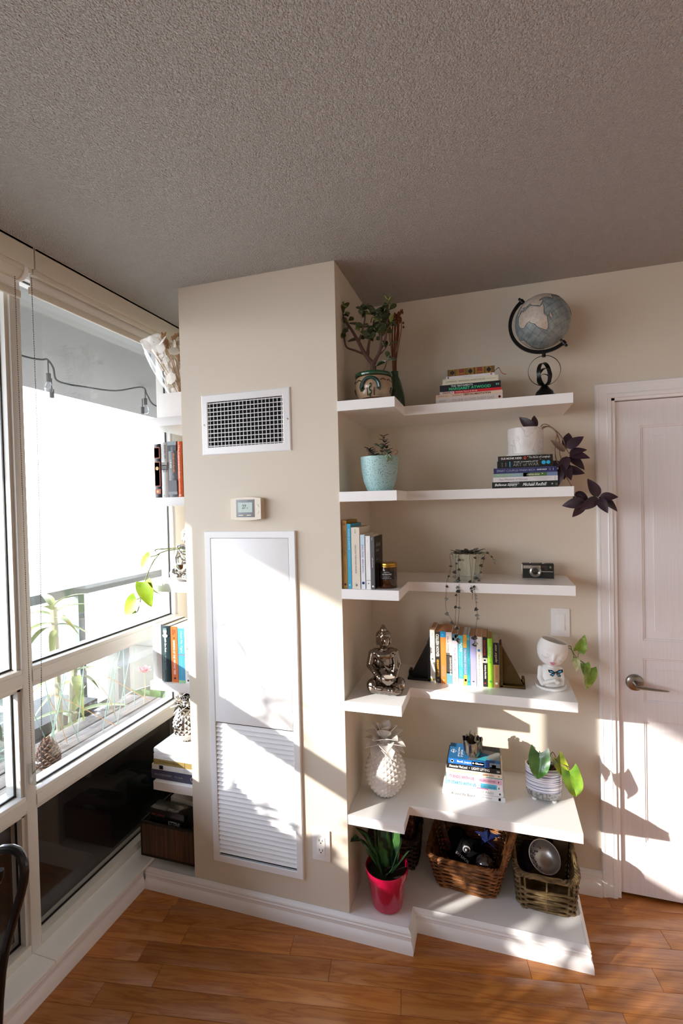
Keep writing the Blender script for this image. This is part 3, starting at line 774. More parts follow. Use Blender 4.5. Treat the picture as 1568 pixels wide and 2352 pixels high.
# --- second shelf, lying stack (bottom to top)
gs = 'books lying under the marble pot'
z = SZ[1] + .0005
st = [
 ('black paperback with white handwritten lettering at the bottom of the stack under the marble pot', -.0012, .0235, .2345, .16, '#1d211f', [('b', .27, .42, .55, .95, '#6d7272'), ('b', .30, .38, .1, .5, '#52585a'), ('b', .6, .66, .2, .9, '#50575a'), ('t', 'Bellevue Square', .04, .385, .5, .52, '#f4f4f2', dict(shear=.35, bold=.012)), ('t', 'Michael Redhill', .47, .83, .52, .52, '#f4f4f2', dict(shear=.35, bold=.012)), ('d', .91, .5, .003, '#a9aba8'), ('t', 'a novel', .955, .985, .5, .5, '#8f9290')]),
 ('white thin paperback with italic grey lettering, second from the bottom under the marble pot', .003, .0180, .2285, .16, '#dfdcdd', [('t', 'The Wisdom of Nurses', .09, .54, .5, .42, '#8d8990', dict(shear=.2)), ('t', 'Amie Archibald-Varley', .63, .88, .66, .26, '#a7a4a8'), ('t', 'and Sara Fung', .68, .84, .33, .24, '#a7a4a8'), ('b', .955, .96, .1, .9, '#9c9a9c')]),
 ('green and pale blue thin paperback in the middle of the stack under the marble pot', .003, .0135, .228, .16, '#8fae9a', [('b', .28, .46, 0, 1, '#8ea9b8'), ('b', .475, .84, 0, 1, '#4f6f3a'), ('b', .475, .56, 0, 1, '#8a8d3f'), ('b', .84, 1, 0, 1, '#6f83a8'), ('t', 'THE JOY OF MISSING OUT', .05, .43, .5, .55, '#b7cfc6'), ('t', 'CHRISTINA CROOK', .53, .73, .5, .45, '#e8e6cf', B), ('d', .77, .7, .002, '#f0efe4')]),
 ('navy blue paperback, third from the top under the marble pot', .0052, .0205, .2245, .155, '#262a5c', [('b', .035, .975, .08, .11, '#6b6f9a'), ('b', .035, .975, .89, .92, '#6b6f9a'), ('t', 'SMART COUPLES FINISH RICH', .05, .66, .5, .4, '#a9aed2'), ('t', 'DAVID BACH', .69, .84, .52, .3, '#e6e8f2', B), ('d', .89, .5, .004, '#aab0d4'), ('d', .89, .5, .003, '#262a5c'), ('b', .935, .945, .3, .7, '#aab0d4')]),
 ('black paperback with a turquoise bar and flowers, second from the top under the marble pot', .0184, .0262, .198, .15, '#141516', [('b', .225, .243, .12, .9, '#2f9fc0'), ('t', 'THE COMPLETE', .30, .74, .82, .17, '#c6c8c6', dict(shear=.2, bold=.02)), ('t', 'ART of WAR', .29, .75, .42, .45, '#8d8f86'), ('d', .835, .62, .0075, '#2aa7d6'), ('d', .915, .62, .0068, '#2aa7d6'), ('t', 'SUN TZU', .085, .10, .5, .6, '#b9bbb9'), ('t', 'SUN PIN', .15, .165, .5, .6, '#b9bbb9')]),
 ('black paperback with small white lettering and a red fruit, topmost under the marble pot', .0217, .0188, .194, .15, '#1b1b1c', [('t', 'SUE MONK KIDD', .06, .44, .5, .42, '#f0efec', B), ('d', .50, .5, .006, '#c9492f', .75), ('d', .50, .5, .002, '#f3ddc8'), ('t', 'The Book of Longings', .57, .95, .52, .5, '#e8e6e0'), ('d', .04, .55, .0009, '#e3c08a'), ('d', .24, .9, .0009, '#e3c08a'), ('d', .55, .75, .0014, '#e3b27a'), ('d', .70, .85, .001, '#e3c08a'), ('d', .78, .12, .0012, '#d8b27a'), ('d', .935, .88, .001, '#e3c08a')]),
]
for lb, x, th_, ln, dp, c, its in st:
    book(lb, x, 1.962, z, th_, ln, dp, c, its, lay=True, group=gs, pages='#cdc6b8'); z += th_ + .0002
Z_MARBLE = z

# --- third shelf, standing against the pillar side
gs = 'books standing beside the candle jar'
z = SZ[2] + .0003
book('golden yellow paperback standing leftmost beside the pillar on the candle shelf', -.5452, 1.752, z, .0178, .2565, .155, '#a87a22', [('t', 'WOMENS DEVOTIONAL', .15, .50, .72, .22, '#5b3216'), ('t', 'AND OTHER STORIES', .14, .52, .42, .24, '#6c3d1a'), ('t', 'ZANE', .66, .78, .55, .2, '#7a4a1e'), ('d', .055, .5, .005, '#8a5530'), ('d', .94, .5, .0045, '#3a2210')], pages='#7c2f18', group=gs)
book('bright turquoise thin paperback beside the golden one on the candle shelf', -.5262, 1.752, z, .0148, .2435, .155, '#3ba9cf', [('t', "I'M KIND OF AWESOME", .08, .40, .55, .42, '#cbe9f2'), ('t', 'a small book of joy', .42, .66, .5, .25, '#a9dcec'), ('b', .93, .955, .35, .65, '#cdebf4')], pages='#17606c', group=gs)
book('thick cream paperback with widely spaced black lettering on the candle shelf', -.5092, 1.751, z, .0318, .2305, .15, '#e2d8c8', [('t', 'KAUR', .03, .10, .5, .10, '#3a3632', B), ('t', 'HEALING THROUGH WORDS', .285, .75, .5, .17, '#3c3833'), ('b', .905, .97, .36, .62, '#cfc4b3'), ('d', .94, .56, .003, '#4a443d')], pages='#b6a791', group=gs)
book('pale blue and white thin paperback with blue script lettering on the candle shelf', -.4745, 1.752, z, .0162, .203, .14, '#e4e6ec', [('b', 0, .2, 0, 1, '#c4dcea'), ('t', 'RISING STRONG', .185, .42, .5, .45, '#3f66a4', dict(shear=.2)), ('t', 'BRENE BROWN', .455, .70, .5, .32, '#3f66a4'), ('d', .89, .5, .0052, '#2b57a8'), ('d', .89, .55, .003, '#eef0f4')], group=gs)
book('white thin paperback with a black line near its foot on the candle shelf', -.4548, 1.752, z, .0172, .198, .14, '#efeeec', [('t', 'the sun and her flowers', .29, .56, .5, .12, '#b9b4b0'), ('t', 'kaur', .07, .12, .5, .14, '#a6a19d'), ('b', .835, .84, 0, 1, '#2e2c2b'), ('d', .895, .5, .002, '#3d3a38')], group=gs)
bk = book('charcoal paperback standing nearest the candle jar', -.4367, 1.752, z, .0146, .1955, .14, '#55555a', [('t', 'milk and honey', .40, .59, .48, .3, '#e9e7e4', B), ('t', 'kaur', .02, .07, .48, .3, '#d9d7d4'), ('d', .945, .5, .0035, '#f2f0ec')], group=gs)
fx = .0146 / 2
G().box(fx - .0002, fx + .0004, .006, .138, .001, .1945).obj('front_cover', ink('#1c191a'), bk)
for s_, yy, zz, w_, h_ in (('milk and', .028, .155, .072, .016), ('honey', .028, .132, .045, .016), ('rupi kaur', .03, .104, .03, .006)):
    text(s_, (fx + .0007, yy, zz), (0, 1, 0), (0, 0, 1), w_, h_, ink('#b9b5b0'), bk, 'cover_title')

# --- fourth shelf, standing row between the bookends
gs = 'books standing between the bookends'
z = SZ[3] + .0003
D = lambda c: c
row = [
 ('white paperback with a cream edge, leftmost of the row between the bookends', -.2572, .0195, .2172, .13, '#ecebe6', [('t', 'The Psychology of Money', .05, .51, .45, .42, '#8d8a88'), ('d', .555, .45, .0035, '#5d6069'), ('t', 'MORGAN HOUSEL', .63, .88, .45, .16, '#4c4a4a'), ('b', 0, 1, .86, 1, '#d9d0ae'), ('b', .93, .96, 0, .8, '#b3a93c')]),
 ('dark charcoal paperback with white and yellow block lettering between the bookends', -.2362, .0205, .2102, .13, '#2e2926', [('t', 'COLLEEN HOOVER', .045, .49, .45, .62, '#f3f0ea', B), ('t', 'REMINDERS OF HIM', .545, .88, .45, .42, '#e5aa34', B), ('d', .945, .45, .0035, '#e9e5df'), ('d', .945, .45, .0026, '#2e2926')]),
 ('orange paperback with a blue top between the bookends', -.2150, .0222, .2135, .13, '#e5893c', [('b', 0, .115, 0, .97, '#1f93cc'), ('u', 'S', .065, .45, .2, .015, '#cfe9f6'), ('t', 'UGLY LOVE', .66, .87, .5, .5, '#c8a9b4'), ('t', 'more than a memory', .2, .62, .5, .2, '#eaa565'), ('d', .94, .5, .003, '#f3cf9d')]),
 ('cream and dark grey paperback with a sea picture at its foot between the bookends', -.1920, .0226, .2108, .13, '#e6dcd6', [('b', .445, .80, 0, .97, '#45413f'), ('b', .40, .455, 0, .6, '#6b665e'), ('b', .78, 1, 0, .97, '#6da5b4'), ('b', .785, .80, 0, .97, '#4a7c8c'), ('t', 'DELIA OWENS', .08, .395, .3, .27, '#3f3a38'), ('t', 'CRAWDADS SING', .485, .83, .72, .3, '#f6f4f0', B)]),
 ('pale pink paperback with a tree picture at the top between the bookends', -.1690, .0232, .2062, .13, '#e8d7e0', [('b', 0, .14, 0, .85, '#5f7d86'), ('b', .02, .08, .5, .85, '#4f7060'), ('b', .08, .13, .1, .4, '#d8dde0'), ('t', 'The IKIGAI Journey', .27, .75, .42, .42, '#8d7a92'), ('b', .86, .95, .35, .6, '#dba8a4')]),
 ('turquoise paperback with white lettering between the bookends', -.1442, .0186, .2005, .13, '#4fc4d4', [('b', .88, 1, 0, 1, '#e9f2f0'), ('t', 'NOW', .15, .34, .55, .7, '#eaf7f8', B), ('t', 'the power of today', .36, .64, .7, .22, '#dff3f5', B), ('t', 'a guide', .36, .6, .3, .2, '#dff3f5'), ('t', 'ECKHART', .7, .85, .5, .22, '#cdeef2')]),
 ('blue grey and yellow slim paperback between the bookends', -.1246, .0142, .2040, .13, '#6d93ae', [('b', 0, .255, 0, 1, '#e3a63f'), ('b', .80, 1, 0, 1, '#e3b158'), ('t', 'TEACHINGS ON LOVE', .28, .78, .5, .6, '#c9d6df'), ('b', .88, .925, .25, .8, '#efe9df')]),
 ('teal slim paperback with tiny dark lettering between the bookends', -.1098, .0108, .2032, .13, '#3aa3b4', [('b', .05, .10, 0, 1, '#7fb08c'), ('t', 'UNFOLLOW YOUR PASSION', .2, .46, .5, .35, '#1d6a78'), ('t', 'A COMPANION', .52, .78, .5, .3, '#1d6a78'), ('d', .93, .5, .0022, '#17505e')]),
 ('lavender paperback with a tiny black animal at its foot between the bookends', -.0978, .0232, .1985, .13, '#a9a7d2', [('t', 'The Little Book of Calm', .06, .62, .5, .2, '#c5c4e4'), ('d', .915, .5, .0036, '#1b1b22', .6)]),
 ('off white paperback with a blue dot and thin black lettering between the bookends', -.0732, .0212, .1988, .13, '#e4dfd4', [('d', .275, .45, .0052, '#3b8cc8'), ('t', 'YOUR MONEY OR YOUR LIFE', .35, .88, .45, .26, '#4a453f'), ('b', 0, 1, .9, 1, '#cfc5b2')]),
 ('black paperback with red and white lettering between the bookends', -.0515, .0200, .1990, .13, '#221f1f', [('b', 0, 1, 0, .1, '#d8d4cc'), ('t', 'Kitchen Confidential', .06, .37, .55, .4, '#b23a30', B), ('b', .42, .52, .12, 1, '#c9c5bd'), ('b', .45, .48, .3, .7, '#3a3634'), ('t', 'Anthony Bourdain', .56, .84, .55, .4, '#efece6', B), ('d', .93, .5, .003, '#b0343a')]),
 ('lime green hardcover with silver lettering between the bookends', -.0305, .0194, .1945, .125, '#93d62f', [('t', 'Undying', .16, .375, .5, .5, '#d4e6b4', B), ('d', .48, .5, .0035, '#6fae2c'), ('t', 'the wisdom of plants', .58, .82, .5, .22, '#b5e26f'), ('d', .875, .5, .0042, '#3f9a5c')]),
 ('black and tan paperback with gold handwriting, rightmost between the bookends', -.0095, .0220, .1795, .13, '#a5804f', [('b', 0, .49, 0, 1, '#121110'), ('t', 'sss style', .04, .44, .5, .45, '#d6c190', dict(shear=.5)), ('t', 'PAULO COELHO', .55, .80, .5, .25, '#8a6a40'), ('b', .885, .93, .3, .72, '#e9e4da')]),
]
for k, (lb, x, th_, h_, dp, c, its) in enumerate(row):
    book(lb, x, 2.012, z, th_, h_, dp, c, its, pages=('#b58a62' if k not in (6, 7, 12) else '#bdb3a4'), group=gs, hard=(k == 11))

# --- fifth shelf, lying stack (bottom to top)
gs = 'books lying under the metallic pot'
z = SZ[4] + .0005
st = [
 ('white wide paperback with black script at the bottom of the stack under the metallic pot', -.2150, .0190, .2415, .17, '#e9e8e8', [('t', 'Around the Board', .14, .53, .5, .62, '#3b3a3c', dict(shear=.35)), ('t', 'EMILY DELANEY', .62, .80, .5, .22, '#9a999b'), ('b', .895, .93, .2, .8, '#5a595c'), ('b', .90, .925, .27, .73, '#d9d8d9')]),
 ('white paperback with thin grey capitals, second from the bottom under the metallic pot', -.2120, .0205, .2315, .16, '#eeedee', [('t', 'THE NECTAR OF PAIN', .23, .84, .5, .5, '#a4a3a6'), ('d', .945, .5, .004, '#3e3e42', .8)]),
 ('white paperback with cyan lettering and watercolour wash under the metallic pot', -.2010, .0235, .2185, .155, '#f0eef0', [('b', 0, .02, 0, 1, '#8fc6cf'), ('b', .03, .5, .15, .85, '#bfe6ef'), ('b', .62, .90, .2, 1, '#58b6d6'), ('b', .55, .75, 0, .25, '#d98fae'), ('t', 'IT STARTS WITH US', .04, .54, .52, .52, '#2793b4', B), ('t', 'COLLEEN HOOVER', .58, .89, .5, .34, '#3f7f95', B), ('d', .935, .5, .0035, '#3a3f45', .6)]),
 ('white paperback with pink lettering and pink wash under the metallic pot', -.1990, .0240, .2165, .155, '#f2f0f2', [('b', 0, .015, 0, 1, '#8fc6cf'), ('b', .03, .45, .15, .8, '#f2d9e2'), ('b', .60, .99, .1, .9, '#e4b7c8'), ('t', 'IT ENDS WITH US', .06, .505, .55, .5, '#b94f7c', B), ('t', 'COLLEEN HOOVER', .57, .88, .5, .32, '#a6577c', B), ('d', .93, .5, .0035, '#3a3f45', .6)]),
 ('cream paperback with pale gold and red lettering under the metallic pot', -.1995, .0205, .2150, .15, '#e9dfcb', [('t', 'THE MAN WHO MISTOOK HIS WIFE', .05, .60, .5, .35, '#d9c59f'), ('t', 'OLIVER SACKS', .66, .86, .5, .35, '#b46a4c', B), ('d', .945, .5, .0034, '#c98a5c'), ('b', .72, 1, 0, .12, '#2d8a80')]),
 ('black paperback with white lettering, second from the top under the metallic pot', -.1965, .0215, .2080, .145, '#242427', [('t', 'Alexander MacLeod', .05, .39, .5, .5, '#eceae6', B), ('d', .43, .5, .0018, '#eceae6'), ('t', 'LIGHT LIFTING', .47, .80, .5, .48, '#eceae6', B), ('t', 'DIB', .93, .98, .45, .36, '#d8d6d2', B)]),
]
dy = (1.972, 1.974, 1.974, 1.974, 1.975, 1.972)
for i, (lb, x, th_, ln, dp, c, its) in enumerate(st):
    book(lb, x, dy[i], z, th_, ln, dp, c, its, lay=True, group=gs, pages='#e0d8c8'); z += th_ + .0002
gb = book('blue travel guide with a mountain lake cover, topmost under the metallic pot', -.1885, 1.970, z, .0205, .1980, .128, '#1d62a8', [('b', 0, .72, 0, 1, '#1f6fc4'), ('b', .46, .70, .1, .9, '#3aa4d8'), ('t', 'Banff, Jasper & Glacier', .175, .69, .5, .5, '#f2f5f8', B), ('d', .075, .5, .006, '#e6eef6'), ('d', .075, .5, .0045, '#1f6fc4'), ('b', .03, .12, .45, .55, '#e6eef6'), ('b', .73, .79, .05, .95, '#2b3f7a'), ('b', .80, 1, 0, 1, '#7d8487'), ('b', .84, .92, .2, .7, '#5cb8d0'), ('b', .80, 1, 0, .2, '#3d4449')], lay=True, group=gs, pages='#cfc8bb')
Z_RAKU = z + .0205
# printed front cover of the guide (faces up; local +X is up)
tx = .0205 / 2
def cover_patch(poly, c, lift=.0002):
    g = G().prism([(yy, .198 - s_ * .198) for s_, yy in poly], tx - .0002, tx + lift, 'x'); return g.obj('cover_print', ink(c), gb)
cover_patch([(0, 0), (1, 0), (1, .128), (0, .128)], '#2d78b4', .0002)
cover_patch([(.35, .0), (.60, .012), (.62, .055), (.45, .035)], '#6e7377', .0004)
cover_patch([(.55, .014), (.80, .010), (.86, .06), (.66, .04)], '#3fb7cb', .0005)
cover_patch([(.72, .03), (1, .02), (1, .128), (.70, .10), (.62, .075), (.80, .062)], '#8b8f8c', .0006)
cover_patch([(.62, .1), (1, .085), (1, .128), (.55, .128)], '#3c4548', .0007)
cover_patch([(.73, .002), (.90, .002), (.90, .018), (.73, .018)], '#263c78', .0008)
text('Banff, Jasper', (tx + .0009, .018, .198 - .168 * .198), (0, 1, 0), (0, 0, -1), .08, .010, ink('#eef3f8'), gb, 'cover_title', bold=.02)
text('& Glacier', (tx + .0009, .018, .198 - .235 * .198), (0, 1, 0), (0, 0, -1), .06, .010, ink('#eef3f8'), gb, 'cover_title', bold=.02)
for r, c in ((.011, '#e6eef6'), (.0085, '#2d78b4')):
    G().lathe([(.0001, .0004 if r > .01 else .0006), (r, .0004 if r > .01 else .0006), (r, 0)], 20, T=M.Translation((tx, .06, .198 - .085 * .198)) @ M.Rotation(PI / 2, 4, 'Y')).obj('cover_emblem', ink(c), gb)
G().box(tx, tx + .0008, .045, .075, .179, .183).obj('cover_emblem', ink('#e6eef6'), gb)

# --- window niche, second shelf
gs = 'hardcovers standing in the window niche'
z = SZ[1] + .0003
k1 = book('black leather style hardcover with orange and gold tooling, nearest the window', -1.3890, 1.768, z, .0345, .2300, .15, '#1b1a22', [('b', .06, .27, .10, .92, '#b9694e'), ('b', .075, .255, .18, .84, '#1d1b22'), ('b', .33, .79, .10, .92, '#b9694e'), ('b', .345, .775, .18, .84, '#1d1b22'), ('b', .84, .93, .10, .92, '#b9694e'), ('d', .455, .5, .008, '#e2c488'), ('b', .50, .64, .35, .65, '#d9bd83'), ('b', .13, .2, .4, .6, '#d9bd83'), ('d', .885, .5, .006, '#e2c488')], hard=True, group=gs)
book('grey white hardcover with a misty photograph on the spine in the window niche', -1.3523, 1.767, z, .0335, .2345, .15, '#c9c6c2', [('t', 'BAND OF', .05, .30, .68, .22, '#55534f', B), ('t', 'BROTHERS AND SONS', .04, .33, .25, .14, '#8b8984'), ('b', .36, .42, .15, .95, '#97938f'), ('b', .41, .50, .1, .9, '#6f6c6b'), ('b', .49, .54, .3, .8, '#a19e9b'), ('d', .965, .4, .002, '#6b6a68')], hard=True, group=gs)
book('slate grey hardcover with orange title in the window niche', -1.3160, 1.766, z, .0440, .2370, .155, '#5a5d61', [('b', 0, .07, .02, .98, '#93a0a6'), ('b', .07, .17, .02, .98, '#474a4f'), ('t', 'ENDGAME,', .22, .57, .66, .24, '#df8a45', B), ('t', '1945', .33, .48, .36, .2, '#e9e7e3', B), ('t', 'the missing last chapter', .10, .19, .5, .3, '#b9bcbd'), ('t', 'DAVID STAFFORD', .61, .66, .45, .45, '#a8abac'), ('b', .70, .90, .05, .95, '#6d7074'), ('b', .90, .95, .02, .98, '#94979a')], hard=True, group=gs)
book('bright orange hardcover with white script in the window niche', -1.2702, 1.766, z, .0225, .2345, .15, '#d9622f', [('t', 'The Correspondent', .06, .66, .5, .5, '#f4dfd0'), ('t', 'VIRGINIA EVANS', .73, .90, .5, .22, '#efb99a'), ('b', .955, .975, .3, .7, '#f0e6dc')], hard=True, group=gs)
book('white hardcover half hidden by the pillar, next to the orange one in the niche', -1.2468, 1.772, z, .0190, .2315, .15, '#e6e4e2', [('t', 'JULIE MORGANLY', .2, .5, .45, .2, '#8f9aa3')], hard=True, group=gs)
# --- window niche, fourth shelf
gs = 'books standing on the fourth niche shelf'
z = SZ[3] + .0003
book('white hardcover nearest the window with faint grey lettering on the niche shelf', -1.4165, 1.757, z, .0445, .2440, .16, '#ece8e4', [('t', 'Steve Jobs', .17, .36, .62, .2, '#8f8b88'), ('t', 'by Walter Isaacson', .42, .74, .62, .17, '#c9b5ae')], hard=True, pages='#e6ddcf', group=gs)
eb = book('dark green hardcover with a small white portrait on the spine in the window niche', -1.3692, 1.756, z, .0430, .2400, .165, '#21393e', [('t', 'Elon Musk', .31, .47, .52, .22, '#f0f4f4', B), ('t', 'by Walter Isaacson', .48, .78, .48, .20, '#8fa4a8')], hard=True, pages='#dccfba', group=gs)
g = G(); g.prism([(-.014, .200), (-.009, .192), (.010, .192), (.014, .200), (.006, .206), (.009, .215), (.008, .226), (.0, .231), (-.008, .226), (-.009, .215), (-.006, .206)], -.0056, -.0046, 'y'); g.obj('portrait_print', ink('#cfe0e0'), eb)
G().prism([(-.004, .190), (.004, .190), (.006, .172), (-.002, .168)], -.0056, -.0046, 'y').obj('portrait_print', ink('#e6eeee'), eb)
G().prism([(-.010, .222), (.010, .222), (.008, .231), (-.008, .231)], -.0059, -.0046, 'y').obj('portrait_print', ink('#5f8284'), eb)
book('orange paperback with white title in the window niche', -1.3240, 1.757, z, .0330, .2380, .15, '#e06f2c', [('t', 'ERIC', .06, .12, .62, .2, '#7a3a1a', B), ('t', 'BARKER', .05, .15, .36, .2, '#7a3a1a', B), ('d', .205, .5, .003, '#4a2412'), ('t', 'BARKING UP THE WRONG TREE', .25, .86, .5, .32, '#f7efe6', B), ('d', .93, .5, .005, '#2c2018')], group=gs, pages='#d9ccb6')
book('sky blue paperback with a red line in the window niche', -1.2890, 1.757, z, .0310, .2420, .15, '#4ba5cd', [('b', 0, .04, 0, 1, '#a9d7d2'), ('b', .955, 1, 0, 1, '#9fcf9f'), ('t', 'Hold Me Tight', .09, .47, .55, .42, '#d7ecf4', dict(shear=.2)), ('b', .50, .508, 0, 1, '#b43a4c'), ('t', 'SUE JOHNSON', .55, .86, .5, .16, '#8cc8e0')], group=gs, pages='#d9d6c6')
book('white paperback with bold black capitals beside the pillar in the window niche', -1.2565, 1.757, z, .0285, .2430, .15, '#f0efed', [('t', 'OUTLIVE', .125, .42, .5, .32, '#4a4a4d'), ('t', 'PETER ATTIA, MD', .56, .90, .5, .2, '#7e7e82'), ('d', .95, .5, .0042, '#2b2b2d')], group=gs, pages='#e3e0d0')
# --- window niche, lowest shelf stack (bottom to top)
gs = 'books lying under the silver pineapple'
z = SZ[4] + .0005
st = [
 ('thick slate blue book at the bottom of the stack under the silver pineapple', -1.4480, .0405, .222, '#4b4a60', [('t', 'AN AUTOBIOGRAPHY', .08, .48, .5, .22, '#b9b7c4'), ('t', 'M. K. Gandhi', .54, .72, .5, .18, '#b9b7c4'), ('d', .94, .5, .010, '#c3c1cc'), ('d', .94, .5, .007, '#5a596e')]),
 ('white book with a small black picture, second in the stack under the silver pineapple', -1.4440, .0225, .222, '#e3e1dd', [('b', .17, .26, .12, .9, '#232327'), ('b', .195, .235, .3, .75, '#b9b9b9'), ('b', .72, .84, .2, .9, '#d3d2cf'), ('t', 'DUTCH', .9, .96, .5, .35, '#a9a8a5')]),
 ('mustard yellow book in the middle of the stack under the silver pineapple', -1.4350, .0235, .212, '#a08a52', [('t', "The Omnivore's Dilemma", .13, .62, .62, .4, '#5f4f2a'), ('t', 'a natural history', .25, .5, .22, .2, '#c9b67c'), ('b', .74, .75, 0, 1, '#6c5b34')]),
 ('white book with a black logo, second from the top under the silver pineapple', -1.4335, .0215, .212, '#eceae6', [('t', 'COLLECTED STORIES', .25, .66, .4, .3, '#cfcac2'), ('b', .92, .98, .1, .7, '#2c2c2c')]),
]
for lb, x, th_, ln, c, its in st:
    book(lb, x, 1.762, z, th_, ln, .17, c, its, lay=True, group=gs, pages='#e2dac8'); z += th_ + .0003
t = thing('notebook', 'cushioned white notebook on top of the stack under the silver pineapple', 'notebook', (-1.331, 1.762, z), 0)
G().box(-.106, .116, 0, .235, 0, .026, bev=.010).obj('cover', mat('notebook_white', '#efece6', .5), t)
G().box(-.104, .117, .004, .234, .006, .020).obj('pages', pgs('#e8e2d4'), t)
text('MARCH', (-.07, .02, .0263), (.35, .94, 0), (-.94, .35, 0), .11, .014, ink('#d9cdb4'), t, 'cover_title')
Z_PINE = z + .026
# --- topmost niche shelf: white binders carrying the bouquet
t = thing('binder', 'plain white document box on the topmost narrow shelf by the window', 'box', (-1.312, 1.80, SZ[0] + .0003))
G().box(-.070, .080, 0, .25, 0, .1150, bev=.002).obj('box_body', mat('card_white', '#efece8', .6), t)
G().box(-.0735, -.0705, .002, .248, .001, .1140, bev=.001).obj('box_lid', mat('card_white2', '#e4e1dd', .6), t)
# ================================================================ OBJECTS ON THE SHELVES
def remesh(g, name, m, voxel, smooth=6, T=None):
    """fuse overlapping blobs into one continuous skin"""
    me = g.mesh(name + '_src', m, 0)
    o = bpy.data.objects.new(name + '_src', me); C.objects.link(o)
    r = o.modifiers.new('r', 'REMESH'); r.mode = 'VOXEL'; r.voxel_size = voxel; r.use_smooth_shade = True
    s_ = o.modifiers.new('s', 'SMOOTH'); s_.factor = .5; s_.iterations = smooth
    dg = bpy.context.evaluated_depsgraph_get()
    out = bpy.data.meshes.new_from_object(o.evaluated_get(dg)); out.name = name
    bpy.data.objects.remove(o); bpy.data.meshes.remove(me)
    for p in out.polygons: p.use_smooth = True
    return out

def limb(g, a, b, r0, r1, n=7):
    a, b = V(a), V(b)
    for k in range(n): g.ball(a.lerp(b, k / (n - 1)), r0 + (r1 - r0) * k / (n - 1), 10, 7)

# ---- jade plant in a painted pot
M_jadepot = mat('glazed_cream', '#a98f74', .2, var=.10, vs=35, coat=.6)
M_green = mat('glazed_green', '#12462a', .15, var=.12, vs=40, coat=.7)
M_brown = mat('glazed_brown', '#4a2416', .2, var=.2, coat=.6)
M_dgreen = mat('glazed_teal', '#0f3a35', .15, var=.15, coat=.7)
jp = thing('jade_plant', 'jade plant in a cream and green painted bowl pot on the topmost shelf', 'plant', (-.4315, 1.845, SZ[0]))
RP = [(.0001, 0), (.050, 0), (.053, .004), (.066, .030), (.0725, .058), (.071, .085), (.066, .100)]
G().lathe(RP, 40).obj('pot', M_jadepot, jp)
G().lathe([(.066, .099), (.0705, .101), (.0725, .107), (.071, .113), (.066, .115), (.061, .112), (.060, .098), (.0001, .096)], 40).obj('pot_rim', M_green, jp)
def rp(z):
    for (r0, z0), (r1, z1) in zip(RP, RP[1:]):
        if z0 <= z <= z1: return r0 + (r1 - r0) * (z - z0) / max(1e-6, z1 - z0)
    return .066
def onpot(a, z, lift=.0008): r = rp(z) + lift; return (r * math.cos(a), r * math.sin(a), z)
A0 = -PI / 2 + .04
hp = [onpot(A0 + .46 * math.sin(t), .050 + .036 * math.cos(t) if abs(t) < 1.9 else .05, .004) for t in [(-2.0 + 4.0 * k / 16) for k in range(17)]]
G().tube(hp, [.006 + .0035 * abs(k - 8) / 8 for k in range(17)], 10).obj('pot_handle', M_dgreen, jp)
sq = [onpot(A0 + .07 * math.sin(k * 1.1), .064 - k * .0042, .0015) for k in range(12)]
G().tube(sq, [.002 + .002 * (k % 3 == 0) for k in range(12)], 6).obj('painted_squiggle', M_green, jp)
for da in (-.18, .2): G().tube([onpot(A0 + da, .022 + .004 * k, .0003) for k in range(8)], .0022, 6).obj('painted_stroke', M_brown, jp)
for zz, rr in ((.014, .0026), (.097, .0016)): G().tube([onpot(k * 2 * PI / 40, zz, .0002) for k in range(40)], rr, 6, closed=True).obj('painted_band', M_brown, jp)
for a0 in (-1.25, -.85, .55, .95, 1.4):
    G().tube([onpot(A0 + a0 + k * .05, .083 - .0016 * abs(k - 3), .0003) for k in range(7)], .0022, 6).obj('painted_stroke', M_brown, jp)
for a0 in (-1.35, 1.35):
    for q in range(5):
        aa = q * 2 * PI / 5
        G().tube([onpot(A0 + a0 + .12 * math.cos(aa) * s_ / 3, .045 + .014 * math.sin(aa) * s_ / 3, .0006) for s_ in range(4)], [.001, .0028, .0025, .0008], 6).obj('painted_petal', M_brown if q % 2 else M_green, jp)
M_jstem = mat('jade_bark', '#5a4038', .7, var=.2, vs=60, bump=(160, .4))
M_jade = mat('jade_leaf', '#3d4a2c', .35, var=.35, vs=25, coat=.15)
M_jade2 = mat('jade_leaf_young', '#7d8a4a', .4, var=.2, vs=25)
def jb(pts, r): return G().tube(curve(pts, 14), [r[0] + (r[1] - r[0]) * k / (len(curve(pts, 14)) - 1) for k in range(len(curve(pts, 14)))], 8)
tips = []
def branch(pts, r0, r1):
    jb(pts, (r0, r1)).obj('branch', M_jstem, jp); return pts
branch([(0, 0, .095), (.0, 0, .14), (.002, 0, .160)], .013, .011)
branch([(-.002, 0, .158), (-.030, -.004, .193), (-.055, -.005, .245), (-.085, -.006, .300), (-.112, -.008, .345), (-.122, -.008, .395)], .009, .0025)
branch([(-.032, -.004, .195), (-.070, -.012, .212), (-.102, -.012, .228), (-.110, -.012, .262), (-.108, -.012, .29)], .005, .002)
branch([(-.055, -.005, .243), (-.038, -.01, .285), (-.026, -.012, .33), (-.028, -.012, .37)], .005, .002)
branch([(-.022, 0, .19), (-.018, .01, .24), (-.005, .015, .29), (.006, .015, .34)], .007, .002)
branch([(.002, 0, .158), (.028, 0, .205), (.034, -.004, .250), (.030, -.005, .300), (.035, -.005, .35)], .008, .0025)
branch([(.022, .004, .20), (.045, .004, .235), (.055, .004, .285), (.060, .004, .335), (.064, .004, .385)], .006, .002)
branch([(.012, .006, .18), (.040, .010, .205), (.056, .010, .225)], .003, .0015)
branch([(.030, -.03, .098), (.052, -.035, .125), (.062, -.036, .152)], .003, .0015)
jl = leaf_mesh('leaf', .034, .020, M_jade, 'spoon', .10, .15, 6, thick=.0018)
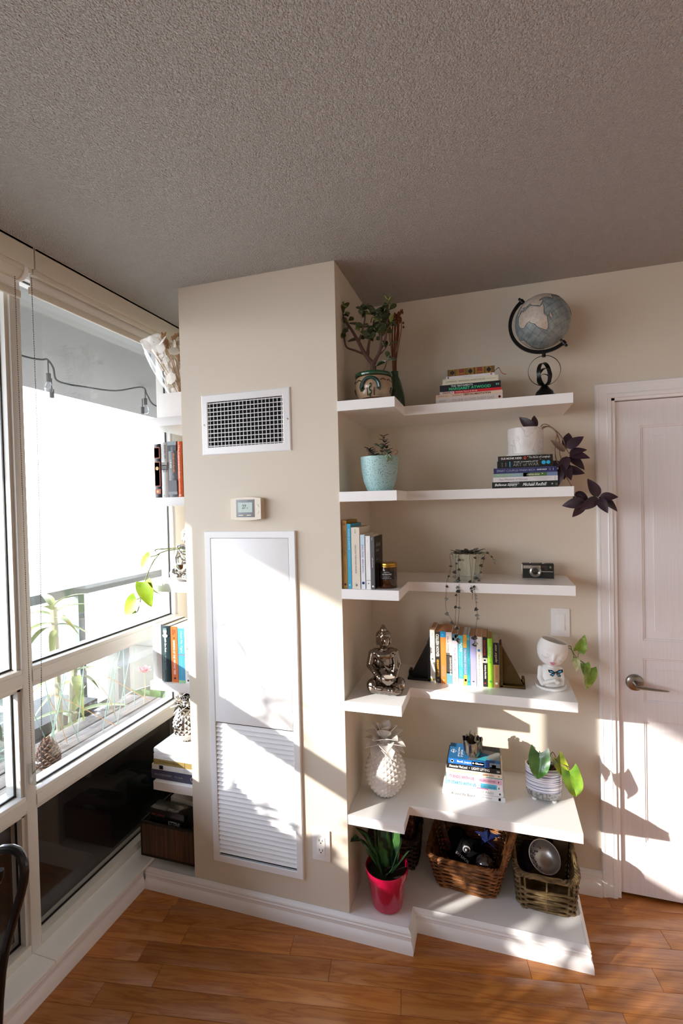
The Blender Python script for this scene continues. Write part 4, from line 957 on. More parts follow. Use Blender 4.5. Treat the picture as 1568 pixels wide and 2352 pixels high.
jl2 = leaf_mesh('leaf', .028, .017, M_jade2, 'spoon', .10, .15, 6, thick=.0016)
rn = random.Random(21)
clus = [(-.122, -.008, .395, 6), (-.116, -.008, .36, 7), (-.100, -.008, .325, 6), (-.108, -.012, .288, 6), (-.104, -.012, .262, 3), (-.028, -.012, .37, 6), (-.032, -.012, .345, 5), (-.03, -.01, .30, 4), (-.045, -.01, .275, 4), (.006, .015, .34, 7), (0, .015, .30, 6), (-.010, .012, .265, 4), (.035, -.005, .35, 7), (.030, -.005, .315, 7), (.033, -.005, .285, 6), (.030, -.004, .262, 4), (.064, .004, .385, 5), (.062, .004, .355, 7), (.058, .004, .315, 7), (.052, .004, .280, 5), (.056, .010, .225, 4), (.062, -.036, .152, 6)]
for (x, y, z, n_) in clus:
    a0 = rn.random() * 6
    for k in range(n_):
        a = a0 + k * 2.4; el = rn.uniform(-.5, 1.1)
        put('leaf', jl2 if (z > .38 or rn.random() < .12) else jl, jp, T=orient((x + rn.gauss(0, .006), y + rn.gauss(0, .006), z + rn.gauss(0, .007)), (math.cos(a) * math.cos(el), math.sin(a) * math.cos(el), math.sin(el)), roll=rn.gauss(0, .8), s=rn.uniform(.75, 1.2)))

# ---- green bottle with dried stems behind the jade plant
M_bglass = mat('green_bottle_glass', '#3c5a3c', .08, var=.05, trans=.55, coat=.3)
bt = thing('bottle_vase', 'tall green glass bottle with dried brown stems behind the jade plant', 'vase', (-.375, 1.985, SZ[0]))
G().lathe([(.0001, 0), (.036, 0), (.040, .01), (.038, .06), (.026, .11), (.016, .135), (.0155, .155), (.0145, .155), (.015, .135), (.0001, .13)], 24).obj('bottle', M_bglass, bt)
M_dry = mat('dried_stem', '#6e3a22', .8, var=.3, vs=60)
for k in range(13):
    a = k * 2.4; rr = .006 + .002 * k
    p = curve([(.004 * math.cos(a), .004 * math.sin(a), .05), (.008 * math.cos(a), .008 * math.sin(a), .2), (rr * math.cos(a) + .008, rr * math.sin(a), .32), (rr * 1.2 * math.cos(a + .4) + .010, rr * 1.2 * math.sin(a + .4), .395 - .006 * (k % 5))], 12)
    G().tube(p, .0016, 5).obj('dried_stem', M_dry, bt)
    q = p[-1]
    g = G()
    for j in range(4): g.ball((q[0] + rn.gauss(0, .006), q[1] + rn.gauss(0, .006), q[2] - .012 * j), (.004, .004, .006), 6, 5)
    g.obj('seed_head', M_dry, bt)

# ---- globe
def globe_mat():
    m = bpy.data.materials.new('globe_map'); m.use_nodes = True
    n, l = m.node_tree.nodes, m.node_tree.links; b = n['Principled BSDF']; b.inputs['Roughness'].default_value = .4
    tc = n.new('ShaderNodeTexCoord')
    z = n.new('ShaderNodeTexNoise'); z.inputs['Scale'].default_value = 40; z.inputs['Detail'].default_value = 6; l.new(tc.outputs['Object'], z.inputs['Vector'])
    r = n.new('ShaderNodeValToRGB'); r.color_ramp.elements[0].color = lin('#6e7b80'); r.color_ramp.elements[1].color = lin('#98a19f'); r.color_ramp.elements[0].position = .3; r.color_ramp.elements[1].position = .7
    l.new(z.outputs['Fac'], r.inputs[0])
    # graticule: thin lines every 15 degrees
    s_ = n.new('ShaderNodeSeparateXYZ'); l.new(tc.outputs['Object'], s_.inputs[0])
    at = n.new('ShaderNodeMath'); at.operation = 'ARCTAN2'; l.new(s_.outputs['Y'], at.inputs[0]); l.new(s_.outputs['X'], at.inputs[1])
    nv = n.new('ShaderNodeVectorMath'); nv.operation = 'NORMALIZE'; l.new(tc.outputs['Object'], nv.inputs[0])
    s2 = n.new('ShaderNodeSeparateXYZ'); l.new(nv.outputs[0], s2.inputs[0])
    la = n.new('ShaderNodeMath'); la.operation = 'ARCSINE'; l.new(s2.outputs['Z'], la.inputs[0])
    fac = None
    for src in (at, la):
        f = n.new('ShaderNodeMath'); f.operation = 'PINGPONG'; f.inputs[1].default_value = math.radians(7.5); l.new(src.outputs[0], f.inputs[0])
        c = n.new('ShaderNodeMath'); c.operation = 'LESS_THAN'; c.inputs[1].default_value = .008; l.new(f.outputs[0], c.inputs[0])
        if fac is None: fac = c
        else:
            mx_ = n.new('ShaderNodeMath'); mx_.operation = 'MAXIMUM'; l.new(fac.outputs[0], mx_.inputs[0]); l.new(c.outputs[0], mx_.inputs[1]); fac = mx_
    mm = n.new('ShaderNodeMath'); mm.operation = 'MULTIPLY'; mm.inputs[1].default_value = .55; l.new(fac.outputs[0], mm.inputs[0])
    mx = n.new('ShaderNodeMix'); mx.data_type = 'RGBA'; mx.inputs[7].default_value = lin('#2e302f')
    l.new(mm.outputs[0], mx.inputs[0]); l.new(r.outputs[0], mx.inputs[6]); l.new(mx.outputs[2], b.inputs['Base Color'])
    return m
M_blackm = mat('black_metal', '#121212', .35, metal=.3, var=.05)
gl = thing('globe', 'antique style desk globe on a black ringed stand on the topmost shelf', 'globe', (.2, 2.055, SZ[0]), 0)
GC = V((-.0035, 0, .3065)); GR = .1015
TILT = M.Rotation(math.radians(-38), 4, 'Y') @ M.Rotation(math.radians(-6), 4, 'X')   # axis leans to upper left as seen from the room
Tg = M.Translation(GC) @ TILT
ball = G().ball((0, 0, 0), GR, 48, 28).obj('sphere', globe_mat(), gl); ball.matrix_local = Tg
# land masses: outlines in degrees (lon, lat) relative to the meridian facing the room
africa = [(-17, 15), (-16, 21), (-10, 30), (-6, 35), (0, 36), (10, 37), (11, 33), (20, 31), (25, 32), (32, 31), (35, 27), (38, 20), (43, 12), (51, 12), (48, 5), (42, -2), (39, -7), (40, -15), (35, -22), (32, -28), (26, -34), (19, -35), (16, -28), (12, -17), (13, -8), (9, 0), (9, 4), (4, 6), (-5, 5), (-8, 4), (-14, 9)]
eurasia = [(-9, 37), (-9, 43), (-1, 44), (-4, 48), (3, 51), (9, 54), (12, 58), (5, 60), (12, 66), (25, 71), (40, 68), (60, 70), (80, 73), (105, 77), (130, 73), (150, 70), (150, 60), (135, 54), (127, 40), (121, 30), (108, 20), (105, 10), (98, 10), (94, 18), (88, 22), (80, 14), (77, 8), (73, 18), (67, 25), (57, 26), (52, 24), (59, 22), (55, 17), (45, 13), (42, 17), (35, 28), (35, 36), (27, 37), (23, 38), (19, 42), (12, 45), (18, 40), (12, 38), (8, 44), (3, 42), (-1, 37)]
madag = [(49, -12), (50, -16), (47, -25), (44, -23), (44, -17)]
austral = [(114, -22), (122, -17), (131, -12), (142, -11), (146, -19), (153, -27), (149, -37), (140, -37), (130, -32), (116, -35)]
samer = [(-80, 0), (-75, 11), (-60, 9), (-50, 0), (-35, -7), (-40, -22), (-55, -35), (-68, -53), (-74, -40), (-71, -18)]
namer = [(-165, 65), (-125, 70), (-80, 68), (-60, 52), (-80, 28), (-97, 26), (-88, 16), (-105, 20), (-124, 42), (-150, 60)]
LON0 = 42
M_land = ramp_mat('globe_land', ('ShaderNodeTexNoise', {'Scale': 90.0, 'Detail': 5.0}, {}), [(.3, '#b3a596'), (.7, '#c9bfb2')], .45)
def sph(lo, la, r):
    a = math.radians(lo - LON0 - 90); b_ = math.radians(la)
    return V((r * math.cos(b_) * math.cos(a), r * math.cos(b_) * math.sin(a), r * math.sin(b_)))
def inside(p, poly):
    c = False; j = len(poly) - 1
    for i in range(len(poly)):
        (xi, yi), (xj, yj) = poly[i], poly[j]
        if (yi > p[1]) != (yj > p[1]) and p[0] < (xj - xi) * (p[1] - yi) / (yj - yi + 1e-12) + xi: c = not c
        j = i
    return c
def land(poly, name):
    # densify the outline, triangulate in the map plane with bmesh, subdivide, then lift onto the sphere
    bm = bmesh.new(); vs = [bm.verts.new((a, b_, 0)) for a, b_ in poly]; bm.faces.new(vs)
    bmesh.ops.triangulate(bm, faces=bm.faces[:])
    for _ in range(5):
        es = [e for e in bm.edges if e.calc_length() > 7]
        if not es: break
        bmesh.ops.subdivide_edges(bm, edges=es, cuts=1); bmesh.ops.triangulate(bm, faces=bm.faces[:])
    for v_ in bm.verts: v_.co = sph(v_.co.x, v_.co.y, GR + .0004)
    o = G().bm(bm).obj(name, M_land, ball, angle=60); return o
for nm, pl_ in (('africa', africa), ('eurasia', eurasia), ('island', madag), ('australia', austral), ('south_america', samer), ('north_america', namer)):
    land(pl_, 'land_' + nm)
    pts = []
    for (a, b_), (c, d) in zip(pl_, pl_[1:] + pl_[:1]):
        k_ = max(1, int(math.hypot(c - a, d - b_) / 4))
        for q in range(k_): pts.append(sph(a + (c - a) * q / k_, b_ + (d - b_) * q / k_, GR + .0004))
    G().tube(pts, .0007, 4, closed=True).obj('coast_line', mat('coast_ink', '#2b2724', .6), ball)
# meridian arm, pivots and stand
def gp(ang, r): return TILT @ V((r * math.cos(ang), 0, r * math.sin(ang)))
arm = [GC + gp(PI / 2 + PI * k / 40, .119) for k in range(41)]
g = G(); rows = []
for k in range(41):
    d = gp(PI / 2 + PI * k / 40, 1.0); w = TILT @ V((0, 1, 0))
    rows.append([tuple(arm[k] + d * a + w * b_) for a, b_ in ((-.0065, -.004), (.0065, -.004), (.0065, .004), (-.0065, .004))])
g.grid(rows, close_u=True, smooth=False); g.add(rows[0], [(0, 1, 2, 3)]); g.add(rows[-1], [(3, 2, 1, 0)]); g.obj('meridian_arm', M_blackm, gl)
for s_ in (1, -1):
    p0, p1 = GC + gp(s_ * PI / 2, .1005), GC + gp(s_ * PI / 2, .131)
    G().tube([p0, p1], .0045, 10).tube([GC + gp(s_ * PI / 2, .112), GC + gp(s_ * PI / 2, .126)], .0085, 12).ball(GC + gp(s_ * PI / 2, .133), .0055, 10, 8).obj('pivot', M_blackm, gl)
G().tube([(-.0005, 0, .170), (-.0005, 0, .197)], .007, 12).obj('arm_clamp', M_blackm, gl)
def ring(c, r, w, ax, th_=.0012, n=44):
    g = G(); rows = []
    for k in range(n):
        a = 2 * PI * k / n; d = V((math.cos(a) * math.cos(ax), math.cos(a) * math.sin(ax), math.sin(a))); nn = V((-math.sin(ax), math.cos(ax), 0))
        rows.append([tuple(V(c) + d * (r + s_) + nn * q) for s_, q in ((0, -w), (th_, -w), (th_, w), (0, w))])
    g.grid(rows, close_u=True, close_v=True, smooth=False); return g
ring((0, 0, .117), .058, .0035, 0.0).obj('stand_ring', M_blackm, gl)
ring((0, 0, .103), .0435, .008, 1.0).obj('stand_ring', M_blackm, gl)
ring((0, 0, .092), .033, .007, 2.2).obj('stand_ring', M_blackm, gl)
ring((0, 0, .081), .022, .004, .35).obj('stand_ring', M_blackm, gl)
G().lathe([(.0001, 0), (.047, 0), (.047, .010), (.043, .020), (.034, .024), (.031, .036), (.022, .044), (.010, .060), (.0001, .060)], 32).obj('base', M_blackm, gl)

# ---- teal speckled pot with succulent
M_teal = ramp_mat('teal_speckle', ('ShaderNodeTexVoronoi', {'Scale': 165.0, 'Randomness': 1.0}, {}), [(.0, '#101c1e'), (.19, '#142022'), (.23, '#9fc3c4'), (1.0, '#a9cccb')], .45, interp='LINEAR')
tp = thing('succulent_pot', 'pale teal speckled pot with a small succulent on the second shelf', 'plant', (-.411, 1.825, SZ[1]))
G().lathe([(.0001, 0), (.046, 0), (.050, .006), (.0625, .040), (.0695, .080), (.0722, .125), (.0722, .1305), (.0690, .1305), (.0685, .118), (.0001, .116)], 44).obj('pot', M_teal, tp)
G().lathe([(.0001, .1185), (.0686, .1178)], 24).obj('soil', M_soil, tp)
M_suc = mat('succulent_green', '#4d5f46', .5, var=.3, vs=30); M_sst = mat('succulent_stem', '#8a5340', .6, var=.2)
M_sucp = mat('succulent_pale', '#7f9178', .5, var=.15)
sl_ = leaf_mesh('leaf', .024, .009, mat('succulent_dark', '#2c2622', .5, var=.3), 'lance', .2, .1, 5, thick=.001); sb_ = leaf_mesh('leaf', .018, .013, M_sucp, 'round', .05, .1, 5, thick=.003); sg_ = leaf_mesh('leaf', .026, .013, M_suc, 'spoon', .1, .1, 5, thick=.0012)
for pts, kind in (([(.02, -.01, .118), (.035, -.02, .145), (.028, -.022, .175), (.022, -.024, .205)], 0), ([(.0, -.01, .118), (-.02, -.02, .140), (-.034, -.025, .160)], 0), ([(.03, -.02, .118), (.055, -.035, .142), (.074, -.040, .150), (.079, -.042, .140), (.070, -.044, .132)], 1), ([(.03, -.03, .118), (.045, -.055, .135), (.052, -.075, .118)], 2), ([(.01, 0, .118), (.012, -.006, .16), (.0, -.01, .175)], 3)):
    p = curve(pts, 12); G().tube(p, .0016, 6).obj('stem', M_sst, tp)
    if kind == 1: continue
    for k in range(2, len(p), 1 if kind != 3 else 2):
        for q in (0, 1):
            a = k * 1.9 + q * PI
            put('leaf', (sl_, None, sb_, sg_)[kind] if (kind != 0 or k > 4) else sg_, tp, T=orient(p[k], (math.cos(a), math.sin(a) * .8 - .1, .45 if kind != 2 else -.5), s=rn.uniform(.6, 1.1)))

# ---- marble pot with purple trailing plant
M_marble = ramp_mat('marble', ('ShaderNodeTexNoise', {'Scale': 9.0, 'Detail': 8.0, 'Distortion': 1.6}, {}), [(.30, '#d7d3cf'), (.47, '#e3e0dc'), (.495, '#c4c1be'), (.52, '#e0dcd8'), (.8, '#cfcac6')], .35)
mp_ = thing('marble_planter', 'white marble pot with a purple trailing plant on the second shelf book stack', 'plant', (.1265, 2.042, Z_MARBLE + .0003))
G().lathe([(.0001, .008), (.064, .008), (.0655, .010), (.0662, .108), (.0650, .1095), (.060, .1095), (.059, .095), (.0001, .095)], 44).obj('pot', M_marble, mp_)
G().lathe([(.0001, 0), (.071, 0), (.0725, .002), (.0725, .009), (.0705, .010), (.0001, .010)], 44).obj('saucer', mat('saucer_white', '#dedad5', .5), mp_)
M_purp = mat('tradescantia_leaf', '#33202a', .42, var=.35, vs=30); M_pst = mat('tradescantia_stem', '#7d6350', .6, var=.35, vs=140)
pu = leaf_mesh('leaf', .066, .036, M_purp, 'ovate', .22, .30, 8)
pu2 = leaf_mesh('leaf', .062, .024, mat('tradescantia_dry', '#6e5548', .6, var=.3), 'ovate', .35, .30, 8)
vines = [[(.045, -.02, .10), (.062, -.03, .118), (.082, -.035, .112), (.105, -.04, .085), (.118, -.045, .045), (.116, -.05, .005), (.124, -.055, -.03)],
         [(.040, .0, .10), (.072, -.02, .112), (.103, -.03, .095), (.130, -.035, .058), (.138, -.04, .025), (.150, -.045, .0)],
         [(.05, -.03, .10), (.085, -.035, .108), (.107, -.045, .08), (.101, -.05, .035), (.100, -.055, .0), (.108, -.06, -.035), (.128, -.062, -.068), (.148, -.062, -.112), (.158, -.064, -.128)],
         [(.158, -.064, -.128), (.161, -.072, -.150), (.172, -.078, -.175), (.200, -.080, -.180), (.226, -.082, -.176), (.240, -.084, -.166)]]
for v_ in vines: G().tube(curve(v_, 24), .0021, 7).obj('vine', M_pst, mp_)
lf = [((.124, -.055, -.03), (.1, -.3, -.9), 0), ((.150, -.045, .0), (.9, -.2, .35), 0), ((.150, -.045, -.005), (.8, -.4, -.05), 0), ((.148, -.05, -.012), (.75, -.3, -.55), 0), ((.140, -.05, -.01), (-.3, -.6, -.75), 0), ((.135, -.045, .01), (-.6, -.3, .6), 1), ((.12, -.055, -.03), (-.75, -.4, -.3), 0), ((.125, -.058, -.035), (.3, -.6, -.6), 0), ((.108, -.06, -.035), (-.8, -.5, -.2), 0), ((.112, -.06, -.04), (.85, -.3, -.30), 0), ((.140, -.046, .022), (.7, -.2, .5), 0), ((.128, -.06, -.06), (.95, -.2, -.1), 0), ((.118, -.06, -.055), (-.3, -.4, -.85), 0),
      ((.161, -.072, -.150), (.55, -.1, -.8), 0), ((.196, -.08, -.180), (-.95, -.2, -.12), 0), ((.192, -.08, -.18), (-.5, -.2, -.85), 0), ((.165, -.07, -.145), (.8, -.2, -.5), 0), ((.236, -.084, -.166), (-.75, -.3, -.6), 0), ((.240, -.084, -.165), (.85, -.2, -.5), 0), ((.242, -.084, -.164), (.95, -.3, .05), 0), ((.238, -.084, -.164), (-.35, -.2, .8), 0), ((.240, -.086, -.17), (.2, -.7, -.6), 0), ((.03, .0, .11), (-.75, -.2, .65), 0), ((.030, .01, .11), (.2, .1, .95), 0), ((.14, -.04, .02), (.2, .2, .9), 0)]
for p, d, w in lf: put('leaf', pu2 if w else pu, mp_, T=orient(p, d, up=(rn.gauss(0, .25), -.9, .45), roll=rn.gauss(0, .25), s=rn.uniform(.85, 1.15)))

# ---- candle jar
M_amber = mat('amber_glass', '#7a3c08', .08, var=.05, trans=.85, coat=.4)
cj = thing('candle_jar', 'amber glass candle jar with a gold lid and black label', 'candle', (-.3835, 1.806, SZ[2]))
G().lathe([(.0001, .003), (.030, .003), (.0328, .001), (.0342, .006), (.0342, .074), (.032, .079), (.032, .082), (.030, .082), (.031, .074), (.031, .007), (.0001, .006)], 40).obj('glass_jar', M_amber, cj)
G().lathe([(.0001, .0075), (.0305, .0075), (.0305, .036), (.0001, .036)], 32).obj('wax', mat('candle_wax', '#b06a20', .5, sub=.2), cj)
M_gold = mat('gold_lid', '#b98d3c', .25, metal=1.0)
G().lathe([(.0335, .079), (.0345, .080), (.0345, .084), (.0335, .0855), (.0345, .087), (.0340, .0925), (.032, .094), (.0001, .094)], 40).obj('lid', M_gold, cj)
M_label = mat('label_black', '#1b1817', .6)
g = G(); g.grid([[(.0346 * math.cos(a), .0346 * math.sin(a), z) for a in [-2.35 + 1.7 * k / 16 for k in range(17)]] for z in (.034, .066)]); g.obj('label', M_label, cj)
for s_, z, w_, h_ in (('MARTHA', .0595, .020, .0028), ('my beautiful', .0495, .038, .0075), ('soy wax candle', .0425, .026, .003), ('HAND POURED WITH LOVE', .0375, .036, .0022)):
    vs, fs, x0, x1, y0, y1 = text_mesh(s_, .01, .2 if 'my' in s_ else 0)
    g = G(); g.add([(.0350 * math.cos(-1.5 + ((p[0] - x0) / (x1 - x0) - .5) * w_ / .035), .0350 * math.sin(-1.5 + ((p[0] - x0) / (x1 - x0) - .5) * w_ / .035), z + (p[1] - y0) / (y1 - y0) * h_) for p in vs], fs)
    me = bpy.data.meshes.new('label_lettering'); me.from_pydata(g.v, [], g.f); me.materials.append(ink('#d8d2c6')); put('label_lettering', me, cj)

# ---- ribbed cream pot with string of hearts
M_cer = mat('cream_ceramic', '#b9b8a4', .25, var=.04, coat=.5)
rb = thing('hearts_planter', 'pale scalloped ceramic pot with trailing string of hearts on the middle shelf', 'plant', (-.1005, 2.046, SZ[2]))
rows = []
for r, z, f in ((.0001, 0, 0), (.041, 0, 0), (.042, .004, 0), (.042, .016, 0), (.0455, .018, 0), (.047, .021, 1), (.053, .045, 1), (.058, .075, 1), (.064, .100, 1), (.068, .108, 1.6), (.066, .108, 1.6), (.060, .098, .6), (.056, .085, 0), (.0001, .085, 0)):
    rows.append([((r + .0022 * f * abs(math.sin(8 * 2 * PI * k / 128)) - .001 * f) * math.cos(2 * PI * k / 128), (r + .0022 * f * abs(math.sin(8 * 2 * PI * k / 128)) - .001 * f) * math.sin(2 * PI * k / 128), z + (.0025 * (abs(math.sin(8 * 2 * PI * k / 128)) - .5) if f > 1 else 0)) for k in range(128)])
G().grid(rows, close_u=True).obj('pot', M_cer, rb)
G().lathe([(.0001, .094), (.057, .0935)], 20).obj('soil', M_soil, rb)
M_hst = mat('heart_stem', '#4a3428', .7, var=.2); M_hl = ramp_mat('heart_leaf', ('ShaderNodeTexVoronoi', {'Scale': 500.0}, {}), [(.2, '#2a2621'), (.5, '#33302a'), (.8, '#55584b')], .5); M_hl2 = ramp_mat('heart_leaf_pale', ('ShaderNodeTexVoronoi', {'Scale': 500.0}, {}), [(.2, '#4c4a44'), (.6, '#8d8f84')], .5)
hl = leaf_mesh('leaf', .0125, .0125, M_hl, 'heart', .1, .1, 6, notch=.25); hl2 = leaf_mesh('leaf', .0125, .0125, M_hl2, 'heart', .1, .1, 6, notch=.25)
yf = -.098
strs = [([(-.050, -.03, .10), (-.068, -.045, .106), (-.063, -.07, .07), (-.068, -.08, .03), (-.078, yf, .002), (-.080, yf - .015, -.04), (-.082, yf - .018, -.10), (-.060, yf - .018, -.145), (-.050, yf - .018, -.170)], [.28, .42, .55, .68, .8, .9, 1]),
        ([(-.035, -.04, .10), (-.045, -.066, .106), (-.043, -.074, .06), (-.046, -.08, .02), (-.040, yf, -.005), (-.040, yf - .018, -.06), (-.045, yf - .018, -.12), (-.046, yf - .018, -.175), (-.038, yf - .018, -.210), (-.036, yf - .018, -.225)], [.15, .22, .3, .36, .42, .48, .55, .62, .8, .88, .93, .97, 1]),
        ([(-.025, -.045, .10), (-.032, -.068, .106), (-.034, -.076, .05), (-.030, -.085, .01), (-.031, yf - .015, -.02), (-.030, yf - .018, -.08), (-.036, yf - .018, -.15), (-.038, yf - .018, -.19)], [.2, .3, .4, .45, .6, .75]),
        ([(.025, -.045, .10), (.034, -.066, .105), (.030, -.075, .05), (.028, -.085, .01), (.028, yf - .012, -.02), (.032, yf - .018, -.07), (.036, yf - .018, -.12), (.029, yf - .018, -.17), (.024, yf - .018, -.21), (.026, yf - .018, -.235)], [.16, .28, .32, .38, .42, .46, .5, .54, .58, .62, .68, .72, .88, .9, .98, 1]),
        ([(.045, -.03, .10), (.066, -.045, .106), (.060, -.06, .08), (.050, -.075, .04), (.044, -.085, .01)], [.4, .6, .75, .9, 1]),
        ([(.02, -.04, .10), (.01, -.07, .105), (.015, -.08, .02), (.014, yf, -.005), (.020, yf - .015, -.03), (.018, yf - .018, -.06)], [.5, .62, .72, .8]),
        ([(.050, .0, .10), (.070, -.02, .112), (.088, -.03, .10), (.100, -.035, .085), (.104, -.036, .068)], [.3, .55, .8])]
for pts, at in strs:
    p = curve(pts, 40); G().tube(p, .0007, 5).obj('trailing_stem', M_hst, rb)
    for f in at:
        q = p[min(len(p) - 1, int(f * (len(p) - 1)))]
        for s_ in ((1, -1) if rn.random() < .3 else (rn.choice((1, -1)),)):
            put('leaf', hl2 if rn.random() < .35 else hl, rb, T=orient(q, (s_ * .9 + rn.gauss(0, .2), -.45 + rn.gauss(0, .2), rn.gauss(-.1, .4)), up=(rn.gauss(0, .3), -1, .6), s=rn.uniform(.55, 1.2)))
for k in range(26):
    a = k * 2.4; r = .012 + .045 * (k / 26) ** .6
    put('leaf', hl2 if k % 4 == 0 else hl, rb, T=orient((r * math.cos(a), r * math.sin(a), .101 + rn.random() * .018), (math.cos(a), math.sin(a), .5), s=rn.uniform(.9, 1.7)))

# ---- vintage camera
cm = thing('camera', 'vintage compact film camera, black and chrome, on the middle shelf', 'camera', (.1680, 2.0885, SZ[2]))
M_chr = mat('chrome', '#b9b7b2', .22, metal=1.0, var=.04); M_leath = mat('camera_leatherette', '#191919', .6, bump=(900, .5, .0006)); M_cgrey = mat('camera_dark_metal', '#3b3634', .35, metal=.7)
G().box(-.0595, .0595, 0, .034, .0018, .0625, bev=.004).obj('body', M_cgrey, cm)
G().box(-.060, .060, -.0006, .0345, 0, .0035, bev=.0012).box(-.0603, -.0575, -.0008, .034, .002, .060, bev=.001).obj('chrome_edge', M_chr, cm)
G().box(-.0555, .0560, -.0012, .001, .005, .0405).obj('leatherette', M_leath, cm)
G().box(-.0555, .0100, -.0014, .001, .0425, .0545).obj('faceplate', M_chr, cm)
G().box(.0125, .0560, -.0013, .001, .034, .0545).obj('meter_window', mat('camera_black', '#0e0e0e', .3), cm)
g = G()
for i in range(6):
    for j in range(4 if i > 2 else 2): g.box(.0150 + i * .0037, .0163 + i * .0037, -.0016, -.0011, .0505 - j * .0042, .0517 - j * .0042)
g.obj('meter_dots', M_chr, cm)
G().box(.0395, .0550, -.0020, .001, .0375, .0535, bev=.0006).obj('viewfinder', glass_mat('viewfinder_glass', (.55, .6, .58)), cm)
G().box(.0425, .0495, -.0016, -.001, .0440, .0525).obj('viewfinder_pane', mat('vf_pale', '#aab0a8', .2), cm)
G().box(.0150, .0555, -.0018, .001, .0285, .0318, bev=.0005).obj('trim_bar', M_chr, cm)
ln_ = G().lathe([(.0215, 0), (.0228, .001), (.0228, .006), (.0215, .0072), (.0195, .0074), (.0190, .0125), (.0165, .0135), (.0150, .0125), (.0148, .0095), (.0118, .0088), (.0110, .0075)], 44, T=M.Translation((-.0105, 0, .0310)) @ M.Rotation(PI / 2, 4, 'X')).obj('lens_barrel', M_chr, cm)
G().lathe([(.0001, .0078), (.006, .0082), (.0118, .0070)], 32, T=M.Translation((-.0105, 0, .0310)) @ M.Rotation(PI / 2, 4, 'X')).obj('lens_glass', mat('lens_black', '#0a0908', .05, coat=1.0), cm)
G().lathe([(.0125, .0100), (.0140, .0100)], 32, T=M.Translation((-.0105, 0, .0310)) @ M.Rotation(PI / 2, 4, 'X')).obj('lens_ring', mat('lens_ring_black', '#141312', .4), cm)
for x, w_, h_ in ((-.028, .0028, .0035), (.022, .010, .0018)): G().lathe([(.0001, h_), (w_, h_), (w_, 0)], 16, (x, .012, .0625)).obj('shutter_button', M_chr, cm)
# ---- seated figures (two castings of the same kind)
def buddha_mesh(name, m, H):
    g = G()
    # crossed legs
    limb(g, (-.07, .02, .13), (-.19, -.10, .13), .115, .10); limb(g, (.07, .02, .13), (.19, -.10, .13), .115, .10)
    limb(g, (-.20, -.11, .10), (.08, -.24, .085), .082, .065); limb(g, (.20, -.11, .10), (-.08, -.22, .10), .082, .065)
    limb(g, (.08, -.24, .075), (.16, -.23, .065), .06, .042); limb(g, (-.08, -.23, .11), (-.16, -.21, .12), .055, .038)
    g.ball((0, .0, .045), (.25, .22, .055), 20, 10)
    # torso, shoulders, neck
    g.ball((0, .05, .24), (.165, .145, .14), 18, 12); g.ball((0, .05, .40), (.150, .120, .17), 18, 12); g.ball((0, .05, .52), (.165, .11, .10), 18, 12)
    limb(g, (-.12, .05, .555), (.12, .05, .555), .075, .075)
    limb(g, (0, .045, .58), (0, .035, .67), .060, .056)
    # arms down to the bowl
    for s_ in (-1, 1):
        limb(g, (s_ * .170, .05, .55), (s_ * .215, .03, .38), .062, .054); limb(g, (s_ * .215, .03, .38), (s_ * .125, -.18, .275), .052, .038)
        limb(g, (s_ * .125, -.18, .275), (s_ * .06, -.24, .235), .040, .032, 4)
        for q in range(4): limb(g, (s_ * (.10 - q * .018), -.245, .262 - q * .014), (s_ * .015, -.295, .235 - q * .016), .014, .010, 4)
    # robe folds
    for k in range(5):
        pts = curve([(-.16 + k * .012, -.05, .56 - k * .012), (-.06 + k * .02, -.10, .44 - k * .02), (.08, -.095, .34 - k * .03), (.17, -.05, .30 - k * .03)], 10)
        g.tube(pts, .010, 6)
    for k in range(3): g.tube(curve([(.12 + .02 * k, -.07, .56), (.13 + .02 * k, -.10, .42), (.10 + .03 * k, -.12, .30)], 8), .010, 6)
    # head
    g.ball((0, .02, .765), (.098, .108, .125), 20, 14); g.ball((0, .0, .72), (.078, .085, .085), 16, 10)
    g.ball((0, -.085, .755), (.016, .026, .034), 10, 8); g.ball((0, -.088, .74), (.020, .016, .012), 10, 8)     # nose
    g.ball((0, -.078, .702), (.030, .016, .010), 10, 8)                                                       # lips
    for s_ in (-1, 1):
        g.ball((s_ * .038, -.074, .775), (.024, .016, .010), 10, 8); g.tube(curve([(s_ * .012, -.090, .79), (s_ * .04, -.086, .802), (s_ * .07, -.060, .79)], 6), .007, 6)
        g.ball((s_ * .100, .03, .735), (.016, .028, .065), 10, 8)
    # hair cap with curls and topknot
    g.ball((0, .035, .80), (.106, .108, .10), 20, 12); g.ball((0, .03, .905), (.055, .055, .055), 14, 10); g.ball((0, .03, .955), (.028, .028, .032), 10, 8)
    for i in range(4):
        for k in range(16):
            a = 2 * PI * k / 16 + i * .2; el = .15 + i * .33
            p = V((.108 * math.cos(el) * math.cos(a), .035 + .110 * math.cos(el) * math.sin(a), .80 + .102 * math.sin(el)))
            if p.y > -.075 + (.0 if el > .4 else .06): g.ball(p, .014, 6, 5)
    zm = -.010
    g.v = [(x * H, y * H, max(z, .0) * H) for x, y, z in g.v]
    return remesh(g, name, m, H * .0085, 2)
M_bronze = mat('polished_nickel', '#8f857c', .12, metal=1.0, var=.08, vs=12)
M_silver = mat('polished_silver', '#d0cdc8', .10, metal=1.0, var=.05, vs=12)
